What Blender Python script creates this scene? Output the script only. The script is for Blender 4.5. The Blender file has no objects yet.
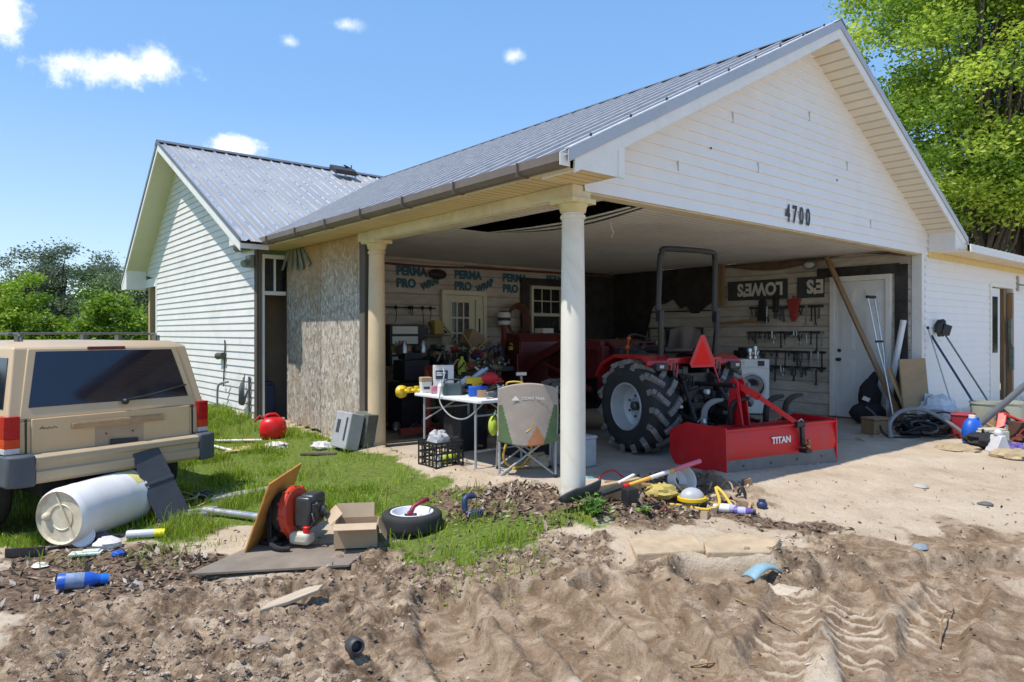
import bpy, math, random
import numpy as np
from mathutils import Matrix, Vector, Euler
from math import sin, cos, pi, radians, sqrt, atan2
random.seed(7); RNG = np.random.default_rng(7)
SC = bpy.context.scene; COL = SC.collection
# ---------------------------------------------------------------- camera constants
FPX, CXP, CYP, CAMZ = 698.0, 512.0, 333.0, 1.42
TH = 0.6962; CT, ST = cos(TH), sin(TH); HX, HY = 0.614, 6.0
def H(u, v, z=0.0): return Vector((HX + u*CT - v*ST, HY + u*ST + v*CT, z))
def UV(X, Y): return ((X-HX)*CT + (Y-HY)*ST, -(X-HX)*ST + (Y-HY)*CT)
def at_depth(px, py, Y): return Vector(((px-CXP)/FPX*Y, Y, CAMZ - (py-CYP)/FPX*Y))
def at_height(px, py, z=0.0): 
    Y = (CAMZ - z)*FPX/(py-CYP); return Vector(((px-CXP)/FPX*Y, Y, z))
# ---------------------------------------------------------------- mesh builder
def xf(loc=(0,0,0), rot=(0,0,0), sc=(1,1,1)):
    return Matrix.Translation(loc) @ Euler(rot).to_matrix().to_4x4() @ Matrix.Diagonal((sc[0], sc[1], sc[2], 1))
def aim(p0, p1):
    d = Vector(p1) - Vector(p0); q = d.to_track_quat('Z', 'Y')
    return Matrix.Translation(p0) @ q.to_matrix().to_4x4(), d.length
class MB:
    def __init__(s): s.v = []; s.f = []; s.m = []
    def add(s, vs, fs, m=0, M=None):
        n = len(s.v)
        s.v += [tuple(M @ Vector(p)) if M is not None else tuple(p) for p in vs]
        s.f += [tuple(i+n for i in f) for f in fs]; s.m += [m]*len(fs); return s
    def box(s, c, d, rot=(0,0,0), m=0, M=None, taper=1.0):
        x, y, z = d[0]/2, d[1]/2, d[2]/2; t = taper
        vs = [(-x,-y,-z),(x,-y,-z),(x,y,-z),(-x,y,-z),(-x*t,-y*t,z),(x*t,-y*t,z),(x*t,y*t,z),(-x*t,y*t,z)]
        T = xf(c, rot); T = (M @ T) if M is not None else T
        return s.add(vs, [(3,2,1,0),(4,5,6,7),(0,1,5,4),(1,2,6,5),(2,3,7,6),(3,0,4,7)], m, T)
    def span(s, a, b, m=0, M=None):
        return s.box([(a[i]+b[i])/2 for i in range(3)], [abs(b[i]-a[i]) for i in range(3)], m=m, M=M)
    def lathe(s, prof, seg=20, m=0, M=None, cap=True):
        vs = []; fs = []; n = len(prof)
        for r, z in prof:
            for k in range(seg): a = 2*pi*k/seg; vs.append((r*cos(a), r*sin(a), z))
        for i in range(n-1):
            for k in range(seg):
                k2 = (k+1) % seg; fs.append((i*seg+k, i*seg+k2, (i+1)*seg+k2, (i+1)*seg+k))
        if cap:
            if prof[0][0] > 1e-5: fs.append(tuple(range(seg-1, -1, -1)))
            if prof[-1][0] > 1e-5: fs.append(tuple((n-1)*seg+k for k in range(seg)))
        return s.add(vs, fs, m, M)
    def tube(s, p0, p1, r0, r1=None, seg=10, m=0, M=None):
        r1 = r0 if r1 is None else r1
        T, L = aim(p0, p1)
        return s.lathe([(r0, 0), (r1, L)], seg, m, (M @ T) if M is not None else T)
    def bar(s, p0, p1, w, h, m=0, M=None, up=(0,0,1)):
        p0 = Vector(p0); p1 = Vector(p1); d = (p1-p0).normalized(); up = Vector(up)
        if abs(d.dot(up)) > .97: up = Vector((0,1,0))
        x = d.cross(up).normalized(); z = x.cross(d)
        vs = [tuple(p + x*a*w/2 + z*b*h/2) for p in (p0, p1) for a, b in ((-1,-1),(1,-1),(1,1),(-1,1))]
        return s.add(vs, [(3,2,1,0),(4,5,6,7),(0,1,5,4),(1,2,6,5),(2,3,7,6),(3,0,4,7)], m, M)
    def path(s, pts, r, seg=8, m=0, M=None, closed=False):
        P = [Vector(p) for p in pts]; n = len(P); rr = list(r) if isinstance(r, (list, tuple)) else [r]*n
        if 4 <= n <= 20 and not closed:
            Q = []; R2 = []
            for i in range(n-1):
                a, b, c, d = P[max(i-1,0)], P[i], P[i+1], P[min(i+2,n-1)]
                for j in range(4):
                    t = j/4; Q.append(.5*((2*b)+(c-a)*t+(2*a-5*b+4*c-d)*t*t+(3*b-a-3*c+d)*t**3)); R2.append(rr[i]+(rr[i+1]-rr[i])*t)
            P = Q+[P[-1]]; rr = R2+[rr[-1]]; n = len(P)
        nrm = None; vs = []; fs = []
        for i in range(n):
            a = P[i-1] if (i > 0 or closed) else P[i]; b = P[(i+1) % n] if (i < n-1 or closed) else P[i]
            t = (b-a); t = t.normalized() if t.length > 1e-9 else Vector((0,0,1))
            if nrm is None:
                nrm = t.orthogonal().normalized()
            nrm = nrm - t*nrm.dot(t); nrm = nrm.normalized() if nrm.length > 1e-6 else t.orthogonal().normalized()
            b2 = t.cross(nrm)
            for k in range(seg): a_ = 2*pi*k/seg; vs.append(tuple(P[i] + (nrm*cos(a_) + b2*sin(a_))*rr[i]))
        R = n if closed else n-1
        for i in range(R):
            j = (i+1) % n
            for k in range(seg):
                k2 = (k+1) % seg; fs.append((i*seg+k, i*seg+k2, j*seg+k2, j*seg+k))
        if not closed: fs += [tuple(range(seg-1,-1,-1)), tuple((n-1)*seg+k for k in range(seg))]
        return s.add(vs, fs, m, M)
    def prism(s, poly, a, b, m=0, M=None, ax='y'):
        # poly in 2D: ax 'y' -> (x,z) extruded along y; 'x' -> (y,z) along x; 'z' -> (x,y) along z
        f = {'y': lambda p, t: (p[0], t, p[1]), 'x': lambda p, t: (t, p[0], p[1]), 'z': lambda p, t: (p[0], p[1], t)}[ax]
        n = len(poly); vs = [f(p, a) for p in poly] + [f(p, b) for p in poly]
        fs = [tuple(range(n-1,-1,-1)), tuple(range(n, 2*n))] + [(i, (i+1) % n, n+(i+1) % n, n+i) for i in range(n)]
        return s.add(vs, fs, m, M)
    def ball(s, c, r, seg=14, rings=8, m=0, M=None, jit=0.0, seed=0):
        rx, ry, rz = r if isinstance(r, (tuple, list)) else (r, r, r); rd = random.Random(seed)
        vs = [(c[0], c[1], c[2]-rz)]; fs = []
        for i in range(1, rings):
            ph = -pi/2 + pi*i/rings
            for k in range(seg):
                a = 2*pi*k/seg; j = 1 + jit*(rd.random()-.5)*2
                vs.append((c[0]+rx*cos(ph)*cos(a)*j, c[1]+ry*cos(ph)*sin(a)*j, c[2]+rz*sin(ph)*j))
        vs.append((c[0], c[1], c[2]+rz)); L = len(vs)-1
        for k in range(seg):
            k2 = (k+1) % seg; fs.append((0, 1+k2, 1+k)); fs.append((L, L-seg+k, L-seg+k2))
        for i in range(rings-2):
            for k in range(seg):
                k2 = (k+1) % seg; a = 1+i*seg; fs.append((a+k, a+k2, a+seg+k2, a+seg+k))
        return s.add(vs, fs, m, M)
    def grid(s, fn, nu, nv, m=0, M=None):
        vs = [fn(i/nu, j/nv) for i in range(nu+1) for j in range(nv+1)]
        fs = [(i*(nv+1)+j, (i+1)*(nv+1)+j, (i+1)*(nv+1)+j+1, i*(nv+1)+j+1) for i in range(nu) for j in range(nv)]
        return s.add(vs, fs, m, M)
    def text(s, body, size, M, depth=.003, m=0, shear=0.0, bold=0.0, sx=1.0, align='LEFT'):
        cu = bpy.data.curves.new('lettering', 'FONT'); cu.body = body; cu.size = size; cu.extrude = depth/2; cu.shear = shear
        cu.offset = bold; cu.resolution_u = 3; cu.align_x = align
        ob = bpy.data.objects.new('lettering', cu); COL.objects.link(ob)
        dg = bpy.context.evaluated_depsgraph_get(); me = bpy.data.meshes.new_from_object(ob.evaluated_get(dg))
        s.add([(v.co.x*sx, v.co.y, v.co.z) for v in me.vertices], [tuple(p.vertices) for p in me.polygons], m, M)
        bpy.data.objects.remove(ob); bpy.data.curves.remove(cu); bpy.data.meshes.remove(me); return s
    def build(s, name, mats, parent=None, smooth=35, bevel=0.0, bseg=2, solid=0.0, sub=0):
        me = bpy.data.meshes.new(name); me.from_pydata(s.v, [], s.f); 
        mats = mats if isinstance(mats, (list, tuple)) else [mats]
        for m in mats: me.materials.append(m)
        if len(mats) > 1: me.polygons.foreach_set('material_index', s.m)
        me.update()
        if smooth:
            me.shade_smooth()
            if smooth < 180: me.set_sharp_from_angle(angle=radians(smooth))
        o = bpy.data.objects.new(name, me); COL.objects.link(o)
        if parent is not None: o.parent = parent
        if solid: md = o.modifiers.new('solid', 'SOLIDIFY'); md.thickness = solid; md.offset = 0
        if sub: md = o.modifiers.new('sub', 'SUBSURF'); md.levels = sub; md.render_levels = sub
        if bevel:
            md = o.modifiers.new('bevel', 'BEVEL'); md.width = bevel; md.segments = bseg; md.limit_method = 'ANGLE'; md.angle_limit = radians(40); md.harden_normals = False
        return o
def tag(o, label=None, cat=None, group=None, kind=None):
    if label: o['label'] = label
    if cat: o['category'] = cat
    if group: o['group'] = group
    if kind: o['kind'] = kind
    return o
def thing(name, label, cat, loc=(0,0,0), rot=(0,0,0), group=None):
    o = bpy.data.objects.new(name, None); COL.objects.link(o); o.empty_display_size = .1
    o.location = loc; o.rotation_euler = rot if not isinstance(rot, (int, float)) else (0,0,rot)
    return tag(o, label, cat, group)
def single(mb, name, mats, label, cat, loc=(0,0,0), rot=(0,0,0), group=None, **k):
    o = mb.build(name, mats, None, **k); o.location = loc
    o.rotation_euler = rot if not isinstance(rot, (int, float)) else (0,0,rot)
    return tag(o, label, cat, group)
def dup(root, loc, rot, label=None):
    r = root.copy(); COL.objects.link(r); r.location = loc; r.rotation_euler = rot if not isinstance(rot, (int, float)) else (0,0,rot)
    if label: r['label'] = label
    for ch in list(root.children):
        c = ch.copy(); COL.objects.link(c); c.parent = r
        for g in list(ch.children):
            d = g.copy(); COL.objects.link(d); d.parent = c
    return r
def np_mesh(name, v, f, mats, col=None, smooth=False, attr='Col'):
    me = bpy.data.meshes.new(name); nv = len(v); nf, k = f.shape
    me.vertices.add(nv); me.vertices.foreach_set('co', v.astype(np.float32).ravel())
    me.loops.add(nf*k); me.loops.foreach_set('vertex_index', f.astype(np.int32).ravel())
    me.polygons.add(nf); me.polygons.foreach_set('loop_start', np.arange(0, nf*k, k, dtype=np.int32))
    me.polygons.foreach_set('use_smooth', np.full(nf, smooth))
    me.update(calc_edges=True)
    if col is not None:
        a = me.color_attributes.new(attr, 'FLOAT_COLOR', 'POINT'); c = np.ones((nv, 4), np.float32); c[:, :col.shape[1]] = col
        a.data.foreach_set('color', c.ravel())
    for m in (mats if isinstance(mats, list) else [mats]): me.materials.append(m)
    o = bpy.data.objects.new(name, me); COL.objects.link(o); return o
# ---------------------------------------------------------------- materials
def nd(nt, t, **k):
    n = nt.nodes.new(t)
    for a, b in k.items(): setattr(n, a, b)
    return n
def newmat(name):
    m = bpy.data.materials.new(name); m.use_nodes = True; nt = m.node_tree
    return m, nt, nt.nodes['Principled BSDF']
def L(nt, a, b): nt.links.new(a, b)
def noise(nt, scale, detail=4, rough=.6, vec=None, dist=0.0):
    n = nd(nt, 'ShaderNodeTexNoise'); n.inputs['Scale'].default_value = scale; n.inputs['Detail'].default_value = detail
    n.inputs['Roughness'].default_value = rough; n.inputs['Distortion'].default_value = dist
    if vec is not None: L(nt, vec, n.inputs['Vector'])
    return n
def ramp(nt, src, stops):
    r = nd(nt, 'ShaderNodeValToRGB'); e = r.color_ramp.elements
    while len(e) > 1: e.remove(e[-1])
    e[0].position = stops[0][0]; c = stops[0][1]; e[0].color = (*c, 1) if isinstance(c, tuple) else (c, c, c, 1)
    for p, c in stops[1:]:
        x = e.new(p); x.color = (*c, 1) if isinstance(c, tuple) else (c, c, c, 1)
    L(nt, src, r.inputs['Fac']); return r
def mixc(nt, fac, a, b, mode='MIX'):
    n = nd(nt, 'ShaderNodeMix', data_type='RGBA', blend_type=mode)
    for s, val in ((n.inputs['Factor'], fac), (n.inputs[6], a), (n.inputs[7], b)):
        if hasattr(val, 'is_output'): L(nt, val, s)
        elif isinstance(val, (int, float)): s.default_value = val
        else: s.default_value = (*val, 1)
    return n.outputs[2]
def objco(nt, sc=(1,1,1)):
    tc = nd(nt, 'ShaderNodeTexCoord'); mp = nd(nt, 'ShaderNodeMapping'); mp.inputs['Scale'].default_value = sc
    L(nt, tc.outputs['Object'], mp.inputs['Vector']); return mp.outputs['Vector']
def bumpn(nt, h, bs, strength=.3, dist=.01):
    b = nd(nt, 'ShaderNodeBump'); b.inputs['Strength'].default_value = strength; b.inputs['Distance'].default_value = dist
    L(nt, h, b.inputs['Height']); L(nt, b.outputs['Normal'], bs.inputs['Normal']); return b
MATS = {}
def M(name, col=(.5,.5,.5), rough=.6, metal=0.0, var=.12, scale=9.0, bump=.15, bd=.004, dirt=.12, splash=0.0, dcol=(.16,.11,.07), dscale=3.0, st=(1,1,1), spec=.5, coat=0.0):
    if name in MATS: return MATS[name]
    m, nt, bs = newmat(name); co = objco(nt, st)
    n1 = noise(nt, scale, 6, .65, co); lo = tuple(max(0, c*(1-var)) for c in col); hi = tuple(min(1, c*(1+var)) for c in col)
    c = ramp(nt, n1.outputs['Fac'], [(.3, lo), (.7, hi)]).outputs['Color']
    if dirt:
        n2 = noise(nt, dscale, 8, .7, co, .6); r = ramp(nt, n2.outputs['Fac'], [(.62-dirt*.3, 0.0), (.74, min(1., dirt*1.2))])
        c = mixc(nt, r.outputs['Color'], c, dcol)
    if splash:
        tc2 = nd(nt, 'ShaderNodeTexCoord'); sz = nd(nt, 'ShaderNodeSeparateXYZ'); L(nt, tc2.outputs['Object'], sz.inputs[0]); n9 = noise(nt, 7, 8, .75, tc2.outputs['Object'])
        a9 = nd(nt, 'ShaderNodeMath', operation='MULTIPLY_ADD'); L(nt, n9.outputs['Fac'], a9.inputs[0]); a9.inputs[1].default_value = -splash*2.2; L(nt, sz.outputs['Z'], a9.inputs[2])
        m9 = nd(nt, 'ShaderNodeMapRange'); L(nt, a9.outputs[0], m9.inputs[0]); m9.inputs[1].default_value = -splash*1.1; m9.inputs[2].default_value = -splash*.2; m9.inputs[3].default_value = .8; m9.inputs[4].default_value = 0.0
        c = mixc(nt, m9.outputs[0], c, (.27,.20,.13))
    L(nt, c, bs.inputs['Base Color']); bs.inputs['Metallic'].default_value = metal; bs.inputs['Specular IOR Level'].default_value = spec
    rr = ramp(nt, n1.outputs['Fac'], [(.3, max(0, rough-.08)), (.7, min(1, rough+.1))]); L(nt, rr.outputs['Color'], bs.inputs['Roughness'])
    if coat: bs.inputs['Coat Weight'].default_value = coat; bs.inputs['Coat Roughness'].default_value = .15
    if bump:
        n3 = noise(nt, scale*5, 4, .6, co); bumpn(nt, n3.outputs['Fac'], bs, bump, bd)
    MATS[name] = m; return m
W_VINYL = M('white_vinyl', (.78,.77,.75), .45, var=.03, scale=3, bump=.03, dirt=.10, dcol=(.42,.38,.28), dscale=2.0)
W_PAINT = M('white_paint', (.75,.735,.69), .5, var=.05, scale=5, bump=.06, dirt=.25, dcol=(.42,.33,.18), dscale=3.0)
CREAM = M('stained_white_paint', (.68,.60,.42), .55, var=.10, scale=4, bump=.06, dirt=.45, dcol=(.40,.27,.12), dscale=2.5)
SOFFIT = M('soffit_vinyl', (.70,.60,.42), .5, var=.08, scale=2.5, bump=.02, dirt=.3, dcol=(.34,.24,.13), dscale=2.2)
ROOF = M('galvalume_roof', (.36,.355,.345), .5, .3, var=.08, scale=1.2, bump=.03, dirt=.25, dcol=(.27,.265,.26), dscale=.5)
TRIMMETAL = M('grey_trim_metal', (.44,.45,.47), .45, .3, var=.06, scale=4, bump=.03)
GUTTERM = M('brown_gutter_metal', (.17,.135,.115), .5, .1, var=.12, scale=4, bump=.04, dirt=.3, dcol=(.30,.24,.18))
DARKWOOD = M('weathered_dark_wood', (.10,.08,.065), .85, var=.3, scale=6, bump=.4, st=(1,1,.15))
LUMBER = M('pine_lumber', (.46,.32,.17), .7, var=.2, scale=5, bump=.25, st=(4,4,.5), dirt=.2, dcol=(.25,.16,.08))
OLDWOOD = M('old_brown_lumber', (.27,.17,.09), .75, var=.22, scale=5, bump=.3, st=(4,4,.5))
PLYWOOD = M('tan_plywood', (.30,.21,.11), .75, var=.16, scale=3, bump=.2, st=(.6,3,3), dirt=.2)
ORANGEPLY = M('orange_ply', (.50,.23,.05), .6, var=.22, scale=3, bump=.2, st=(.5,3,3), dirt=.15)
GREYPLY = M('grey_dirty_board', (.20,.165,.13), .85, var=.2, scale=4, bump=.3, dirt=.5, dcol=(.33,.26,.18))
CARD = M('cardboard', (.40,.28,.17), .8, var=.1, scale=4, bump=.12, dirt=.15)
CARDIN = M('cardboard_inside', (.48,.36,.24), .8, var=.1, scale=4, bump=.12)
BLACKP = M('black_plastic', (.022,.022,.024), .45, var=.3, scale=8, bump=.1)
BLACKM = M('black_steel', (.018,.018,.02), .4, .2, var=.3, scale=8, bump=.1)
GREYP = M('grey_plastic', (.17,.18,.19), .55, var=.12, scale=6, bump=.1, dirt=.2)
BUMPERG = M('grey_bumper_plastic', (.065,.075,.09), .6, var=.12, scale=6, bump=.1, dirt=.15)
STEEL = M('bare_steel', (.42,.43,.44), .35, .85, var=.15, scale=9, bump=.1, dirt=.15, dcol=(.2,.13,.08))
ALU = M('brushed_aluminium', (.62,.63,.64), .3, .85, var=.06, scale=9, bump=.04)
CHAIRTUBE = M('grey_powder_tube', (.36,.37,.38), .45, .3, var=.08)
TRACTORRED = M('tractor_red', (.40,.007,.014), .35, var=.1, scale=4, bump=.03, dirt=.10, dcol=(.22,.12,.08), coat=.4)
BLADERED = M('blade_red', (.56,.005,.010), .5, var=.14, scale=4, bump=.06, dirt=.22, dcol=(.22,.11,.08), coat=.1)
BLADESTEEL = M('worn_cutting_edge', (.15,.145,.145), .55, .5, var=.25, scale=7, bump=.2, dirt=.3, dcol=(.25,.2,.15))
BRIGHTRED = M('red_plastic', (.62,.010,.012), .4, var=.08, scale=5, bump=.05)
FADEDRED = M('faded_red', (.34,.035,.03), .6, var=.15, scale=5, bump=.1, dirt=.3)
REFLRED = M('reflective_red', (.90,.022,.015), .65, var=.03, scale=20, bump=.03, dirt=0, spec=.15)
YELLOWP = M('yellow_plastic', (.68,.46,.02), .4, var=.1, scale=6, bump=.06, dirt=.1)
YELLOWC = M('yellow_cord', (.62,.42,.05), .6, var=.12, scale=20, bump=.2)
BLUEP = M('blue_plastic', (.015,.10,.50), .4, var=.1, scale=6, bump=.05)
NAVY = M('navy_plastic', (.02,.035,.10), .5, var=.2, scale=6, bump=.08)
TEAL = M('teal_plastic', (.06,.26,.32), .5, var=.15, scale=6, bump=.08)
WHITEP = M('white_plastic', (.74,.74,.74), .4, var=.04, scale=4, bump=.04, dirt=.2, dcol=(.45,.38,.28))
WHITEAPP = M('white_enamel', (.78,.79,.80), .25, var=.02, scale=4, bump=.02)
DRUMW = M('drum_plastic', (.70,.70,.70), .45, var=.05, scale=3, bump=.05, dirt=.35, dcol=(.50,.43,.30), dscale=2.2)
DRUMEND = M('stained_drum_end', (.62,.56,.42), .55, var=.12, scale=5, bump=.1, dirt=.55, dcol=(.30,.21,.11), dscale=5)
DRUMYEL = M('yellow_stain_plastic', (.66,.60,.20), .5, var=.15, scale=5, bump=.05, dirt=.4, dcol=(.7,.68,.6))
RUBBER = M('tyre_rubber', (.028,.027,.027), .8, var=.25, scale=7, bump=.25, dirt=.25, dcol=(.10,.085,.07), dscale=4)
LUGRUBBER = M('dusty_lug_rubber', (.19,.175,.16), .85, var=.35, scale=9, bump=.3, dirt=.5, dcol=(.26,.235,.20), dscale=6)
RIMGREY = M('silver_rim_paint', (.55,.56,.57), .35, .3, var=.06, scale=5, bump=.05, dirt=.15)
RIMWHITE = M('white_rim_paint', (.76,.77,.78), .35, var=.04, scale=5, bump=.04, dirt=.12, dcol=(.4,.3,.2))
TAN = M('tan_car_paint', (.57,.41,.235), .38, .1, var=.05, scale=2.5, bump=.02, dirt=.14, dcol=(.34,.24,.15), coat=.35)
TANLT = M('tan_trim_plastic', (.40,.31,.20), .5, var=.06, scale=3, bump=.03, dirt=.25, dcol=(.22,.17,.12))
CARGLASS = M('dark_tinted_glass', (.012,.014,.026), .06, var=.3, scale=1.2, bump=0, spec=.8)
TAILRED = M('tail_lamp_red', (.40,.004,.004), .3, var=.15, scale=30, bump=.1, dirt=.05, spec=.3)
TAILORANGE = M('tail_lamp_amber', (.55,.045,.008), .3, var=.15, scale=30, bump=.1, dirt=.05, spec=.3)
TAILCLEAR = M('tail_lamp_clear', (.55,.53,.50), .2, var=.1, scale=30, bump=.1)
GLASSDARK = M('dark_window_glass', (.02,.022,.025), .08, var=.3, scale=2, bump=0, spec=.7)
CREAMPAINT = M('cream_door_paint', (.66,.63,.47), .45, var=.05, scale=4, bump=.04, dirt=.2, dcol=(.4,.35,.22))
DOORWHITE = M('white_door_paint', (.70,.71,.70), .4, var=.04, scale=4, bump=.04, dirt=.15, dcol=(.45,.42,.36))
WRAPTEXT = M('housewrap_print', (.035,.13,.18), .7, var=.25, scale=12, bump=.05)
TAR = M('black_tar_paper', (.034,.031,.029), .5, var=.85, scale=4, bump=.5, bd=.02)
DARKBAND = M('dark_printed_band', (.045,.048,.055), .65, var=.2, scale=6, bump=.2)
NUMBLACK = M('black_number_paint', (.015,.02,.025), .5)
CHAIRGREY = M('chair_grey_fabric', (.40,.335,.285), .85, var=.12, scale=6, bump=.35, dirt=.2, dcol=(.42,.38,.34))
CHAIRGREEN = M('chair_green_fabric', (.11,.17,.075), .85, var=.2, scale=6, bump=.35)
CHAIRORANGE = M('chair_orange_fabric', (.48,.21,.10), .85, var=.15, scale=6, bump=.3)
BLACKFAB = M('black_fabric', (.02,.02,.022), .9, var=.3, scale=8, bump=.35)
LIME = M('lime_fabric', (.40,.50,.05), .8, var=.15, scale=6, bump=.2)
CONCRETE = M('old_concrete', (.34,.29,.23), .9, var=.2, scale=5, bump=.5, dirt=.4, dcol=(.2,.145,.1), dscale=1.6)
INTERIORTAN = M('tan_interior_board', (.30,.25,.19), .8, var=.15, scale=2, bump=.1)
BRASS = M('dull_brass', (.30,.22,.10), .4, .8)
PINK = M('pink_rubber_grip', (.70,.16,.22), .55)
FIBREYEL = M('yellow_fibreglass', (.72,.40,.07), .45, var=.1, scale=6, dirt=.15)
CABLEBLK = M('black_cable', (.012,.012,.013), .5)
CABLEGREY = M('grey_conduit', (.20,.21,.22), .55, var=.1, dirt=.2)
RUST = M('rusty_iron', (.16,.055,.03), .8, var=.35, scale=8, bump=.4)
SHADERED = M('dark_red_paint', (.085,.006,.008), .4, var=.15, scale=5, bump=.05, coat=.2)  # tractor red darkened to paint shade on hood and loader; mower shares it
OLIVEP = M('dull_olive_plastic', (.36,.37,.29), .55, var=.12, scale=5, dirt=.3)
PURPLE = M('purple_plastic', (.12,.08,.32), .5)
LILAC = M('clear_bottle_plastic', (.45,.45,.60), .25, var=.15, scale=12)
CLEARSHEET = M('cloudy_plastic_sheet', (.55,.58,.62), .3, var=.15, scale=6, bump=.4, bd=.02)
def wave_lines(name, base, col2, freq, axis, depth=.3, rough=.6, var=.1):
    m, nt, bs = newmat(name); co = objco(nt); w = nd(nt, 'ShaderNodeTexWave', wave_type='BANDS', bands_direction=axis, wave_profile='SAW')
    w.inputs['Scale'].default_value = freq/(2*pi)*pi/10*1.0; w.inputs['Distortion'].default_value = 0; L(nt, co, w.inputs['Vector'])
    n = noise(nt, 2.0, 6, .65, co); c = ramp(nt, n.outputs['Fac'], [(.3, tuple(x*(1-var) for x in base)), (.7, tuple(min(1, x*(1+var)) for x in base))]).outputs['Color']
    r = ramp(nt, w.outputs['Fac'], [(0.0, .9), (.16, .5), (.22, 0.0)]); c = mixc(nt, r.outputs['Color'], c, col2); L(nt, c, bs.inputs['Base Color'])
    bs.inputs['Roughness'].default_value = rough; bumpn(nt, w.outputs['Fac'], bs, depth, .01); return m
CEILVINYL = wave_lines('ceiling_vinyl_panels', (.82,.80,.74), (.32,.29,.23), 2*pi/.105, 'Y', .3, .55)
def mk_osb(nm='weathered_osb', br=.75, lift=1.0):
    m, nt, bs = newmat(nm); co = objco(nt, (1,1,.62)); nw = noise(nt, 9, 3, .6, co); vm = nd(nt, 'ShaderNodeVectorMath', operation='MULTIPLY_ADD'); L(nt, nw.outputs['Color'], vm.inputs[0]); vm.inputs[1].default_value = (.16,.16,.16); L(nt, co, vm.inputs[2])
    v = nd(nt, 'ShaderNodeTexVoronoi', feature='F1'); v.inputs['Scale'].default_value = 30; L(nt, vm.outputs[0], v.inputs['Vector']); v.inputs['Randomness'].default_value = 1
    sp = nd(nt, 'ShaderNodeSeparateColor'); L(nt, v.outputs['Color'], sp.inputs['Color'])
    c = ramp(nt, sp.outputs['Red'], [(0, (.19,.15,.105)), (.35, (.30,.255,.195)), (.7, (.38,.33,.27)), (1, (.50,.455,.385))]).outputs['Color']
    n2 = noise(nt, 1.4, 6, .7, co); b = ramp(nt, n2.outputs['Fac'], [(.48, 0.0), (.66, br)])
    c = mixc(nt, b.outputs['Color'], c, (.28,.17,.085)); c = mixc(nt, 1.0, c, (lift, lift, lift*1.02), 'MULTIPLY')
    tc = nd(nt, 'ShaderNodeTexCoord'); sx = nd(nt, 'ShaderNodeSeparateXYZ'); L(nt, tc.outputs['Object'], sx.inputs[0])
    n3 = noise(nt, 2.5, 5, .6, co); ad = nd(nt, 'ShaderNodeMath', operation='MULTIPLY_ADD'); L(nt, n3.outputs['Fac'], ad.inputs[0]); ad.inputs[1].default_value = .9; L(nt, sx.outputs['Z'], ad.inputs[2])
    rz = ramp(nt, ad.outputs[0], [(0.0, 0.0), (1.0, 1.0)]); mr = nd(nt, 'ShaderNodeMapRange'); L(nt, ad.outputs[0], mr.inputs[0]); mr.inputs[1].default_value = 2.35; mr.inputs[2].default_value = 3.1; mr.inputs[4].default_value = .65
    c = mixc(nt, mr.outputs[0], c, (.48,.26,.085)); L(nt, c, bs.inputs['Base Color']); bs.inputs['Roughness'].default_value = .85
    bumpn(nt, v.outputs['Distance'], bs, .35, .006); return m
OSB = mk_osb(); OSBPALE = mk_osb('pale_weathered_osb', .18, 1.22)
def mk_wrap():
    m, nt, bs = newmat('tan_house_wrap'); co = objco(nt, (1,1,3.0))
    n1 = noise(nt, 2.2, 8, .7, co, .5); c = ramp(nt, n1.outputs['Fac'], [(.25, (.38,.33,.27)), (.5, (.54,.49,.42)), (.75, (.66,.61,.53))]).outputs['Color']
    n0 = noise(nt, .7, 5, .7, co); c = mixc(nt, ramp(nt, n0.outputs['Fac'], [(.45, 0.0), (.75, .55)]).outputs['Color'], c, (.22,.18,.14))
    w = nd(nt, 'ShaderNodeTexWave', wave_type='BANDS', bands_direction='Z', wave_profile='SAW'); w.inputs['Scale'].default_value = .55; w.inputs['Distortion'].default_value = .8; w.inputs['Detail'].default_value = 3; L(nt, co, w.inputs['Vector'])
    c = mixc(nt, ramp(nt, w.outputs['Fac'], [(0, .7), (.12, .25), (.2, 0.0)]).outputs['Color'], c, (.15,.12,.095))
    L(nt, c, bs.inputs['Base Color']); bs.inputs['Roughness'].default_value = .65
    n2 = noise(nt, 3.5, 5, .55, co, 1.2); bumpn(nt, n2.outputs['Fac'], bs, .6, .04); return m
WRAP = mk_wrap()
def mk_leaf(name, trans=.45, rough=.5):
    m = bpy.data.materials.new(name); m.use_nodes = True; nt = m.node_tree; bs = nt.nodes['Principled BSDF']; out = nt.nodes['Material Output']
    a = nd(nt, 'ShaderNodeVertexColor'); a.layer_name = 'Col'; L(nt, a.outputs['Color'], bs.inputs['Base Color']); bs.inputs['Roughness'].default_value = rough
    t = nd(nt, 'ShaderNodeBsdfTranslucent'); L(nt, a.outputs['Color'], t.inputs['Color'])
    mx = nd(nt, 'ShaderNodeMixShader'); mx.inputs[0].default_value = trans; L(nt, bs.outputs[0], mx.inputs[1]); L(nt, t.outputs[0], mx.inputs[2]); L(nt, mx.outputs[0], out.inputs['Surface']); return m
LEAF = mk_leaf('leaf_green', .52); GRASSM = mk_leaf('grass_blade_green', .4, .55)
LITTERM = mk_leaf('dead_leaf_brown', .1, .8)
BARK = M('tree_bark', (.085,.065,.05), .9, var=.35, scale=6, bump=.6, bd=.02, st=(1,1,.25))
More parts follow.
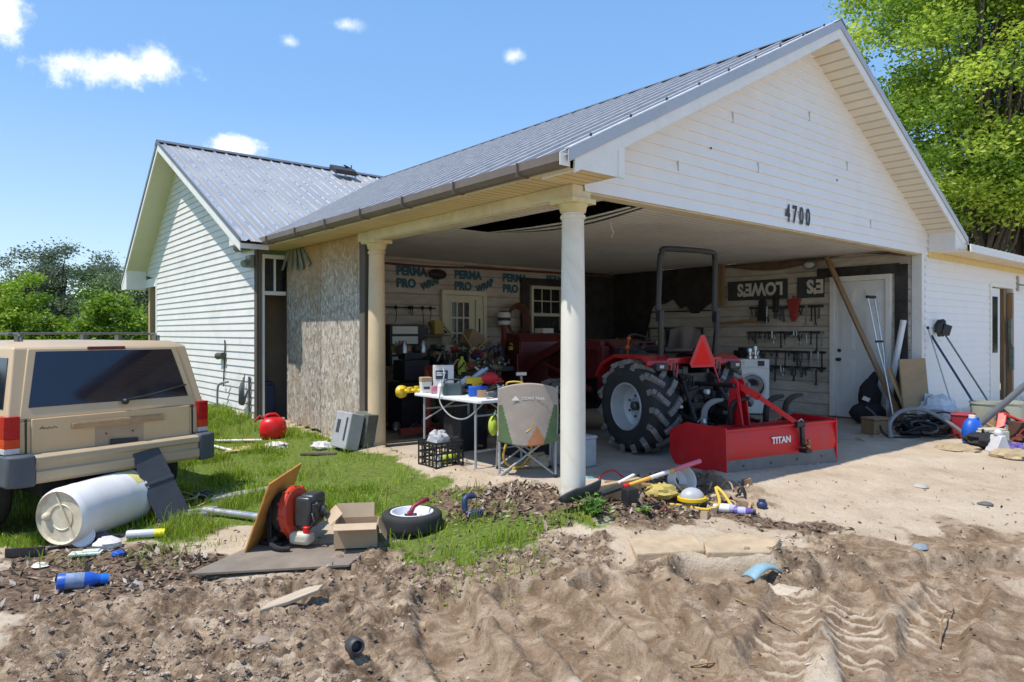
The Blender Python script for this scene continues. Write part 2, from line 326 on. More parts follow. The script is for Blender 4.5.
# ---------------------------------------------------------------- terrain
def vnoise(x, y, seed=0):
    xi = np.floor(x).astype(np.int64); yi = np.floor(y).astype(np.int64); fx = x-xi; fy = y-yi
    fx = fx*fx*(3-2*fx); fy = fy*fy*(3-2*fy)
    def h(a, b):
        n = (a*374761393 + b*668265263 + seed*974711) & 0x7fffffff
        n = ((n ^ (n >> 13))*1274126177) & 0x7fffffff
        n = ((n ^ (n >> 16))*668265263) & 0x7fffffff
        return (n & 0xffff)/65535.0
    return (h(xi,yi)*(1-fx)+h(xi+1,yi)*fx)*(1-fy) + (h(xi,yi+1)*(1-fx)+h(xi+1,yi+1)*fx)*fy
def fbm(x, y, seed=0, oct=4, gain=.5):
    s = 0; a = 1; t = 0
    for i in range(oct): s = s + a*vnoise(x*2**i+17*i, y*2**i+31*i, seed+i); t += a; a *= gain
    return s/t
def sst(x, a, b): t = np.clip((x-a)/(b-a), 0, 1); return t*t*(3-2*t)
def hp(u, v, z): p = H(u, v); return (p.x, p.y, z)
CP = [hp(-.2,-.2,.0), hp(1.2,-.2,.004), hp(3,-.2,.004), hp(5,-.2,.004), hp(7.4,-.2,.004), hp(10,-.3,.03), hp(13,-.4,.06), hp(3.5,-2.2,-.07), hp(0,-2,-.16), hp(7,-2.5,-.05), hp(11,-3,-.02),
      hp(-.2,1.2,.0), hp(-.2,2.4,.0), hp(-.25,3.5,.0), hp(-.3,5.5,.03), hp(-.6,6.3,.11), hp(-.6,9,.17), hp(-.7,12.5,.17), hp(-1.6,3.4,-.10), hp(-1.8,6,-.02), hp(-4,9,-.05), hp(-2.2,1.5,-.19),
      (-4.2,6.7,-.30), (-3.0,7.6,-.25), (-5.6,8.0,-.28), (-3.5,5.5,-.29), (-1.9,5.6,-.23), (-.7,5.5,-.20), (-5,4,-.33), (-2,4,-.28), (0,3.9,-.24), (2.4,4.2,-.22), (5,4.5,-.18), (8,6,-.10),
      (0,2.6,-.29), (4,2.4,-.28), (-5,2.5,-.36), (9,3,-.2), (-9,6,-.4), (-9,12,-.25)]
_C = np.array(CP); _n = len(CP)
def _tp(d2): return np.where(d2 > 1e-9, .5*d2*np.log(np.maximum(d2, 1e-9)), 0)
_K = _tp((_C[:,None,0]-_C[None,:,0])**2 + (_C[:,None,1]-_C[None,:,1])**2) + np.eye(_n)*.6
_P = np.c_[np.ones(_n), _C[:,0], _C[:,1]]
_sol = np.linalg.solve(np.block([[_K, _P], [_P.T, np.zeros((3,3))]]), np.r_[_C[:,2], 0, 0, 0])
def base_z(X, Y):
    X = np.atleast_1d(np.asarray(X, float)); Y = np.atleast_1d(np.asarray(Y, float)); z = np.zeros(X.shape)
    for i in range(_n): z += _sol[i]*_tp((X-_C[i,0])**2 + (Y-_C[i,1])**2)
    z += _sol[_n] + _sol[_n+1]*X + _sol[_n+2]*Y
    r = np.sqrt((X-1)**2 + (Y-8)**2); w = sst(r, 10, 18); z = np.clip(z, -.45, .25)
    return z*(1-w) + (-.15)*w
def at_ground0(px, py):
    z = -.15
    for _ in range(8): p = at_height(px, py, z); z = float(base_z(p.x, p.y)[0])
    return p
def inpoly(X, Y, poly):
    r = np.zeros(X.shape, bool); n = len(poly)
    for i in range(n):
        x1, y1 = poly[i]; x2, y2 = poly[(i+1) % n]
        c = ((y1 > Y) != (y2 > Y)) & (X < (x2-x1)*(Y-y1)/((y2-y1) if y2 != y1 else 1e-9)+x1); r ^= c
    return r
def ppoly(pts): return [tuple(at_ground0(*p)[:2]) for p in pts]
POLY = {
 'grass': [ppoly(p) for p in ([(150,396),(205,398),(262,417),(330,437),(372,452),(398,455),(432,478),(452,494),(440,525),(395,530),(345,520),(300,520),(250,528),(200,537),(150,541),(100,532),(0,548),(-160,560),(-260,500),(-200,420),(0,400)],
            [(372,548),(430,540),(452,515),(545,512),(540,540),(500,556),(420,562)], [(560,512),(612,505),(612,528),(568,535)])],
 'thin': [ppoly(p) for p in ([(300,500),(460,490),(480,520),(545,505),(560,545),(440,565),(360,560)], [(0,540),(180,520),(235,540),(170,560),(0,575)], [(440,590),(560,560),(570,580),(470,610)])],
 'litter': [ppoly(p) for p in ([(0,556),(60,548),(150,545),(215,556),(240,572),(190,582),(120,596),(40,610),(0,615)], [(580,478),(660,470),(720,490),(760,520),(700,528),(600,520),(560,500)], [(440,490),(560,486),(570,520),(545,545),(500,530),(455,520)], [(760,516),(840,530),(835,545),(770,535)])],
 'mud': [ppoly(p) for p in ([(0,612),(60,606),(130,598),(190,584),(250,572),(330,560),(420,556),(520,552),(560,545),(600,550),(590,580),(480,580),(430,600),(420,640),(350,682),(330,720),(0,720)], [(610,566),(690,572),(790,572),(800,582),(740,592),(620,590)], [(760,560),(850,540),(870,570),(780,590)])],
 'damp': [ppoly(p) for p in ([(430,590),(600,580),(680,600),(760,682),(760,720),(420,720),(400,640)], [(800,560),(900,538),(1040,530),(1040,590),(900,605),(800,608)], [(600,470),(690,470),(760,500),(700,530),(600,525)], [(660,590),(800,590),(840,620),(760,650),(690,640)], [(880,600),(1050,585),(1120,720),(860,720)])],
}
RUTS = [[at_ground0(*p)[:2] for p in ([(838,575),(852,620),(878,690)])], [at_ground0(*p)[:2] for p in ([(800,585),(785,630),(760,700)])], [at_ground0(*p)[:2] for p in ([(960,590),(935,620),(925,700)])],
        [at_ground0(*p)[:2] for p in ([(520,600),(570,630),(640,700)])], [at_ground0(*p)[:2] for p in ([(600,590),(650,620),(730,700)])], [at_ground0(*p)[:2] for p in ([(440,600),(450,640),(500,710)])], [at_ground0(*p)[:2] for p in ([(700,575),(860,580),(1040,566)])]]
def mask(X, Y, key, jit=.18):
    jx = (fbm(X*3.1, Y*3.1, 11, 4)-.5)*jit*4; jy = (fbm(X*3.1, Y*3.1, 23, 4)-.5)*jit*4; s = np.zeros(X.shape)
    for dx, dy in ((0,0),(.08,.03),(-.08,.05),(.02,-.08),(-.05,-.06),(.14,-.1),(-.13,.1)):
        m = np.zeros(X.shape, bool)
        for p in POLY[key]: m |= inpoly(X+jx+dx, Y+jy+dy, p)
        s += m
    return s/7
def segdist(X, Y, line):
    best = np.full(X.shape, 9.0); along = np.zeros(X.shape); acc = 0
    for (x1,y1),(x2,y2) in zip(line[:-1], line[1:]):
        l = math.hypot(x2-x1, y2-y1); t = np.clip(((X-x1)*(x2-x1)+(Y-y1)*(y2-y1))/l**2, 0, 1)
        d = np.hypot(X-x1-t*(x2-x1), Y-y1-t*(y2-y1)); b = d < best; sgn = np.sign((X-x1)*(y2-y1)-(Y-y1)*(x2-x1))
        best = np.where(b, d, best); along = np.where(b, acc+t*l, along); acc += l
        side = sgn if 'side' not in locals() else np.where(b, sgn, side)
    return best*side, along
def terrain(X, Y):
    X = np.asarray(X, float); Y = np.asarray(Y, float); z = base_z(X, Y)
    U, V = UV(X, Y); near = 1-sst(np.hypot(X-1, Y-6), 8, 14)
    lawnfar = np.maximum(sst(Y-.55*np.maximum(X,0), 11, 15)*(X < 30), (X < -6)*1.0)*(1-((U > -.6)&(V > -4)&(V < 7)))
    g = np.maximum(mask(X, Y, 'grass'), lawnfar); th = mask(X, Y, 'thin', .3); li = mask(X, Y, 'litter'); mu = mask(X, Y, 'mud', .22); da = mask(X, Y, 'damp', .3)
    f1 = fbm(X*2.3, Y*2.3, 1, 5, .55); f2 = fbm(X*9, Y*9, 5, 4, .6); f3 = fbm(X*19, Y*19, 9, 3, .62); f4 = fbm(X*47, Y*47, 19, 2, .6)
    rid = 1-np.abs(2*fbm(X*5.5, Y*5.5, 41, 4, .6)-1)
    z = z + near*((f1-.5)*.05 + mu*(((rid-.72)*.10) + (f2-.5)*.085 + (f3-.5)*.065 + (f4-.5)*.03) + (1-mu)*((f2-.5)*(.012+.035*da)*(1-g) + (f3-.5)*(.008+.014*da)) + li*(f2-.5)*.03)
    rutm = np.zeros(X.shape)
    for k, ln in enumerate(RUTS):
        d, a = segdist(X, Y, ln); w = .15 if k < 3 else .17; ins = 1-sst(np.abs(d), w*.75, w*1.15); lim = 1-sst(Y, 5.0, 5.6)
        rim = np.exp(-((np.abs(d)-w*1.35)/.055)**2)
        lug = np.maximum(0, np.sin((a + np.abs(d)*.35)*2*pi/.105 + (f2-.5)*5 + (f1-.5)*6))**.8*sst(fbm(X*3.3, Y*3.3, 71, 3), .36, .58) if k < 3 else .15*np.ones(X.shape)
        z += lim*near*(-ins*(.04 if k < 3 else .062) + rim*(.03 if k < 3 else .045)*(.4+f2) + ins*lug*.022*(.45+.9*f1)); rutm = np.maximum(rutm, ins*lim*(1.25-1.25*np.minimum(1,lug*1.1) if k < 3 else .55)); da = da*(1-.75*ins*lim*(k < 3))  # print grooves darkened, crests lightened: relief shade painted over the rut damp
    e_ = .34*(fbm(X*2.6, Y*2.6, 61, 4)-.5); slab = (U > -.02+e_) & (U < 7.9) & (V > .02+e_) & (V < 14); edge = (U > -.5) & (U < 7.9) & (V > -.5) & (V < 4)
    z = np.where(edge & ~slab, z+.016, z); z = np.where(slab, np.minimum(z, -.05), z)
    z = np.where((U > -.1) & (V > 3.7) & (V < 13), np.minimum(z, -.06), z); z = np.where((U > -.42) & (V > 6.5) & (V < 13), np.minimum(z, -.06), z)
    return z, g, th, li, mu, da, rutm
def ground_z(x, y): return float(terrain(np.array([x]), np.array([y]))[0][0])
def at_ground(px, py):
    p = at_ground0(px, py); return Vector((p.x, p.y, ground_z(p.x, p.y)))
def axis_lines(a, b, st, far, gr):
    x = list(np.arange(a, b, st)); s = st; lo = []; hi = []
    while True:
        s *= gr; v = (hi[-1] if hi else x[-1]) + s; hi.append(v)
        if v > far: break
    s = st
    while True:
        s *= gr; v = (lo[-1] if lo else x[0]) - s; lo.append(v)
        if v < -far: break
    return np.array(lo[::-1] + x + hi)
gx = axis_lines(-4.2, 4.6, .0145, 420, 1.06); gy = np.r_[axis_lines(3.0, 5.4, .0115, 420, 1.035)]
GX, GY = np.meshgrid(gx, gy, indexing='ij'); _t = terrain(GX.ravel(), GY.ravel())
_idx = np.arange(GX.size).reshape(GX.shape); _f = np.stack([_idx[:-1,:-1], _idx[1:,:-1], _idx[1:,1:], _idx[:-1,1:]], -1).reshape(-1, 4)
def mk_ground():
    m, nt, bs = newmat('sandy_yard_soil'); at = nd(nt, 'ShaderNodeVertexColor'); at.layer_name = 'Col'; sp = nd(nt, 'ShaderNodeSeparateColor'); L(nt, at.outputs['Color'], sp.inputs['Color'])
    at2 = nd(nt, 'ShaderNodeVertexColor'); at2.layer_name = 'Damp'; sp2 = nd(nt, 'ShaderNodeSeparateColor'); L(nt, at2.outputs['Color'], sp2.inputs['Color'])
    co = objco(nt); n1 = noise(nt, 1.6, 10, .68, co, .4); n2 = noise(nt, 26, 6, .7, co); n3 = noise(nt, 140, 3, .6, co); n4 = noise(nt, 5.5, 8, .72, co, .8)
    sand = ramp(nt, n1.outputs['Fac'], [(.28, (.40,.305,.215)), (.5, (.53,.43,.315)), (.72, (.63,.535,.42))]).outputs['Color']
    speck = ramp(nt, n2.outputs['Fac'], [(.26, .85), (.38, 0.0)]); sand = mixc(nt, speck.outputs['Color'], sand, (.20,.135,.085))
    mud = ramp(nt, n4.outputs['Fac'], [(.30, (.055,.037,.024)), (.43, (.165,.113,.073)), (.54, (.34,.25,.17)), (.69, (.57,.46,.34))]).outputs['Color']
    damp = ramp(nt, n4.outputs['Fac'], [(.27, (.125,.078,.046)), (.46, (.235,.16,.10)), (.68, (.46,.355,.25))]).outputs['Color']
    def k(sock, lo, hi, w=.55):
        a = nd(nt, 'ShaderNodeMath', operation='MULTIPLY_ADD'); L(nt, n4.outputs['Fac'], a.inputs[0]); a.inputs[1].default_value = w; L(nt, sock, a.inputs[2])
        return ramp(nt, a.outputs[0], [(lo, 0.0), (hi, 1.0)]).outputs['Color']
    c = mixc(nt, k(sp2.outputs['Red'], .42, .92), sand, damp)  # wet soil and the painted groove shade share this dark colour
    c = mixc(nt, k(sp.outputs['Red'], .42, .85), c, mud)
    lit = ramp(nt, n2.outputs['Fac'], [(.3, (.055,.036,.024)), (.5, (.17,.115,.075)), (.7, (.33,.25,.18))]).outputs['Color']
    c = mixc(nt, k(sp.outputs['Blue'], .5, .95), c, lit)
    gr = ramp(nt, n2.outputs['Fac'], [(.3, (.07,.095,.02)), (.55, (.14,.20,.03)), (.74, (.28,.24,.10))]).outputs['Color']
    c = mixc(nt, k(sp.outputs['Green'], .5, .95), c, gr)
    n5 = noise(nt, 75, 5, .75, co); gr_ = ramp(nt, n5.outputs['Fac'], [(.3, (.42,.39,.36)), (.45, (.95,.95,.95)), (.65, (1.0,1.0,1.0)), (.75, (1.18,1.16,1.13))]); c = mixc(nt, .85, c, gr_.outputs['Color'], 'MULTIPLY')
    L(nt, c, bs.inputs['Base Color']); bs.inputs['Roughness'].default_value = .92; bs.inputs['Specular IOR Level'].default_value = .2
    ad = nd(nt, 'ShaderNodeMath', operation='ADD'); L(nt, n2.outputs['Fac'], ad.inputs[0]); ms = nd(nt, 'ShaderNodeMath', operation='MULTIPLY'); L(nt, n3.outputs['Fac'], ms.inputs[0]); ms.inputs[1].default_value = .5; L(nt, ms.outputs[0], ad.inputs[1])
    bumpn(nt, ad.outputs[0], bs, .8, .022); return m
ground = np_mesh('ground', np.c_[GX.ravel(), GY.ravel(), _t[0]], _f, mk_ground(), np.c_[_t[4], _t[1]*.9+_t[2]*.25, _t[3]], True)
_a = ground.data.color_attributes.new('Damp', 'FLOAT_COLOR', 'POINT'); _c = np.ones((GX.size, 4), np.float32); _c[:,0] = np.maximum(_t[5], _t[6]*1.1); _a.data.foreach_set('color', _c.ravel())  # wet soil plus the shade painted into the tyre print grooves
tag(ground, kind='structure')
# concrete floor of the carport
_m = MB(); _m.span((-.15,-.12,-.14), (7.50,6.4,0.0)); s_ = _m.build('carport_slab', M('stained_slab_concrete', (.42,.355,.28), .85, var=.18, scale=1.6, bump=.3, dirt=.45, dcol=(.13,.10,.07), dscale=1.1), None, bevel=.015)
s_.location = H(0,0,0); s_.rotation_euler = (0,0,TH); tag(s_, kind='structure')
# ---------------------------------------------------------------- scattered ground cover (nobody could count it)
def scatter(x0, x1, y0, y1, n, dens):
    X = RNG.uniform(x0, x1, n); Y = RNG.uniform(y0, y1, n); t = terrain(X, Y); d = dens(t, X, Y); k = RNG.random(n) < d
    return X[k], Y[k], t[0][k], [a[k] for a in t]
def blades(X, Y, Z, h, w, col, lean=.5):
    n = len(X); a = RNG.uniform(0, 2*pi, n); ln = RNG.uniform(.1, lean, n)*h; b = RNG.uniform(0, 2*pi, n)
    dx, dy = np.cos(a)*w, np.sin(a)*w; lx, ly = np.cos(b)*ln, np.sin(b)*ln
    v = np.stack([np.c_[X-dx, Y-dy, Z-.01], np.c_[X+dx, Y+dy, Z-.01], np.c_[X+dx*.7+lx*.4, Y+dy*.7+ly*.4, Z+h*.6], np.c_[X-dx*.7+lx*.4, Y-dy*.7+ly*.4, Z+h*.6], np.c_[X+lx, Y+ly, Z+h*RNG.uniform(.8,1.,n)]], 1).reshape(-1, 3)
    i = np.arange(n)[:,None]*5; f = np.concatenate([i+np.array([[0,1,2]]), i+np.array([[0,2,3]]), i+np.array([[3,2,4]])], 0)
    return v, f, np.repeat(col, 5, 0)
def greens(n, a, b, dry=.12):
    t = RNG.random((n,1)); c = np.array(a)*(1-t)+np.array(b)*t; d = RNG.random(n) < dry; c[d] = np.array((.34,.27,.12))*RNG.uniform(.6,1.1,(d.sum(),1)); return c
clump = lambda X, Y, s: sst(fbm(X*s, Y*s, 77, 3), .38, .62)
X, Y, Z, T = scatter(-7, 1.4, 4.2, 13.5, 620000, lambda t, X, Y: np.clip(t[1]*(.06+.94*clump(X,Y,2.1)**1.5)*(1-.5*sst(X,-2.0,-1.0))*(1-.6*sst(UV(X,Y)[0],-1.3,-.2))*(.25+.75*sst(fbm(X*1.1, Y*1.1, 88, 3), .40, .52))*np.clip(7.5/Y,.4,1)*.85 + t[2]*.10*clump(X,Y,3), 0, 1)*(UV(X,Y)[0] < -.12+.0*X))
_h = RNG.uniform(.035, .10, len(X))*(.35+1.3*sst(fbm(X*2.6, Y*2.6, 55, 3),.3,.7))*(1+.35*(RNG.random(len(X)) < .06)); _v, _f, _cc = blades(X, Y, Z, _h, RNG.uniform(.002,.0045,len(X)), greens(len(X), (.13,.24,.012), (.42,.56,.04), .12), .8)
tag(np_mesh('lawn_grass', _v, _f, GRASSM, _cc), 'bright green grass growing on the yard beside the boarded wall', 'grass', kind='stuff')
X, Y, Z, T = scatter(-60, -5, 8, 70, 60000, lambda t, X, Y: t[1]*.8*clump(X,Y,1.2))
_v, _f, _cc = blades(X, Y, Z, RNG.uniform(.08,.28,len(X)), RNG.uniform(.006,.018,len(X)), greens(len(X), (.08,.14,.02), (.2,.28,.04)), .7)
tag(np_mesh('field_grass', _v, _f, GRASSM, _cc), 'tall grass of the far field behind the tan car', 'grass', kind='stuff')
def flakes(X, Y, Z, s, col, tilt=.6, asp=.5):
    n = len(X); a = RNG.uniform(0, 2*pi, n); t1 = RNG.normal(0, tilt, n); t2 = RNG.normal(0, tilt*.6, n)
    ex = np.c_[np.cos(a)*np.cos(t1), np.sin(a)*np.cos(t1), np.sin(t1)]*s[:,None]; ey = np.c_[-np.sin(a)*np.cos(t2), np.cos(a)*np.cos(t2), np.sin(t2)]*(s*asp*RNG.uniform(.5,1.2,n))[:,None]
    up = np.abs(ex[:,2])+np.abs(ey[:,2]); c = np.c_[X, Y, Z+up*.7+.003]; cur = np.c_[0*X, 0*X, s*.25*RNG.random(n)]
    v = np.stack([c-ex, c-ey*.9+cur*.2, c+ex*.2-ey+cur*0, c+ex, c+ex*.2+ey, c-ex*.3+ey*.8], 1).reshape(-1, 3); i = np.arange(n)[:,None]*6
    return v, i+np.array([[0,1,2,3,4,5]]), np.repeat(col, 6, 0)
X, Y, Z, T = scatter(-6, 6, 3.2, 7.6, 160000, lambda t, X, Y: np.clip(t[3]*.34 + t[4]*.02 + t[2]*.07 + .011 + t[5]*.012, 0, 1)*(.3+.7*clump(X,Y,3)))
t_ = RNG.random((len(X),1)); _cc = np.where(t_ < .35, (.06,.042,.03), np.where(t_ < .65, (.19,.125,.08), np.where(t_ < .88, (.33,.26,.195), (.42,.36,.30))))*RNG.uniform(.7,1.2,(len(X),1))
_v, _f, _cc = flakes(X, Y, Z, RNG.uniform(.006,.024,len(X))*(1+.7*T[3]), _cc, .5)
tag(np_mesh('leaf_litter', _v, _f, LITTERM, _cc), 'dead brown leaves and bark chips scattered over the dirt', 'leaf litter', kind='stuff')
def clods(X, Y, Z, s, col):
    n = len(X); base = []; fs = []; q = MB(); q.ball((0,0,0), 1.0, 7, 5); bv = np.array(q.v); tri = []
    for f in q.f:
        tri.append(f if len(f) == 4 else (f[0], f[1], f[2], f[2]))
    bv_n = len(bv); J = 1 + RNG.uniform(-.42, .42, (n, bv_n, 1)); sc = np.stack([s*RNG.uniform(.7,1.4,n), s*RNG.uniform(.7,1.4,n), s*RNG.uniform(.5,.9,n)], 1)
    a = RNG.uniform(0, 2*pi, n); J = np.where(RNG.random((n, bv_n, 1)) < .3, J*.72, J); V = bv[None]*J*sc[:,None,:]; x = V[...,0]*np.cos(a)[:,None]-V[...,1]*np.sin(a)[:,None]; y = V[...,0]*np.sin(a)[:,None]+V[...,1]*np.cos(a)[:,None]
    V = np.stack([x+X[:,None], y+Y[:,None], V[...,2]+(Z+s*.15)[:,None]], -1).reshape(-1,3); F3 = np.array([f for f in q.f if len(f)==3]); F4 = np.array([f for f in q.f if len(f)==4])
    F3b = np.concatenate([F4[:,[0,1,2]], F4[:,[0,2,3]], F3], 0); F = (np.arange(n)[:,None,None]*bv_n + F3b[None]).reshape(-1,3)
    return V, F, np.repeat(col, bv_n, 0)
X, Y, Z, T = scatter(-5.5, 6, 3.0, 6.6, 260000, lambda t, X, Y: np.clip(t[4]*(.06+.34*clump(X,Y,2.2)) + t[5]*.03*clump(X,Y,2.6) + t[6]*.02 + .003, 0, 1))
_s = .003 + .016*RNG.random(len(X))**6; t_ = RNG.random((len(X),1)); _cc = np.array((.09,.064,.046))*(1-t_) + np.array((.45,.355,.265))*t_**1.2
_v, _f, _cc = clods(X, Y, Z, _s, _cc); tag(np_mesh('mud_clods', _v, _f, mk_leaf('dry_mud_clod', 0.0, .95), _cc, False), 'crumbled clods of churned up mud in the foreground', 'mud clods', kind='stuff')
# ---------------------------------------------------------------- trees
def tree(name, label, loc, blobs, nclump, nleaf, ls, c0, c1, trunk_h, tr, group=None, trunks=((0,0),), csz=.5, dry=0.0, cat='tree', seed=1, reach=1.0):
    rg = np.random.default_rng(seed); rd = random.Random(seed); root = thing(name, label, cat, loc, 0, group)
    C = []
    for k in range(nclump):
        b = blobs[k % len(blobs)]; d = rg.normal(size=3); d /= np.linalg.norm(d); r = rg.random()**.45
        C.append((b[0]+d[0]*r*b[3], b[1]+d[1]*r*b[4], b[2]+d[2]*r*b[5]))
    C = np.array(C); per = nleaf//nclump; tone = rg.random(nclump)
    P = np.repeat(C, per, 0) + rg.normal(size=(nclump*per,3))*np.array((csz,csz,csz*.6)); P[:,2] = np.maximum(P[:,2], .15); n = len(P)
    t = np.clip(np.repeat(tone, per)+rg.normal(0,.22,n), 0, 1)[:,None]; col = np.array(c0)*(1-t)+np.array(c1)*t
    a = rg.normal(size=(n,3)); a /= np.linalg.norm(a,axis=1)[:,None]; a[:,2] *= .6; b = np.cross(a, rg.normal(size=(n,3))); b /= np.linalg.norm(b,axis=1)[:,None]; s = ls*rg.uniform(.6,1.3,n)[:,None]
    v = np.stack([P-a*s, P-b*s*.5, P+a*s, P+b*s*.5], 1).reshape(-1,3); f = np.arange(n)[:,None]*4+np.array([[0,1,2,3]])
    cr = np_mesh('crown', v, f, LEAF, np.repeat(col,4,0)); cr.parent = root
    m = MB()
    for tx, ty in trunks:
        top = Vector((tx*1.6 + rd.uniform(-.2,.2)*trunk_h*.3, ty*1.6, trunk_h)); mid = Vector((tx, ty, trunk_h*.5))
        m.path([(tx*.7,ty*.7,-.3), mid, top], [tr*1.25, tr*.9, tr*.6], 10)
        near = sorted(range(nclump), key=lambda k: abs(C[k][0]-top.x)+abs(C[k][1]-top.y)*.6)[:max(5, int(nclump*.5/len(trunks)))]
        for k in near:
            q = Vector(C[k]); st = mid.lerp(top, rd.uniform(.3,1)); mm = st.lerp(q, .5) + Vector((rd.uniform(-.3,.3), rd.uniform(-.3,.3), rd.uniform(0,.5)))*reach
            m.path([st, mm, q], [tr*.34, tr*.15, tr*.03], 6)
    m.build('trunk', BARK, root); return root
YG0, YG1 = (.13,.25,.02), (.55,.66,.08); DG0, DG1 = (.075,.125,.055), (.19,.27,.10)
tree('broadleaf_tree', 'tall bright yellow green broadleaf tree rising behind the carport roof at right', (16.0,22.5,-.2), [(0,0,10.5,5.2,4.2,4.2),(-1.5,0,7.5,3.6,3,2.8),(1.5,-.5,14,3.8,3,3),(3,0,7.2,3.6,3,2.6),(-.5,1,12.8,4.2,3,2.8)], 330, 135000, .085, YG0, YG1, 4.6, .30, trunks=((-.45,0),(.5,.2)), csz=.42, seed=3)
tree('broadleaf_tree', 'shorter dark broadleaf tree behind the right wall of the house', (24,31,-.2), [(0,0,7,4,3,3.5),(-3,0,4.5,2.5,2.5,2.2)], 80, 22000, .15, DG0, (.18,.28,.05), 4, .3, seed=5, csz=.6)
OKD = [(-31,48,8.6,4.6,'taller wispy grey green oak rising highest on the left skyline',11,(.11,.145,.10),(.20,.25,.14)),(-24.5,47,7.8,4.2,'broad dark oak on the left skyline with thin gaps in its crown',12,DG0,(.22,.30,.13)),(-36.5,50,5.6,4.0,'low grey green oak at the left edge of the skyline',13,(.11,.15,.10),(.21,.27,.14)),(-28,58,6.2,5,'dense dark oak filling the gap behind the two left oaks',14,DG0,DG1),(-20.5,50,5.6,3.2,'small dark oak nearest the back porch on the left skyline',15,DG0,(.22,.30,.13))]  # crown greens lightened and greyed to paint in the haze of distance
for x, y, h, r, lab, sd, c0, c1 in OKD:
    tree('oak_tree', lab, (x,y,-.3), [(0,0,h*.66,r,r*.8,h*.27),(-r*.45,0,h*.5,r*.6,r*.6,h*.25),(r*.5,0,h*.52,r*.6,r*.6,h*.27),(0,0,h*.28,r*.9,r*.7,h*.22)], 76, 26000, .105, c0, c1, h*.5, .26, 'oaks beyond the yard', csz=.45, seed=sd)
for x, y, h, lab, sd in ((-21.9,46,7.0,'thin dark pine spire beside the porch gable',21),(-20.6,47,6.3,'shorter thin pine right of the pine spire',22)):
    tree('pine_tree', lab, (x,y,-.3), [(0,0,h*.9,.25,.25,h*.1),(0,0,h*.62,.7,.7,h*.22),(0,0,h*.35,1.0,1.0,h*.2)], 46, 7000, .13, (.018,.035,.018), (.05,.08,.03), h*.96, .12, 'pines by the porch', csz=.22, cat='pine', seed=sd)
for x, y, h, r, lab, sd, c in ((-18.1,25.5,4.1,1.5,'bright lime green sapling standing behind the car roof at far left',31,((.12,.22,.015),(.38,.52,.05))),(-16.4,25,2.3,1.0,'low bright green bush in front of the lime green sapling',32,((.09,.17,.012),(.30,.42,.03))),(-13.9,24.4,3.5,1.4,'bright green leafy bush beside the wooden back porch post',33,((.10,.19,.015),(.32,.46,.05))),(-18.0,30.5,3.0,1.2,'pale feathery green shrub between oak and porch bush',34,((.15,.23,.10),(.34,.44,.20)))):
    tree('bush', lab, (x,y,-.3), [(0,0,h*.68,r*.8,r*.8,h*.3),(r*.3,0,h*.4,r*.8,r*.8,h*.32),(-r*.4,0,h*.35,r*.7,r*.7,h*.3)], 60, 12000, .075, c[0], c[1], h*.5, .05, 'bushes behind the car', csz=.2, cat='bush', seed=sd)
def mass():
    rg = np.random.default_rng(99); n = 60000; ang = rg.uniform(radians(20), radians(165), n); R = rg.uniform(62, 78, n); k = fbm(ang*14, R*.04, 3, 3)
    z = rg.random(n)**.8*(2.2+5.5*k); P = np.c_[R*np.cos(ang), R*np.sin(ang)+4, z-.3]; t = np.clip(fbm(ang*40, z, 8, 3)+rg.normal(0,.15,n),0,1)[:,None]
    col = np.array((.08,.11,.07))*(1-t)+np.array((.17,.22,.12))*t; a = rg.normal(size=(n,3)); a /= np.linalg.norm(a,axis=1)[:,None]; b = np.cross(a, rg.normal(size=(n,3))); b /= np.linalg.norm(b,axis=1)[:,None]; s = .42*rg.uniform(.6,1.3,n)[:,None]
    return np_mesh('distant_woods', np.stack([P-a*s,P-b*s*.6,P+a*s,P+b*s*.6],1).reshape(-1,3), np.arange(n)[:,None]*4+np.array([[0,1,2,3]]), LEAF, np.repeat(col,4,0))
tag(mass(), 'hazy line of distant woods along the horizon', 'woods', kind='stuff')
# a leafy weed clump at the foot of the front column
def weed(label, loc, n, h, r, col, seed):
    rg = random.Random(seed); m = MB()
    for k in range(n):
        a = rg.uniform(0,2*pi); hh = h*rg.uniform(.4,1); rr = r*rg.uniform(.3,1); tip = Vector((cos(a)*rr, sin(a)*rr, hh)); m.path([(0,0,-.02), (cos(a)*rr*.4, sin(a)*rr*.4, hh*.7), tip], [.004,.003,.002], 5)
        for q in range(5):
            f = rg.uniform(.3,1); c = Vector((cos(a)*rr*f, sin(a)*rr*f, hh*f)); b = rg.uniform(0,2*pi); l = rg.uniform(.02,.05); w = l*.45
            d = Vector((cos(b),sin(b),rg.uniform(-.2,.5))); sd = Vector((-sin(b),cos(b),rg.uniform(-.3,.3)))
            m.add([c, c+d*l*.5-sd*w, c+d*l, c+d*l*.5+sd*w], [(0,1,2,3)])
    return single(m, 'weed', M('weed_'+str(seed), col, .5, var=.3, scale=20, bump=.1), label, 'weed', loc, 0, smooth=0)
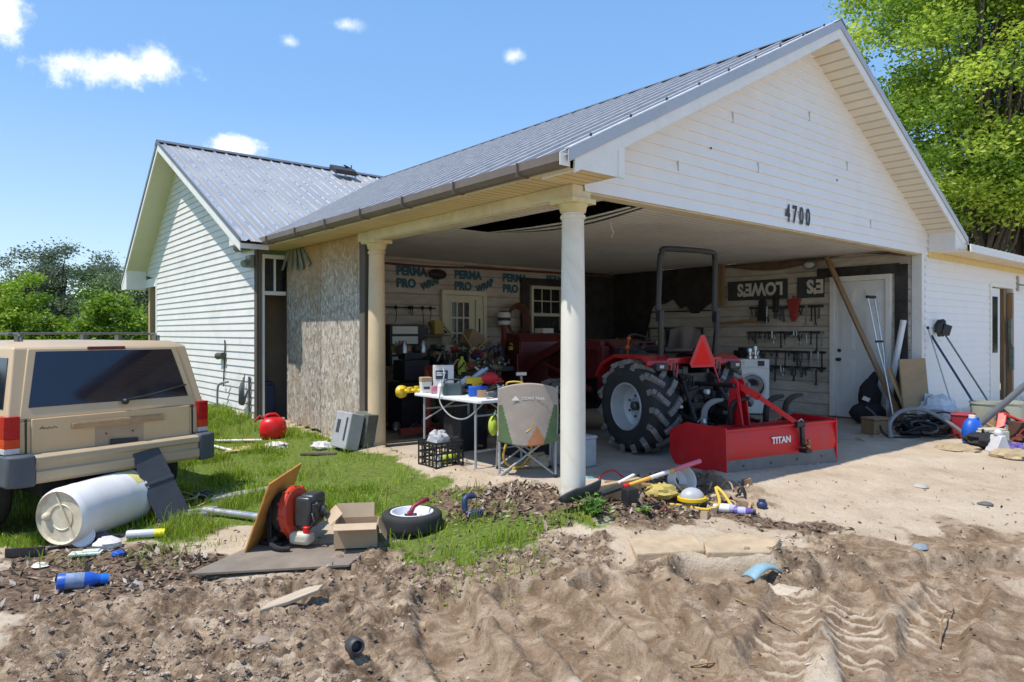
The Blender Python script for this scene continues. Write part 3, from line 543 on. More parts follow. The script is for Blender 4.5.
# ---------------------------------------------------------------- sky, sun, camera
SUN_AZ = Vector((-.84, -.54)).normalized(); SUN_EL = radians(64)
def mk_world():
    w = bpy.data.worlds.new('World'); SC.world = w; w.use_nodes = True; nt = w.node_tree; bg = nt.nodes['Background']
    sky = nd(nt, 'ShaderNodeTexSky', sky_type='NISHITA'); sky.sun_disc = False; sky.sun_elevation = SUN_EL; sky.sun_rotation = atan2(SUN_AZ.x, SUN_AZ.y)
    sky.air_density = 1.0; sky.dust_density = .35; sky.ozone_density = 2.2; sky.altitude = 0
    tc = nd(nt, 'ShaderNodeTexCoord'); sp = nd(nt, 'ShaderNodeSeparateXYZ'); L(nt, tc.outputs['Generated'], sp.inputs[0])
    def mth(op, a, b=None, c=None):
        n = nd(nt, 'ShaderNodeMath', operation=op)
        for i, q in enumerate((a, b, c)):
            if q is None: continue
            if hasattr(q, 'is_output'): L(nt, q, n.inputs[i])
            else: n.inputs[i].default_value = q
        return n.outputs[0]
    az = mth('ARCTAN2', sp.outputs['X'], sp.outputs['Y']); el = mth('ARCSINE', sp.outputs['Z'])
    n1 = noise(nt, 9, 8, .6, tc.outputs['Generated'], .3); n2 = noise(nt, 34, 6, .65, tc.outputs['Generated'])
    n3 = noise(nt, 85, 5, .65, tc.outputs['Generated']); wob = mth('ADD', mth('ADD', mth('MULTIPLY', mth('SUBTRACT', n1.outputs['Fac'], .5), 1.5), mth('MULTIPLY', mth('SUBTRACT', n2.outputs['Fac'], .5), 1.3)), mth('MULTIPLY', mth('SUBTRACT', n3.outputs['Fac'], .5), .6))
    tot = None
    for px, py, rx, ry, tilt, s in ((120,68,.082,.024,.12,.9),(152,62,.038,.03,0,.85),(-4,8,.042,.036,0,.9),(348,25,.03,.010,0,.4),(290,41,.016,.011,0,.5),(515,56,.022,.012,0,.5),(236,147,.034,.016,0,.9),(-330,150,.12,.04,.1,.8),(-620,60,.25,.07,0,.8),(1500,60,.3,.07,0,.7),(1350,160,.2,.05,0,.7)):
        x = (px-CXP)/FPX; z = (CYP-py)/FPX; a0 = math.atan(x); e0 = math.atan(z/sqrt(1+x*x))
        da = mth('SUBTRACT', az, a0); de = mth('SUBTRACT', mth('SUBTRACT', el, e0), mth('MULTIPLY', da, tilt))
        q = mth('SQRT', mth('ADD', mth('POWER', mth('ABSOLUTE', mth('DIVIDE', da, rx)), 2.0), mth('POWER', mth('ABSOLUTE', mth('DIVIDE', de, ry)), 2.0)))
        v = mth('MULTIPLY', mth('SUBTRACT', mth('ADD', 1.15, wob), q), s)
        tot = v if tot is None else mth('MAXIMUM', tot, v)
    # everything behind the camera keeps a few loose clouds of the same kind
    r = nd(nt, 'ShaderNodeMapRange'); r.interpolation_type = 'SMOOTHSTEP'; L(nt, tot, r.inputs[0]); r.inputs[1].default_value = 0.02; r.inputs[2].default_value = .7; r.inputs[4].default_value = .93
    hs = nd(nt, 'ShaderNodeHueSaturation'); hs.inputs['Saturation'].default_value = 1.08; L(nt, sky.outputs[0], hs.inputs['Color'])
    gd = ramp(nt, el, [(0.0, (2.5,2.95,3.4)), (.10, (1.7,2.4,3.3)), (.30, (.85,1.75,3.2)), (.75, (.5,1.3,2.85)), (1.0, (.45,1.2,2.7))])
    sk = mixc(nt, .7, hs.outputs[0], gd.outputs['Color'])
    sh = ramp(nt, n2.outputs['Fac'], [(.35, (4.0,4.3,4.8)), (.6, CLOUDV)])
    c = mixc(nt, r.outputs[0], sk, sh.outputs['Color']); L(nt, c, bg.inputs['Color']); bg.inputs['Strength'].default_value = SKY_S
SKY_S, SUN_S, EXPO = .15, 2.85, .88
CLOUDV = (5.0, 5.1, 5.2)
mk_world()
ld = bpy.data.lights.new('sun', 'SUN'); ld.energy = SUN_S; ld.angle = radians(.6); ld.color = (1, .945, .86)
lo = bpy.data.objects.new('sun', ld); COL.objects.link(lo)
_d = Vector((SUN_AZ.x*cos(SUN_EL), SUN_AZ.y*cos(SUN_EL), sin(SUN_EL))); lo.rotation_euler = (-_d).to_track_quat('-Z', 'Y').to_euler(); lo.location = (-8, -4, 14)
cd = bpy.data.cameras.new('camera'); cd.sensor_width = 36; cd.lens = FPX/1024*36; cd.shift_y = (CYP-341)/1024; cd.clip_start = .05; cd.clip_end = 2000
cam = bpy.data.objects.new('camera', cd); COL.objects.link(cam); cam.location = (0,0,CAMZ); cam.rotation_euler = (pi/2,0,0); SC.camera = cam
vs = SC.view_settings; vs.view_transform = 'Standard'; vs.look = 'None'; vs.exposure = EXPO; vs.gamma = 1; vs.use_curve_mapping = False
SC.render.engine = 'CYCLES'; SC.cycles.max_bounces = 10; SC.cycles.diffuse_bounces = 8; SC.cycles.transparent_max_bounces = 8
# ---------------------------------------------------------------- the house
house = thing('house', 'white sided house with metal roofs and an open carport numbered 4700', 'house', H(0,0,0), TH)
def hp_(mb, name, mat, **k): return mb.build(name, mat, house, **k)
SOFV = wave_lines('eave_soffit_panels', (.70,.55,.29), (.27,.18,.085), 2*pi/.10, 'Y', .35, .5, .12)
SOFU = wave_lines('rake_soffit_panels', (.70,.64,.52), (.36,.30,.20), 2*pi/.13, 'X', .35, .5, .08)
SOFM = M('pale_soffit', (.62,.60,.45), .5, var=.05, scale=3, dirt=.15, dcol=(.4,.38,.25))
def siding(mb, P, lo, hi, za, zb, step=.114, holes=()):
    z = za
    while z < zb-1e-4:
        z1 = min(z+step, zb); iv = [(lo(z), hi(z), lo(z1), hi(z1))]
        for (a0, a1, h0, h1) in holes:
            if h0 < (z+z1)/2 < h1:
                nv = []
                for l0, r0, l1, r1 in iv:
                    if a0 > l0+.01: nv.append((l0, min(r0,a0), l1, min(r1,a0)))
                    if a1 < r0-.01: nv.append((max(l0,a1), r0, max(l1,a1), r1))
                iv = nv
        for l0, r0, l1, r1 in iv:
            if r0-l0 < .02: continue
            r1 = max(r1, l1)
            mb.add([P(l0,z,.019), P(r0,z,.019), P(r1,z1,.002), P(l1,z1,.002)], [(0,1,2,3)]); mb.add([P(l0,z,.019), P(r0,z,.019), P(r0,z,0), P(l0,z,0)], [(3,2,1,0)])
        z = z1
AP, ZA, PS = 3.88, 5.05, .508
zr = lambda u: ZA - PS*abs(u-AP)
VM, ZM, P1_, P2_ = 10.52, 5.11, .505, .767
zm = lambda v: ZM - (P1_*(VM-v) if v < VM else P2_*(v-VM))
# front gable
m = MB(); P = lambda a, z, o: (a, -o, z)
siding(m, P, lambda z: max(0.0, AP-(ZA-.16-z)/PS), lambda z: 16.0 if z < 2.70 else AP+(ZA-.16-z)/PS, 2.64, ZA-.18)
w_ = hp_(m, 'gable_siding', W_VINYL, smooth=0)
m = MB(); siding(m, P, lambda z: 7.54, lambda z: 16.0, -.08, 2.64, holes=[(10.62, 12.0, -.2, 2.30)]); hp_(m, 'front_siding', M('front_wall_vinyl', (.77,.765,.75), .45, var=.04, scale=3, bump=.03, dirt=.14, dcol=(.45,.42,.34), dscale=1.5, splash=.22), smooth=0)
# left end wall of the main house
m = MB(); P = lambda a, z, o: (-.5-o, a, z)
siding(m, P, lambda z: max(6.36, VM-(ZM-.16-z)/P1_), lambda z: min(12.42 if z < 2.62 else 13.5, VM+(ZM-.16-z)/P2_), .10, ZM-.2); hp_(m, 'end_siding', M('end_wall_vinyl', (.72,.685,.645), .5, var=.05, scale=2, bump=.03, dirt=.3, dcol=(.36,.34,.27), dscale=1.4), smooth=0)
m = MB(); m.span((-.49,6.42,-.2),(-.38,12.42,2.75)); m.span((-.49,12.32,-.2),(6,12.42,2.6)); m.span((7.45,.14,-.1),(7.54,6.4,2.72)); m.span((12.0,.02,-.1),(16,.10,2.64)); m.span((7.54,.02,-.1),(10.62,.10,2.64)); m.span((10.62,.02,2.30),(12.0,.10,2.64)); m.span((0,.02,2.64),(16,.06,2.72)); hp_(m, 'wall_core', INTERIORTAN, smooth=0)
m = MB(); m.span((-.525,6.33,.05),(-.49,6.44,2.68)); hp_(m, 'corner_post', DARKWOOD, smooth=0, bevel=.004)
m = MB(); m.span((-.522,12.36,.1),(-.50,12.46,2.62)); m.span((-.525,12.46,2.44),(-.50,13.5,2.63)); hp_(m, 'corner_trim', W_VINYL, smooth=0, bevel=.004)
m = MB(); m.span((-.52,12.98,-.3),(-.38,13.12,2.5)); hp_(m, 'porch_post', LUMBER, smooth=0, bevel=.006)
# roofs
def ribs(mb, P, a0, a1, lo, hi, sp=.229, off=0.0, hr=.023, tw=.012):
    a = a0; pts = [(a0, 0.0)]; k = 0
    while True:
        c = a0 + off + k*sp; k += 1
        if c+.04 > a1: break
        pts += [(c-.032, 0), (c-tw, hr), (c+tw, hr), (c+.032, 0), (c+.085, 0), (c+.092, .005), (c+.10, 0)]
    pts.append((a1, 0)); pts = sorted(pts)
    for (p, h), (q, g) in zip(pts[:-1], pts[1:]):
        if q-p < 1e-5: continue
        if hi(p) <= lo(p)+.001 and hi(q) <= lo(q)+.001: continue
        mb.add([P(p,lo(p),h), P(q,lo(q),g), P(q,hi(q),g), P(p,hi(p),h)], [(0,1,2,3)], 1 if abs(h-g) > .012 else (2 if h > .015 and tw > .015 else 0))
val = lambda v: max(-.60, min(AP, (.505*v-3.282)/.508))
m = MB(); ribs(m, lambda v, u, h: (u-h*.45, v, zr(u)+h), -.40, 10.45, val, lambda v: AP, sp=.305, off=.06, hr=.030, tw=.018); hp_(m, 'roof_panel', [M('weathered_carport_roof', (.44,.43,.42), .45, .3, var=.1, scale=1.5, bump=.03, dirt=.45, dcol=(.34,.32,.30), dscale=.9), M('dirty_rib_flank', (.32,.32,.33), .5, .4), M('pale_rib_top', (.68,.67,.66), .4, .3)], smooth=20)  # flanks darker and rib tops brighter: shade and light painted on one metal
m = MB(); ribs(m, lambda v, u, h: (u+h*.45, v, zr(u)+h), -.40, 10.45, lambda v: AP, lambda v: 8.2, off=.06); hp_(m, 'roof_panel', [ROOF, ROOF], smooth=20)
m = MB(); ribs(m, lambda u, v, h: (u, v-h*.45, zm(v)+h), -.93, 16.2, lambda u: 5.80, lambda u: VM, off=.10); hp_(m, 'roof_panel', [ROOF, M('bright_rib_flank', (.62,.63,.65), .3, .8)], smooth=20)  # flanks brighter than the panel: light catching the ribs is painted in
m = MB(); ribs(m, lambda u, v, h: (u, v+h*.6, zm(v)+h), -.93, 16.2, lambda u: VM, lambda u: 13.82, off=.10); hp_(m, 'roof_panel', [ROOF, ROOF], smooth=20)
m = MB(); ribs(m, lambda u, v, h: (u, v, 2.80+.055*(v+.43)+h), 8.02, 16.2, lambda u: -.43, lambda u: 5.0, off=.1); hp_(m, 'roof_panel', [ROOF, ROOF], smooth=20)
m = MB(); m.bar((-.56,-.375,zr(-.56)+.045),(AP,-.375,ZA+.045),.055,.012); m.bar((AP,-.375,ZA+.045),(8.16,-.375,zr(8.16)+.045),.055,.012); hp_(m, 'rake_edge_strip', M('pale_rake_edge', (.72,.72,.72), .4, .2), smooth=0)
for k in range(9): u_ = -.3+k*.48; m = MB(); m.tube((u_,-.375,zr(u_)+.05),(u_,-.375,zr(u_)+.075),.011,seg=6); hp_(m, 'trim_screw', BLACKP)
# ridge caps and the small vent hood
m = MB()
for s in (-1, 1):
    m.add([(AP,-.42,ZA+.045),(AP,10.4,ZA+.045),(AP+s*.15,10.4,ZA-.035),(AP+s*.15,-.42,ZA-.035)],[(0,1,2,3)]); m.add([(-.95,VM,ZM+.045),(16.2,VM,ZM+.045),(16.2,VM+s*.14,ZM-(.03 if s < 0 else .06)),(-.95,VM+s*.14,ZM-(.03 if s < 0 else .06))],[(0,1,2,3)])
hp_(m, 'ridge_cap', M('dark_ridge_metal', (.16,.17,.19), .45, .5), smooth=0, solid=.004)
m = MB(); m.box((2.7,10.0,ZM-.10),(.5,.36,.10),(.46,0,0)); m.box((2.9,10.1,ZM-.0),(.32,.05,.03),(.3,.2,.3)); m.tube((3.0,10.2,ZM-.1),(3.05,10.3,ZM+.12),.015); hp_(m, 'roof_vent', M('black_vent', (.03,.03,.033), .6), smooth=0, bevel=.01)
# rakes: metal trim over a white fascia
def rake(mb, P, a0, a1, z, t0, t1, w, y0):
    mb.add([P(a0,y0,z(a0)-t0),P(a1,y0,z(a1)-t0),P(a1,y0,z(a1)-t1),P(a0,y0,z(a0)-t1),P(a0,y0+w,z(a0)-t0),P(a1,y0+w,z(a1)-t0),P(a1,y0+w,z(a1)-t1),P(a0,y0+w,z(a0)-t1)],[(0,1,2,3),(7,6,5,4),(0,4,5,1),(1,5,6,2),(2,6,7,3),(3,7,4,0)])
Pf = lambda a, y, z: (a, y, z); Pm = lambda a, y, z: (y, a, z)
m = MB(); rake(m, Pf, -.58, AP, zr, -.035, .06, .012, -.412); rake(m, Pf, AP, 8.16, zr, -.035, .05, .012, -.412); hp_(m, 'rake_trim', TRIMMETAL, smooth=0)
m = MB(); rake(m, Pf, -.50, AP, zr, .05, .17, .02, -.398); rake(m, Pf, AP, 8.16, zr, .052, .17, .02, -.398); m.prism([(-.49,2.692),(0,2.692),(0,zr(0)-.16),(-.49,zr(-.49)-.16)],-.392,-.005); m.prism([(7.66,2.692),(8.13,2.692),(8.13,zr(8.13)-.12),(7.66,zr(7.66)-.16)],-.39,-.016); m.span((0.0,-.399,2.69),(.075,-.384,zr(.07)-.165)); hp_(m, 'rake_fascia', W_PAINT, smooth=0)
m = MB(); rake(m, Pm, 5.83, VM, zm, -.03, .03, .012, -.945); rake(m, Pm, VM, 13.84, zm, -.03, .06, .012, -.945); hp_(m, 'rake_trim', M('dark_ridge_metal'), smooth=0)
m = MB(); rake(m, Pm, 5.87, VM, zm, .03, .17, .02, -.931); rake(m, Pm, VM, 13.8, zm, .06, .17, .02, -.931); m.prism([(13.3,2.40),(13.8,2.40),(13.8,zm(13.8)-.14),(13.3,zm(13.3)-.14)],-.925,-.52,ax='x'); m.span((-.93,13.78,2.42),(16,13.80,2.60)); m.prism([(5.86,2.70),(6.34,2.70),(6.34,zm(6.34)-.14),(5.86,zm(5.86)-.13)],-.925,-.52,ax='x'); hp_(m, 'rake_fascia', W_PAINT, smooth=0)
m = MB()
m.add([(0,-.38,zr(0)-.168),(AP,-.38,ZA-.168),(AP,-.002,ZA-.168),(0,-.002,zr(0)-.168)],[(0,1,2,3)]); m.add([(AP,-.38,ZA-.168),(8.13,-.38,zr(8.13)-.168),(8.13,-.002,zr(8.13)-.168),(AP,-.002,ZA-.168)],[(0,1,2,3)]); hp_(m, 'rake_soffit', SOFU, smooth=0)
m = MB(); m.add([(-.93,6.3,zm(6.3)-.165),(-.93,VM,ZM-.165),(-.5,VM,ZM-.165),(-.5,6.3,zm(6.3)-.165)],[(0,1,2,3)]); m.add([(-.93,VM,ZM-.165),(-.93,13.8,zm(13.8)-.165),(-.5,13.8,zm(13.8)-.165),(-.5,VM,ZM-.165)],[(0,1,2,3)]); hp_(m, 'rake_soffit', SOFM, smooth=0)
m = MB(); m.add([(-.52,-.38,2.69),(-.02,-.38,2.69),(-.02,6.36,2.69),(-.52,6.36,2.69)],[(0,1,2,3)]); hp_(m, 'eave_soffit', SOFV, smooth=0)
m = MB(); m.add([(7.7,-.43,2.70),(16.2,-.43,2.70),(16.2,-.005,2.70),(7.7,-.005,2.70)],[(0,1,2,3)]); hp_(m, 'eave_soffit', SOFFIT, smooth=0)
m = MB(); m.span((8.15,-.452,2.69),(16.2,-.432,2.81)); hp_(m, 'eave_fascia', W_PAINT, smooth=0, bevel=.003)
m = MB(); m.span((7.66,-.02,2.60),(16.0,-.016,2.695)); hp_(m, 'frieze_strip', M('yellowed_frieze', (.66,.52,.20), .55, dirt=.3, dcol=(.5,.45,.3)), smooth=0)
m = MB(); m.span((-.532,-.36,2.685),(-.515,7.0,2.80)); hp_(m, 'eave_fascia', CREAM, smooth=0)
# gutter with hangers
m = MB(); prof = [(-.533,2.80),(-.533,2.70),(-.60,2.70),(-.635,2.735),(-.64,2.80),(-.632,2.80),(-.628,2.738),(-.598,2.708),(-.541,2.708),(-.541,2.80)]
m.prism(prof, -.37, 7.05); hp_(m, 'gutter', GUTTERM, smooth=0)
for v in (.1,1.0,1.9,2.8,3.7,4.6,5.6,6.6): m = MB(); m.span((-.65,v,2.69),(-.532,v+.03,2.697)); m.bar((-.646,v+.015,2.69),(-.648,v+.015,2.80),.03,.006); hp_(m, 'gutter_bracket', GUTTERM, smooth=0)
m = MB(); m.span((-.64,-.378,2.70),(-.535,-.371,2.795)); hp_(m, 'gutter_end_cap', W_PAINT, smooth=0)
m = MB()
# screws of the eave trim
for k in range(24): m = MB(); m.tube((-.58,-.3+k*.305,zr(-.58)+.004),(-.585,-.3+k*.305,zr(-.58)+.035),.016,seg=6); hp_(m, 'trim_screw', BLACKP)
# beams, columns, ceiling
m = MB(); m.span((-.13,-.0,2.575),(.09,3.86,2.688)); m.span((-.125,.02,2.56),(-.13,3.8,2.57)); hp_(m, 'carport_beam', CREAM, smooth=0, bevel=.006)
m = MB(); m.span((.09,.016,2.628),(7.41,.15,2.74)); hp_(m, 'header_beam', CREAM, smooth=0, bevel=.004)
for v, mt in ((.097, M('column_white', (.74,.70,.60), .55, var=.06, scale=2, bump=.08, dirt=.48, dcol=(.46,.30,.14), dscale=1.6, st=(1,1,.6), splash=.16)), (3.553, M('column_orange_stained', (.62,.47,.29), .55, var=.14, scale=1.5, bump=.06, dirt=.5, dcol=(.66,.58,.44), dscale=1.2, splash=.12))):
    m = MB(); m.lathe([(.125,-.10),(.125,.02),(.118,.05),(.112,.07),(.110,.1),(.109,.8),(.104,1.7),(.096,2.40),(.108,2.405),(.112,2.42),(.108,2.435),(.097,2.44),(.097,2.475),(.118,2.51),(.128,2.525)],28); o = hp_(m, 'porch_column', mt, smooth=40); o.location = (-.03, v, 0)
    m = MB(); m.lathe([(.1,2.455),(.112,2.465),(.122,2.512),(.132,2.523),(.132,2.53)],28); m.span((-.14,-.14,2.53),(.14,.14,2.572)); m.build('column_capital', M('yellowed_capital', (.66,.56,.30), .55, var=.12, scale=5, dirt=.5, dcol=(.35,.30,.12), dscale=4), o, smooth=40)
m = MB(); hx0, hx1, hy0, hy1 = .80, 1.42, .42, 2.95
for a in ((.09,.15,hx0,6.3),(hx1,.15,7.41,6.3),(hx0,.15,hx1,hy0),(hx0,hy1,hx1,6.3)): m.add([(a[0],a[1],2.73),(a[2],a[1],2.73),(a[2],a[3],2.73),(a[0],a[3],2.73)],[(0,1,2,3)])
m.add([(.09,3.86,2.729),(-.02,3.86,2.729),(-.02,6.3,2.729),(.09,6.3,2.729)],[(0,1,2,3)]); hp_(m, 'carport_ceiling', CEILVINYL, smooth=0)
m = MB()
for k in range(5): v = .55+k*.6; m = MB(); m.bar((-.1,v,zr(-.1)-.14),(AP,v,ZA-.14),.04,.14); hp_(m, 'rafter', M('dark_rafter', (.06,.035,.022), .8), smooth=0)
m = MB(); m.add([(-.4,-.1,zr(-.4)-.02),(AP,-.1,ZA-.02),(AP,6.4,ZA-.02),(-.4,6.4,zr(-.4)-.02)],[(0,1,2,3)]); hp_(m, 'roof_deck', M('attic_deck_wood', (.035,.02,.014), .8, st=(1,4,1)), smooth=0)
rs = random.Random(4)
for k in range(4):
    m = MB(); x = hx1-.02-k*.085; pts = [(x+.02*sin(i*.5), hy0+.05+(hy1-hy0-.1)*i/12, 2.735-.085*sin(pi*i/12)*(1-.18*k)-.012*k) for i in range(13)]
    for p, q in zip(pts[:-1], pts[1:]): m.bar(p, q, .05, .006)
    hp_(m, 'loose_soffit_strip', M('dark_strip', (.05,.048,.045), .5) if k % 2 == 0 else W_VINYL, smooth=40)
m = MB(); m.path([(1.9,1.4,2.73),(1.92,1.4,2.66),(1.97,1.42,2.62),(1.95,1.44,2.56)], .004, 5); hp_(m, 'hanging_wire', W_PAINT)
m = MB(); m.span((7.42,-.012,-.06),(7.54,.14,2.64)); hp_(m, 'jamb_post', W_PAINT, smooth=0, bevel=.006)
# inside walls
m = MB()
m.grid(lambda s, t: (-.02+7.43*s, 6.30+.010*sin(40*s+6*sin(9*t))*sin(23*t), 2.73*t), 60, 26); hp_(m, 'back_wall', WRAP, smooth=180)
m = MB(); m.grid(lambda s, t: (7.41+.012*sin(31*s+5*sin(12*t))*sin(19*t), .14+6.16*s, 2.73*t), 50, 26); hp_(m, 'right_wall', WRAP, smooth=180)
ROT_B = Matrix(((1,0,0,0),(0,0,1,0),(0,1,0,0),(0,0,0,1)))  # text x->u, y->z, faces -v
def on_back(u, z, a=0.0, o=.016): return Matrix.Translation((u, 6.30-o, z)) @ Matrix.Rotation(pi/2, 4, 'X') @ Matrix.Rotation(a, 4, 'Z')
def on_right(v, z, a=0.0, o=.02): return Matrix.Translation((7.41-o, v, z)) @ Matrix.Rotation(-pi/2, 4, 'Z') @ Matrix.Rotation(pi/2, 4, 'X') @ Matrix.Rotation(a, 4, 'Z')
for u in (1.86, 3.08, 4.22):
    m = MB(); m.text('PERMA', .205, on_back(u, 2.43), bold=.012, sx=.98); m.text('PRO', .205, on_back(u, 2.22), bold=.012, sx=.98); m.text('WRAP', .17, on_back(u+.52, 2.17, .42), bold=.011, sx=.9, shear=.2); hp_(m, 'housewrap_lettering', WRAPTEXT, smooth=0)
m = MB(); m.text('PERMA', .205, on_back(5.36, 2.46), bold=.006, sx=.98)
hp_(m, 'housewrap_lettering', WRAPTEXT, smooth=0)
for a_, b_ in ((2.16,3.36),(1.50,1.98)): m = MB(); m.span((7.375,a_,2.03),(7.385,b_,2.39)); hp_(m, 'printed_band', DARKBAND, smooth=0)
m = MB(); m.text("LOWE'S", .31, on_right(2.24, 2.325, pi, .045), bold=.014, sx=.84); hp_(m, 'band_lettering', M('band_letter_print', (.62,.60,.54), .6), smooth=0); m = MB(); m.text("E'S", .31, on_right(1.50, 2.325, pi, .045), bold=.014, sx=.84); hp_(m, 'band_lettering', M('band_letter_print', (.62,.60,.54), .6), smooth=0)
# black paper on the right wall with ragged lower edge
m = MB(); r2 = random.Random(8); pts = [(6.28,2.72),(6.28,1.25)]; v = 6.28
while v > 3.75: v -= r2.uniform(.1,.3); pts.append((max(v,3.62), (1.25 if v > 5.2 else 1.72 + .35*abs(sin(v*2.3)))+r2.uniform(-.08,.08)))
pts += [(3.62,2.72)]; m.prism(pts, 7.365, 7.38, ax='x'); hp_(m, 'black_paper', TAR, smooth=0)
m = MB(); r2 = random.Random(9); pts = [(6.0,2.72),(6.0,1.2),(6.4,1.22),(6.9,1.18),(7.37,1.25),(7.37,2.72)]; m.prism(pts, 6.255, 6.27, ax='y'); hp_(m, 'black_paper', TAR, smooth=0)
m = MB(); m.span((7.30,3.42,1.95),(7.36,3.62,2.72)); hp_(m, 'wall_plank', OLDWOOD, smooth=0, bevel=.004)
m = MB(); m.grid(lambda s, t: (7.36-.05*sin(pi*t)*(.4+.6*sin(9*s)**2), .2+3.2*s, 2.71-.16*t*(.5+.5*sin(3+7*s))), 40, 6); hp_(m, 'sagging_wrap', M('brown_torn_wrap', (.16,.10,.06), .75, var=.4, scale=4, bump=.4), smooth=180)
# tarred trim round the side door
m = MB(); m.span((7.37,.30,2.36),(7.395,1.62,2.52)); m.span((7.372,.18,.05),(7.396,.37,2.50)); m.span((7.37,1.50,2.2),(7.39,1.58,2.36)); hp_(m, 'tar_flashing', TAR, smooth=0)
def panel_door(name, M0, w, h, mat, frame, knob_side=1, swing=None):
    d = MB(); d.span((-w/2,-.02,0),(w/2,.02,h)); o = d.build(name, mat, house, smooth=0); o.matrix_local = M0
    f = MB(); f.span((-w/2-.09,-.05,0),(-w/2-.004,.03,h+.09)); f.span((w/2+.004,-.05,0),(w/2+.09,.03,h+.09)); f.span((-w/2-.004,-.05,h+.005),(w/2+.004,.03,h+.09)); f.build('door_frame', frame, o, smooth=0, bevel=.006)
    return o
Md = Matrix.Translation((7.385,.90,.03)) @ Matrix.Rotation(-pi/2, 4, 'Z')
d = panel_door('side_door', Md, .80, 2.24, DOORWHITE, W_PAINT)
q = MB()
for x in (-.2,.2):
    for z0, z1 in ((.2,.95),(1.1,1.75),(1.85,2.1)):
        q.span((x-.125,-.028,z0),(x+.125,-.02,z1)); q.span((x-.095,-.036,z0+.03),(x+.095,-.027,z1-.03))
q.build('door_panel', DOORWHITE, d, smooth=0, bevel=.006)
q = MB(); q.lathe([(.03,0),(.03,.015),(.015,.02),(.015,.05),(.03,.06),(.028,.085),(0,.09)],14,M=xf((-.33,-.02,.95),(pi/2,0,0))); q.build('door_handle', M('dark_bronze', (.06,.05,.04), .4, .7), d); q = MB(); q.lathe([(.03,0),(.03,.02),(.02,.03),(0,.032)],14,M=xf((-.33,-.02,1.1),(pi/2,0,0))); q.build('deadbolt', M('dark_bronze'), d)
Md = Matrix.Translation((3.27,6.26,.03))
d = panel_door('back_door', Md, .84, 2.08, CREAMPAINT, CREAMPAINT)
q = MB(); q.span((-.30,-.024,.85),(.10,-.021,1.95)); q.build('door_glass', GLASSDARK, d, smooth=0)
q = MB()
for x in (-.31,-.175,-.03,.11): q.span((x-.014,-.036,.83),(x+.014,-.024,1.97))
for z in (.83,1.11,1.39,1.67,1.97): q.span((-.31,-.034,z-.014),(.11,-.024,z+.014))
q.build('door_muntin', CREAMPAINT, d, smooth=0)
q = MB(); q.span((.24,-.06,.35),(.40,-.03,2.0)); q.build('screen_door_edge', CREAMPAINT, d, smooth=0, bevel=.006)
q = MB()
for z in (.6,1.0,1.4): q.span((.30,-.066,z),(.335,-.06,z+.26))
q.build('door_slot', DARKBAND, d, smooth=0)
def window(M0, w, h, mat, name='window', bars=(3,2), half=True):
    o = MB().span((-w/2,-.0,0),(w/2,.01,h)).build(name, GLASSDARK, house, smooth=0); o.matrix_local = M0
    f = MB()
    for a, b in (((-w/2-.06,-.04,-.06),(-w/2,.02,h+.06)),((w/2,-.04,-.06),(w/2+.06,.02,h+.06)),((-w/2,-.04,h),(w/2,.02,h+.06)),((-w/2,-.05,-.06),(w/2,.02,0)),((-w/2,-.03,h*.48),(w/2,-.002,h*.54))): f.span(a, b)
    f.build('window_frame', CREAMPAINT, o, smooth=0, bevel=.004)
    g = MB(); h0 = h*.54
    for i in range(1, bars[0]): x = -w/2+w*i/bars[0]; g.span((x-.01,-.014,h0),(x+.01,-.002,h))
    for j in range(1, bars[1]): z = h0+(h-h0)*j/bars[1]; g.span((-w/2,-.012,z-.01),(w/2,-.002,z+.01))
    g.build('window_muntin', CREAMPAINT, o, smooth=0); return o
window(Matrix.Translation((5.34,6.26,1.25)), .74, 1.06, CREAMPAINT)
m = MB(); m.span((4.66,6.24,1.1),(4.86,6.27,2.48)); m.span((4.66,6.235,2.38),(6.1,6.262,2.52)); hp_(m, 'tar_flashing', TAR, smooth=0)
m = MB(); m.path([(.3,6.28,2.66),(1.2,6.27,2.62),(2.4,6.27,2.60),(3.3,6.27,2.63)], .02, 6); m.path([(3.3,6.27,2.64),(5.5,6.27,2.66),(7.3,6.27,2.67)], .024, 6); hp_(m, 'wall_conduit', RUST)
# boarded bay: osb sheets, studs, narrow sidelight
for v0, v1, z0, z1 in ((3.85,5.06,-.005,2.685),(5.075,6.29,.05,2.685)):
    m = MB(); n = 12; pts = [(v0,z1)] + [(v0+(v1-v0)*i/n, z0+.012*sin(i*2.1+v0)) for i in range(n+1)] + [(v1,z1)]; m.prism(pts, -.075, -.06, ax='x'); hp_(m, 'osb_sheet', OSBPALE if v0 < 4 else OSB, smooth=0)
m = MB()
for v in (3.9,4.3,4.7,5.06,5.45,5.85,6.24): m.span((-.055,v-.02,-.25),(.03,v+.02,2.7))
m.span((.03,3.86,-.1),(.05,6.3,2.72)); hp_(m, 'wall_stud', DARKWOOD, smooth=0)
m = MB(); m.span((-.12,3.70,-.05),(-.02,3.84,2.69)); hp_(m, 'corner_board', DARKWOOD, smooth=0, bevel=.004)
m = MB()
for a in range(5):
    b = (a-2)*.10; m.add([(-.085-.01*a, 5.95+b, 2.68),(-.085-.01*a, 5.95+b-.09, 2.68),(-.10-.012*a, 5.90+b*2.2-.10, 2.42-.04*(a%3)),(-.10-.012*a, 5.90+b*2.2, 2.38-.03*(a%2))],[(0,1,2,3)])
hp_(m, 'torn_paper_scrap', M('torn_green_paper', (.16,.20,.17), .7, var=.4, scale=9), smooth=0, solid=.004)
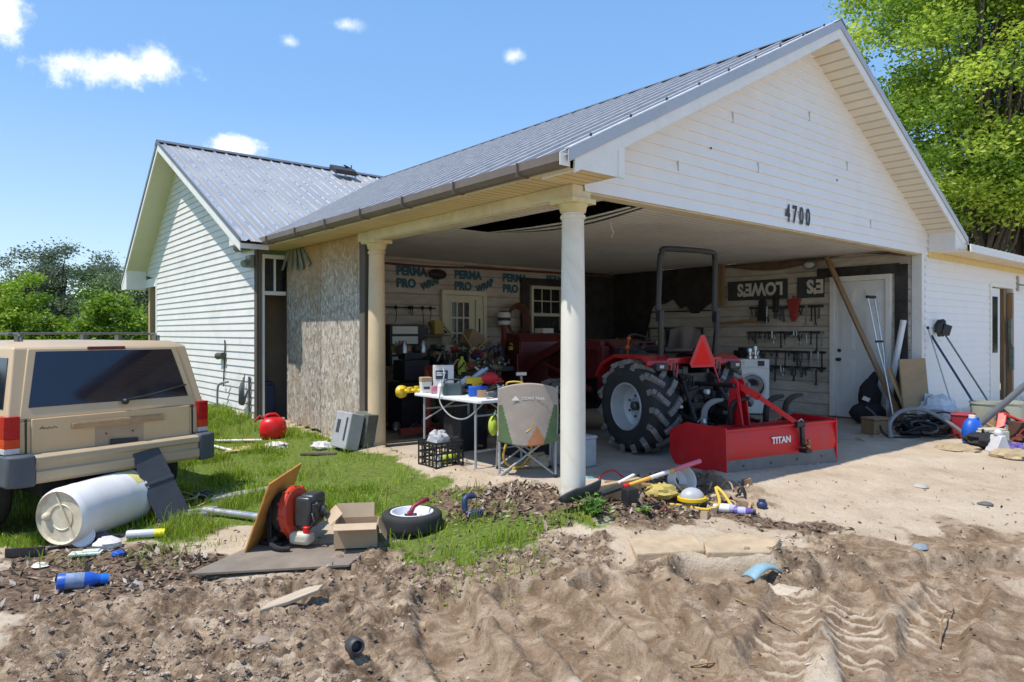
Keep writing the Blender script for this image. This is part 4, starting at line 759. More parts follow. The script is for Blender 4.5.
m = MB(); m.span((-.43,6.345,-.05),(-.395,6.40,2.62)); m.span((-.395,6.35,2.00),(-.06,6.40,2.06)); m.span((-.395,6.35,2.56),(-.06,6.40,2.62)); m.span((-.245,6.352,2.06),(-.22,6.40,2.56)); hp_(m, 'sidelight_frame', W_PAINT, smooth=0, bevel=.004)
m = MB(); m.span((-.395,6.39,2.06),(-.06,6.395,2.56)); hp_(m, 'sidelight_glass', GLASSDARK, smooth=0)
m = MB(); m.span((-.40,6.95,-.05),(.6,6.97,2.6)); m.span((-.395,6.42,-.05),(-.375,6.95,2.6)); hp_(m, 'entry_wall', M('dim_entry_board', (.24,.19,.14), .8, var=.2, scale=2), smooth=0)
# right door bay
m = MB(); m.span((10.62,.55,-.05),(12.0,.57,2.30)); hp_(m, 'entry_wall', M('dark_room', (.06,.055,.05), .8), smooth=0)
m = MB(); m.span((10.60,-.03,.0),(10.68,.10,2.34)); m.span((10.68,-.03,2.28),(12.02,.10,2.36)); m.span((11.94,-.03,.0),(12.02,.10,2.28)); hp_(m, 'doorway_frame', W_PAINT, smooth=0, bevel=.005)
m = MB(); m.span((10.70,.015,.1),(11.28,.05,2.26)); o = hp_(m, 'open_door', DOORWHITE, smooth=0, bevel=.005); q = MB(); q.span((10.82,.006,1.05),(11.12,.0145,2.1)); q.build('door_glass', GLASSDARK, o, smooth=0)
m = MB(); m.span((11.70,.06,.05),(11.82,.12,2.28)); m.span((11.84,-.04,.05),(11.93,.05,2.2)); hp_(m, 'torn_door_board', OLDWOOD, smooth=0, bevel=.004)
m = MB(); m.span((11.80,-.06,.7),(11.88,.0,1.15)); m.span((11.72,-.05,1.2),(11.8,.0,1.7)); hp_(m, 'torn_door_paper', M('torn_green_paper'), smooth=0)
for u_, z_ in ((2.25,3.66),(2.75,3.2),(3.9,4.0),(4.9,3.55),(5.6,2.86),(1.3,3.0)): m = MB(); m.span((u_,-.0225,z_),(u_+.006,-.004,z_+.112)); hp_(m, 'siding_joint', M('shadow_gap_grey', (.52,.51,.48), .6), smooth=0)  # grey strips mark butt joints in the siding courses
# house number
m = MB(); nm = Matrix.Translation((3.33,-.024,2.725)) @ Matrix.Rotation(pi/2, 4, 'X')
for k, ch in enumerate('4700'): m.text(ch, .285, nm @ Matrix.Translation((.158*k,0,0)), bold=.007, sx=.72)
hp_(m, 'house_number', NUMBLACK, smooth=0)
m = MB(); m.box((1.85,-.018,3.32),(.014,.012,.02)); m.tube((4.62,-.02,3.38),(4.62,0,3.38),.012); hp_(m, 'wall_nail', BLACKP)
# outside wall fittings
m = MB(); m.tube((-.56,8.05,1.03),(-.56,7.75,1.05),.06,.05,10); m.tube((-.5,7.95,1.05),(-.56,7.95,1.03),.03); m.path([(-.53,7.8,1.3),(-.53,7.78,1.15),(-.54,7.82,.6),(-.56,7.75,.55)],.012,6); hp_(m, 'wall_hose_reel', M('dark_olive_metal', (.06,.065,.05), .6))
m = MB(); m.path([(-.66,7.75,-.05),(-.66,7.75,.45),(-.64,7.7,.58),(-.55,7.55,.62)],.018,8); hp_(m, 'wall_pipe', CABLEGREY)
m = MB(); r2 = random.Random(5)
for k in range(5): m.path([(-.56,6.75+.06*k,.78-.05*k),(-.60,6.68+.05*k,.5+.05*sin(k)),(-.58,6.75+.04*k,.3),(-.55,6.62,.55)],.009,6)
m.tube((-.54,6.6,-.1),(-.54,6.6,.75),.02); hp_(m, 'loose_wiring', M('grey_wiring', (.10,.10,.10), .6))
m = MB(); m.span((-.60,6.40,2.42),(-.53,6.62,2.60)); m.tube((-.60,6.45,2.5),(-.70,6.42,2.45),.05,.06); hp_(m, 'flood_lamp', M('grey_green_metal', (.22,.25,.22), .5), smooth=0, bevel=.01)
m = MB(); m.path([(12.25,-.03,2.38),(12.25,-.14,2.36),(12.5,-.16,2.30)],.018,6); m.ball((12.55,-.16,2.28),.06); m.box((12.25,-.02,2.4),(.1,.03,.3)); hp_(m, 'wall_lamp', M('dull_lamp_metal', (.33,.30,.24), .5))
# ---------------------------------------------------------------- tan sport utility car
CAR = thing('parked_car', 'boxy tan sport utility car with roof rack parked on the grass, seen from behind', 'car', (-4.23,6.75,-.30), radians(55))
def arc(cy, cz, r, a0, a1, n=10): return [(cy+r*cos(radians(a0+(a1-a0)*i/n)), cz+r*sin(radians(a0+(a1-a0)*i/n))) for i in range(n+1)]
prof = [(-.80,.50),(-.825,.72),(-.82,1.0),(2.30,1.0),(2.42,.985),(3.30,.92),(3.40,.86),(3.42,.46)] + arc(2.58,.36,.43,12,168) + [(2.12,.40),(.46,.40)] + arc(0,.36,.43,12,168) + [(-.44,.46)]
m = MB(); m.prism(prof, -.86, .86, ax='x')
b0 = [(-.845,-.815,1.0),(.845,-.815,1.0),(.845,2.30,1.0),(-.845,2.30,1.0)]; b1 = [(-.745,-.65,1.595),(.745,-.65,1.595),(.745,1.55,1.595),(-.745,1.55,1.595)]; b2 = [(-.64,-.54,1.645),(.64,-.54,1.645),(.64,1.42,1.645),(-.64,1.42,1.645)]
m.add(b0+b1+b2, [(i,(i+1)%4,4+(i+1)%4,4+i) for i in range(4)] + [(4+i,4+(i+1)%4,8+(i+1)%4,8+i) for i in range(4)] + [(8,9,10,11)])
m.build('body', TAN, CAR, smooth=40, bevel=.05, bseg=4)
def q3(a, b, t): return tuple(a[i]+(b[i]-a[i])*t for i in range(3))
def bil(A, B, C, D, s, t): return q3(q3(A, B, s), q3(D, C, s), t)
def pane(mb, c4, s0, s1, t0, t1, off, m=0, th=.006, tt=0.0):
    A, B, C, D = c4; n = (Vector(B)-Vector(A)).cross(Vector(D)-Vector(A)).normalized()
    p = [Vector(bil(A,B,C,D,s0,t0)), Vector(bil(A,B,C,D,s1,t0)), Vector(bil(A,B,C,D,s1-tt,t1)), Vector(bil(A,B,C,D,s0+tt,t1))]
    vs = [x+n*off for x in p]+[x+n*(off-th) for x in p]; mb.add(vs, [(0,1,2,3),(7,6,5,4),(0,4,5,1),(1,5,6,2),(2,6,7,3),(3,7,4,0)], m)
REAR = [b0[0],b0[1],b1[1],b1[0]]; LEFT = [b0[3],b0[0],b1[0],b1[3]]; RIGHT = [b0[1],b0[2],b1[2],b1[1]]; FRONT = [b0[2],b0[3],b1[3],b1[2]]
tg = MB(); pane(tg, REAR, .05, .95, .02, .985, .012, 0, .02, .02); tg.box((0,-.832,.785),(1.36,.018,.46)); TG = tg.build('tailgate', TAN, CAR, smooth=30, bevel=.012, bseg=3)
g = MB(); pane(g, REAR, .085, .915, .17, .94, .018, 0, .01, .025); g.build('rear_window', CARGLASS, TG, smooth=0, bevel=.004)
g = MB()
for x in (-.715, .715): g.box((x,-.826,.785),(.012,.012,.46))
g.box((0,-.828,.552),(1.39,.012,.012)); g.build('tailgate_seam', BLACKP, TG, smooth=0)
g = MB(); g.box((.02,-.848,.925),(.80,.03,.05)); g.box((.02,-.853,.953),(.78,.012,.012)); g.build('plate_light_bar', M('tan_rusty_trim', (.42,.27,.14), .5, var=.15, scale=8, dirt=.5, dcol=(.22,.10,.05), dscale=5), TG, smooth=0, bevel=.008)
g = MB(); g.box((.02,-.843,.79),(.42,.004,.20)); g.build('plate_recess', M('tan_faded', (.40,.28,.18), .5), TG, smooth=0, bevel=.002)
g = MB(); g.text('Jeep', .085, xf((-.60,-.8425,.66),(pi/2,0,0)), .002, bold=.002); g.build('tailgate_badge', M('faint_silver_badge', (.52,.47,.42), .3, .4), TG, smooth=0)
g = MB(); g.path([(-.62,-.8435,.925),(-.60,-.8435,.945),(-.595,-.8435,.925),(-.58,-.8435,.935),(-.565,-.8435,.923),(-.55,-.8435,.937),(-.53,-.8435,.925),(-.51,-.8435,.935),(-.49,-.8435,.925)], .003, 5); g.build('script_badge', M('dark_badge', (.08,.06,.05), .4), TG, smooth=0)
g = MB(); g.path([(.07,-.845,1.10),(.10,-.83,1.115),(.36,-.812,1.15),(.58,-.79,1.20)], [.014,.012,.010,.007], 6); g.lathe([(.028,0),(.028,.03),(.02,.045),(0,.047)],12,M=xf((.07,-.82,1.10),(pi/2,0,0))); g.bar((.28,-.815,1.135),(.68,-.775,1.215),.016,.012); g.build('rear_wiper', BLACKP, TG)
g = MB()
for x, z in ((-.10,.83),(.13,.83),(-.10,.70),(.12,.70),(-.13,.62),(-.09,.62),(-.06,.62)): g.lathe([(.008,0),(.008,.01),(0,.011)],8,M=xf((x,-.842,z),(pi/2,0,0)))
g.build('plate_screw', BLACKP, TG)
g = MB(); g.box((.05,-.86,.735),(.24,.02,.075),(0,.06,0)); g.build('plate_bracket', BLACKP, TG, smooth=0, bevel=.004)
g = MB(); pane(g, REAR, .38, .60, .955, 1.0, .03, 0, .03); g.build('high_brake_lamp', M('dark_red_lens', (.12,.015,.015), .25), CAR, smooth=0, bevel=.01)
for s in (-1, 1):
    g = MB()
    for z0, z1, mi in ((.865,1.045,0),(.79,.865,1),(.745,.79,2)):
        g.prism([(s*.765,-.852),(s*.835,-.852),(s*.874,-.838),(s*.876,-.70),(s*.82,-.70),(s*.765,-.80)] if s > 0 else [(s*.765,-.80),(s*.82,-.70),(s*.876,-.70),(s*.874,-.838),(s*.835,-.852),(s*.765,-.852)], z0, z1, mi, ax='z')
    g.build('tail_lamp', [TAILRED, TAILORANGE, TAILCLEAR], CAR, smooth=30, bevel=.004)
g = MB(); g.prism([(-.80,.50),(-.96,.50),(-.985,.53),(-.985,.60),(-.965,.61),(-.965,.66),(-.985,.67),(-.98,.715),(-.95,.73),(-.80,.73)], -.70, .70, ax='x'); BP = g.build('rear_bumper', TANLT, CAR, smooth=30, bevel=.006)
for s in (-1, 1):
    g = MB(); g.prism([(s*.70,-.80),(s*.70,-.99),(s*.80,-.985),(s*.89,-.93),(s*.90,-.50),(s*.86,-.48),(s*.86,-.80)], .485, .74, ax='z', m=0); g.build('bumper_cap', BUMPERG, BP, smooth=30, bevel=.02, bseg=3)
g = MB(); pane(g, LEFT, .66, .97, .16, .86, .006); pane(g, LEFT, .36, .63, .16, .86, .006); pane(g, LEFT, .10, .33, .16, .86, .006); g.build('side_window', CARGLASS, CAR, smooth=0, bevel=.003)
g = MB(); pane(g, RIGHT, .03, .34, .16, .86, .006); pane(g, RIGHT, .37, .64, .16, .86, .006); pane(g, RIGHT, .67, .90, .16, .86, .006); g.build('side_window', CARGLASS, CAR, smooth=0, bevel=.003)
g = MB(); pane(g, FRONT, .05, .95, .08, .92, .006); g.build('windscreen', CARGLASS, CAR, smooth=0)
g = MB()
for s in (-1, 1):
    g.box((s*.862,.9,.62),(.02,1.35,.10)); g.box((s*.862,.95,.99),(.012,2.8,.012)); 
    for y in (.52, 1.35): g.box((s*.861,y,.72),(.006,.010,.52))
g.build('side_moulding', BUMPERG, CAR, smooth=0, bevel=.003)
g = MB()
for s in (-1, 1):
    g.path([(s*.60,-.42,1.64),(s*.60,-.36,1.70),(s*.60,-.2,1.71),(s*.60,1.1,1.71),(s*.60,1.3,1.65)], .011, 8)
    for y in (-.36,.4,1.2): g.box((s*.60,y,1.67),(.04,.08,.055))
for y in (-.25,.95): g.path([(-.60,y,1.70),(-.55,y,1.715),(.55,y,1.715),(.60,y,1.70)], .010, 8)
g.build('roof_rack', M('dull_rack_metal', (.12,.13,.11), .45, .4), CAR)
def wheel(parent, c, r, w, rr, side, lug=0, rimmat=None, hub=True, name='wheel'):
    M0 = xf(c, (0, pi/2*side, 0)); t = MB(); h = w/2
    t.lathe([(rr,-h*.86),(rr*1.08,-h*.98),(r*.80,-h),(r*.93,-h*.92),(r*.985,-h*.74),(r,-h*.4),(r,h*.4),(r*.985,h*.74),(r*.93,h*.92),(r*.80,h),(rr*1.08,h*.98),(rr,h*.86),(rr*.96,0)], 44, cap=False, M=M0)
    o = t.build(name, RUBBER, parent, smooth=40); q = MB()
    q.lathe([(rr*1.06,h*.95),(rr*1.04,h*1.02),(rr*.98,h*1.0),(rr*.94,h*.7),(rr*.90,h*.15),(rr*.62,h*.02),(rr*.55,h*.18),(rr*.36,h*.22),(rr*.33,h*.10),(0,h*.10)], 36, cap=False, M=M0)
    q.lathe([(rr*1.05,-h*.95),(rr*.9,-h*.2),(0,-h*.2)], 28, cap=False, M=M0)
    q.build('rim', rimmat or RIMGREY, o, smooth=30); q = MB()
    for k in range(6): a = k*pi/3; q.lathe([(.016,0),(.016,.022),(0,.025)],6,M=M0@xf((rr*.45*cos(a),rr*.45*sin(a),h*.17)))
    q.lathe([(rr*.2,h*.1),(rr*.2,h*.4),(rr*.12,h*.5),(0,h*.5)],16,M=M0); q.build('wheel_nut', M('dark_nut', (.10,.10,.10), .4, .6), o)
    if lug:
        q = MB()
        for k in range(lug):
            for s in (-1, 1):
                a0 = 2*pi*(k+.5*(s > 0))/lug; pts = []
                for j, (x, da) in enumerate(((.02,0.0),(.45,.10),(.80,.20),(1.0,.255))):
                    a = a0+da*1.25; R = r*(1.0 if x < .9 else .965); pts.append(((R)*cos(a), (R)*sin(a), s*x*h))
                for p, p2, wd in zip(pts[:-1], pts[1:], (.062,.058,.062)):
                    P, Q = Vector(p), Vector(p2); up = Vector((P.x+Q.x, P.y+Q.y, 0)).normalized(); q.bar(P+up*.008, Q+up*.008, wd, .062, M=M0, up=up)
                P = Vector(pts[-1]); up = Vector((P.x,P.y,0)).normalized(); q.bar(P+up*.01, P-up*r*.10+Vector((0,0,s*.012)), .065, .03, M=M0, up=(0,0,1))
        q.build('tread_lug', LUGRUBBER, o, smooth=0, bevel=.006)
    return o
for c, s in (((-.74,0,.36),-1),((.74,0,.36),1),((-.74,2.58,.36),-1),((.74,2.58,.36),1)): wheel(CAR, c, .36, .235, .205, s)
g = MB(); g.box((0,-.45,.44),(1.1,.5,.2)); g.box((0,1.2,.42),(1.3,2.0,.14)); g.tube((-.7,0,.36),(.7,0,.36),.05); g.tube((.45,-.86,.40),(.45,-.3,.42),.03); g.build('underbody', BLACKM, CAR, smooth=0)
# dark rubber flap leaning on the bumper
m = MB(); m.prism([(-.14,0),(.15,0),(.13,.42),(.11,.72),(-.12,.72),(-.15,.40)], -.008, .008); m.box((0,-.012,.38),(.27,.012,.03)); m.box((0,.0,.02),(.30,.02,.05))
_p = CAR.matrix_basis @ Vector((.30,-1.26,0)); single(m, 'mud_flap', M('grey_black_sheet', (.045,.048,.058), .5, var=.2, scale=5, dirt=.3, dcol=(.09,.085,.08)), 'dark grey plastic panel propped against the bumper of the tan car', 'panel', (_p.x,_p.y,ground_z(_p.x,_p.y)-.01), Euler((radians(-26),radians(-10),radians(55))), smooth=0, bevel=.004)
# white barrel on its side
p0 = at_ground0(96, 538); BA = radians(80)
BAR = thing('plastic_barrel', 'white plastic barrel lying on its side behind the tan car', 'barrel', Vector((-3.52,5.92,0)), (0,0,BA)); R_ = .235; L_ = .80
BAR.location.z = ground_z(BAR.location.x, BAR.location.y)-.01
Mb = xf((-L_/2,0,R_),(0,pi/2,0))
m = MB(); m.lathe([(R_*.90,0.0),(R_*.97,.02),(R_,.05),(R_,.17),(R_*1.012,.2),(R_,.23),(R_*1.0,.52),(R_*1.012,.55),(R_,.58),(R_,.74),(R_*1.03,.75),(R_*1.03,.79),(R_*.98,.80)], 40, cap=False, M=Mb); m.build('barrel_body', DRUMW, BAR, smooth=50)
m = MB(); m.lathe([(R_*.90,.001),(R_*.86,.02),(R_*.84,.025),(R_*.45,.03),(R_*.43,.022),(R_*.40,.03),(0,.032)], 36, cap=False, M=Mb); m.ball((.0,R_*.55,.02),.035,M=Mb); m.bar((-.2,.05,.02),(.15,-.12,.02),.012,.012,M=Mb); m.build('barrel_end', DRUMEND, BAR, smooth=40)
m = MB(); m.lathe([(R_*.975,.795),(R_*.9,.77),(0,.765)], 36, cap=False, M=Mb); m.build('barrel_end', DRUMW, BAR, smooth=40)
m = MB(); m.grid(lambda s, t: ((-.04+.11*t+.03*sin(9*s)*t)+.29, (R_*1.004)*sin(-.9+1.9*s), R_+(R_*1.004)*cos(-.9+1.9*s)), 16, 4); m.build('yellow_stain', DRUMYEL, BAR, smooth=180)
def put(px, py, dz=0.0): p = at_ground(px, py); return (p.x, p.y, p.z+dz)
# cord coil beside the barrel
m = MB(); rr_ = random.Random(3); pts = []
for i in range(90): a = i*.33; r = .13+.06*sin(i*.21)+.02*rr_.random(); pts.append((.0+r*1.5*cos(a)+.12*sin(i*.07), r*.8*sin(a), .02+.012*(i % 7)+.05*max(0,sin(i*.12))))
pts += [(-.2,.12,.08),(-.28,.2,.18),(-.24,.25,.26)]
m.path(pts, .0075, 6); single(m, 'power_cord', M('tan_yellow_cord', (.46,.36,.15), .6), 'tangled tan yellow cord on the grass right of the white barrel', 'cord', put(172,506), 0)
m = MB(); m.path([(-.4,0,.02),(-.2,.1,.015),(0,.0,.02),(.25,.06,.02),(.5,.0,.02)],.006,6); single(m, 'power_cord', M('tan_yellow_cord'), 'single loose strand of tan cord trailing under the barrel', 'cord', put(125,518), .1)
m = MB(); m.prism([(-.13,-.09),(.13,-.10),(.15,.08),(.05,.11),(-.12,.09)],0,.018,ax='z'); m.box((0,-.09,.04),(.27,.015,.07)); m.tube((.12,0,.03),(.62,.16,.05),.014); single(m, 'dust_pan', BLACKP, 'flat black plastic scoop with a thin handle left of the barrel', 'scoop', put(30,553), .25, smooth=0, bevel=.004)
m = MB(); m.lathe([(.085,0),(.088,.012),(.080,.016),(.075,.010),(0,.010)],26); single(m, 'pail_lid', WHITEP, 'round white plastic lid stuck upright below the barrel', 'lid', put(83,546,.07), (1.1,.2,.3))
def crumple(name, mat, label, cat, loc, r, seed, rz=0, sq=.5):
    m = MB(); m.ball((0,0,r*sq*.7),(r,r*.8,r*sq),16,10,jit=.22,seed=seed); return single(m, name, mat, label, cat, loc, rz, smooth=25)
crumple('plastic_bag', M('dirty_white_film', (.62,.60,.58), .4, var=.15, dirt=.3), 'crumpled white plastic bag on the leaf litter by the barrel', 'bag', put(108,548), .10, 1)
crumple('rag', M('grey_brown_rag', (.12,.10,.11), .8, var=.3), 'small dark brown rag beside the white plastic bag', 'rag', put(102,541,.02), .06, 2)
crumple('drink_pouch', BLUEP, 'small blue crumpled wrapper at the right edge of the white bag', 'wrapper', put(118,556), .045, 3)
crumple('paper_scrap', M('pale_paper', (.62,.57,.50), .8), 'pale crumpled paper scrap left of the blue bottle', 'paper', put(40,566), .06, 4, sq=.3)
m = MB(); m.box((0,0,.012),(.22,.09,.018),(0,0,0)); m.box((.03,.01,.026),(.12,.06,.012)); single(m, 'foam_tray', M('pale_mint_foam', (.55,.62,.54), .6), 'flat pale green foam strip on the litter above the blue bottle', 'tray', put(86,556,.01), .25, smooth=0, bevel=.004)
def bottle(label, name, mats, loc, rot, Lg, r, cap_r, cat='bottle', capz=.8):
    b = thing(name, label, cat, loc, rot); T = xf((-Lg/2,0,r),(0,pi/2,0))
    m = MB(); m.lathe([(r*.85,0),(r,.012),(r,Lg*.62),(r*.8,Lg*.72),(cap_r*.9,Lg*capz),(cap_r*.9,Lg*.86)],22,M=T); m.build('bottle_body', mats[0], b, smooth=40)
    m = MB(); m.lathe([(cap_r,Lg*.84),(cap_r,Lg),(0,Lg)],18,M=T); m.build('bottle_cap', mats[1], b)
    m = MB(); m.lathe([(r*1.008,Lg*.16),(r*1.008,Lg*.52)],22,cap=False,M=T); m.build('bottle_label', mats[2], b, smooth=50); return b
bottle('blue plastic bottle with a worn label lying in the dirt at lower left', 'plastic_bottle', (BLUEP, M('bright_blue_cap', (.01,.16,.60), .35), M('worn_blue_label', (.20,.27,.42), .5, var=.4, scale=12, dirt=.5, dcol=(.45,.4,.33))), put(82,586), (0,.1,.55), .30, .052, .035)
bc = thing('spray_can', 'white spray can with a yellow cap lying near the barrel', 'can', put(147,539), (0,0,.22)); T = xf((-.15,0,.035),(0,pi/2,0))
m = MB(); m.lathe([(.031,0),(.034,.006),(.034,.20),(.030,.212)],22,M=T); m.build('can_body', M('chalky_can', (.55,.57,.60), .4, var=.12, dirt=.2), bc); m = MB(); m.lathe([(.034,.21),(.033,.285),(.028,.29),(0,.29)],20,M=T); m.build('can_cap', M('lemon_cap', (.75,.68,.02), .4), bc)
# planks and poles
def plank(label, name, mat, a, b, w, h, cat='plank', za=0.0, zb=0.0, **k):
    P = at_ground(*a); Q = at_ground(*b); P.z += za+h/2; Q.z += zb+h/2; d = Q-P; c = (P+Q)/2
    m = MB(); m.box((0,0,0),(d.length,w,h)); return single(m, name, mat, label, cat, c, Euler((0,-math.asin(d.z/d.length),atan2(d.y,d.x))), smooth=0, bevel=.006, **k)
plank('weathered grey board lying on the grass left of the leaf blower', 'grey_board', M('grey_weathered_wood', (.30,.29,.29), .8, var=.2, scale=5, bump=.3, st=(.4,4,4)), (212,500), (272,491), .17, .035)
P = at_ground(205,516); Q = at_ground(268,522); m = MB(); m.tube((0,0,0), Q-P, .032, seg=14); m.tube((0,0,0),(Q-P)*.18,.040, seg=14); single(m, 'metal_pole', ALU, 'silver metal tube lying behind the orange plywood board', 'tube', P+Vector((0,0,.05)))
m = MB(); m.prism([(-.13,-.05),(.12,-.07),(.16,.02),(-.1,.07)],0,.05,ax='z'); m.tube((-.1,.02,.05),(.15,.0,.07),.02); single(m, 'scrap_bracket', GREYP, 'small grey bent bracket at the left end of the silver tube', 'bracket', put(200,517), .3, smooth=0, bevel=.006)
crumple('tarp_bundle', M('dark_teal_tarp', (.03,.05,.055), .6, var=.5), 'small dark teal bundle on the grass above the cord', 'bundle', put(203,497), .11, 9, sq=.35)
# boards and leaf blower
m = MB(); m.prism([(-.66,-.27),(.40,-.36),(.62,.12),(-.30,.30)], 0, .014, ax='z'); _q = at_ground(292,557); single(m, 'flat_board', GREYPLY, 'dirty grey board lying flat on the dirt under the leaf blower', 'board', (_q.x,_q.y,_q.z+.022), (0,0,.26), smooth=0)
BB = at_ground(262,554)
m = MB(); m.prism([(-.32,0),(.32,0),(.32,.60),(-.32,.56)], -.007, .007); single(m, 'plywood_board', ORANGEPLY, 'orange brown plywood sheet standing tilted beside the leaf blower', 'plywood', (BB.x-.10,BB.y+.27,BB.z+.02), Euler((radians(20),0,radians(87))), smooth=0, bevel=.003)
LB = thing('leaf_blower', 'red and black backpack leaf blower with a white fuel tank', 'leaf blower', (BB.x+.16,BB.y+.22,BB.z+.03), radians(-16)); LB.scale = (.88,.88,.88)
Ml = xf((0,0,.27),(0,pi/2-.12,0))
m = MB(); m.lathe([(.10,-.10),(.19,-.09),(.21,-.04),(.21,.0)],30,M=Ml); m.box((-.14,0,.22),(.05,.30,.42)); m.box((-.12,0,.02),(.22,.32,.035)); m.build('back_frame', BLACKP, LB, bevel=.008)
m = MB(); m.lathe([(.212,-.005),(.225,.01),(.225,.055),(.205,.07),(.15,.075)],34,M=Ml)
for k in range(12): a = k*pi/6; m.bar((.226*cos(a),.226*sin(a),.0),(.226*cos(a),.226*sin(a),.06),.02,.012,M=Ml,up=(cos(a),sin(a),0))
m.build('fan_housing', M('blower_red', (.55,.05,.02), .45, var=.12, dirt=.2), LB, smooth=30)
m = MB(); m.box((.17,0,.30),(.17,.25,.27),taper=.9); m.box((.19,.02,.37),(.15,.20,.16)); m.build('engine_cover', M('blower_black', (.03,.03,.032), .35, var=.2), LB, smooth=30, bevel=.03, bseg=3)
m = MB(); m.box((.265,-.02,.30),(.05,.14,.15)); m.tube((.28,.02,.30),(.32,.03,.30),.055,.045,16); m.path([(.26,-.1,.30),(.30,-.13,.24),(.24,-.12,.16)],.012,6); m.ball((.29,-.07,.37),.025); m.build('air_filter', BLACKP, LB, bevel=.01)
m = MB(); m.text('E', .06, xf((.255,-.03,.375),(pi/2,0,pi/2)), .004); m.box((.262,.03,.345),(.006,.09,.02)); m.build('engine_marking', W_PAINT, LB, smooth=0)
m = MB(); m.box((.02,-.17,.33),(.04,.03,.06)); m.box((.06,-.12,.13),(.05,.05,.03)); m.build('red_lever', BRIGHTRED, LB, bevel=.006)
m = MB(); m.box((.16,-.10,.085),(.20,.13,.11)); o = m.build('fuel_tank', M('milky_tank', (.50,.46,.36), .4, dirt=.2), LB, smooth=40, bevel=.035, bseg=3); m = MB(); m.lathe([(.032,.0),(.034,.05),(.028,.055),(0,.055)],16,M=xf((.22,-.12,.135))); m.build('fuel_cap', BRIGHTRED, o)
m = MB(); m.path([(-.02,-.21,.10),(-.04,-.26,.06),(.06,-.28,.03),(.14,-.25,.03)],.02,8); m.build('shoulder_strap', BLACKFAB, LB); m = MB(); m.path([(-.1,.15,.3),(-.05,.22,.2),(-.02,.2,.05)],.018,8); m.build('shoulder_strap', BLACKFAB, LB)
# carton
CB = thing('cardboard_box', 'small open cardboard box with its flaps out beside the leaf blower', 'box', put(357,545), radians(8)); CB.location.z += .015
m = MB(); w, d_, h = .32, .26, .17
for a, b in (((-w/2,-d_/2,0),(w/2,-d_/2+.006,h)),((-w/2,d_/2-.006,0),(w/2,d_/2,h)),((-w/2,-d_/2+.006,0),(-w/2+.006,d_/2-.006,h)),((w/2-.006,-d_/2+.006,0),(w/2,d_/2-.006,h)),((-w/2+.006,-d_/2+.006,0),(w/2-.006,d_/2-.006,.006))): m.span(a, b)
m.build('carton', CARD, CB, smooth=0)
for k, (c, s, r) in enumerate((((0,-d_/2-.055,h+.005),(w*.98,.125,.005),(.12,0,.0)),((-w/2-.02,.03,h+.045),(.12,d_*.9,.005),(.1,-.75,.25)),((w/2+.035,0,h-.06),(.13,d_*.95,.005),(0,1.05,0)),((-.02,d_/2+.015,h+.05),(w*.9,.005,.11),(-.2,0,0)))):
    m = MB(); m.box(c, s, r); m.build('flap', CARDIN if k != 2 else CARD, CB, smooth=0)
# spare wheel
_w = put(412,529); SPW = thing('spare_wheel', 'small trailer tyre on a white rim lying flat on the grass', 'wheel', (_w[0],_w[1],_w[2]+.0), .3)
wh = wheel(SPW, (0,0,.075), .245, .145, .165, 1, rimmat=RIMWHITE, name='tyre'); 
for o in [wh]: o.matrix_local = Matrix.Translation((0,0,.075)) @ Matrix.Rotation(-pi/2,4,'Y') @ Matrix.Translation((0,0,-.075))
m = MB(); m.box((0,0,.03),(.05,.05,.06)); m.path([(0,0,.05),(.03,.02,.10),(.10,.04,.13)],[.022,.02,.016],8); m.box((.12,.05,.135),(.07,.035,.035),(0,-.3,.3)); m.path([(0,.0,.03),(-.03,-.02,.0)],.02,8)
single(m, 'clamp_tool', M('dark_red_tool', (.20,.012,.03), .4, var=.3), 'dark red hand tool resting on the white wheel rim', 'tool', (_w[0]-.01,_w[1]-.02,_w[2]+.085), .2, smooth=40, bevel=.006)
m = MB(); m.path([(-.05,0,.03),(-.05,.02,.13),(.0,.03,.16),(.05,.02,.15)],[.024,.028,.026,.02],8); m.path([(-.05,0,.03),(.0,-.04,.02),(.05,-.06,.02)],[.024,.026,.03],8); m.box((.03,-.05,.03),(.10,.06,.05)); single(m, 'cordless_drill', NAVY, 'dark blue drill like tool lying in the dirt before the camp chair', 'drill', put(471,516), .5, smooth=40, bevel=.008)
# lawn litter near the boarded wall
GC = thing('gas_can', 'bright red plastic fuel can on the grass by the boarded bay', 'fuel can', put(273,436), .5)
m = MB(); m.lathe([(.13,0),(.155,.02),(.165,.12),(.155,.21),(.11,.265),(.05,.28)],24,M=xf(sc=(1.1,.85,1))); m.build('can_body', BRIGHTRED, GC, smooth=50); m = MB(); m.path([(-.10,0,.25),(-.08,0,.31),(.03,0,.32),(.08,0,.27)],.017,8); m.build('can_handle', BRIGHTRED, GC); m = MB(); m.path([(-.08,.0,.25),(-.17,.02,.30),(-.24,.03,.22)],[.03,.02,.014],8); m.build('can_spout', M('dull_red', (.3,.02,.015), .5), GC)
plank('yellow tan scrap of plywood lying on the lawn before the red fuel can', 'plywood_scrap', M('fresh_ply', (.47,.36,.17), .7, var=.1, scale=3), (226,449), (286,444), .34, .016)
for a, b, lab in (((208,441),(232,452),'thin white pipe lying left of the plywood scrap, lower one'),((212,436),(262,441),'thin white pipe lying above the plywood scrap')):
    P = at_ground(*a); Q = at_ground(*b); m = MB(); m.tube((0,0,0), Q-P, .017); single(m, 'plastic_pipe', W_PAINT, lab, 'pipe', P+Vector((0,0,.03)))
crumple('plastic_bag', M('dirty_white_film'), 'torn white plastic sheet beside the plywood scrap on the lawn', 'bag', put(276,447), .14, 12, sq=.35)
crumple('plastic_bag', M('dirty_white_film'), 'white crumpled plastic on the grass left of the grey metal casing', 'bag', put(322,449), .13, 13, sq=.45)
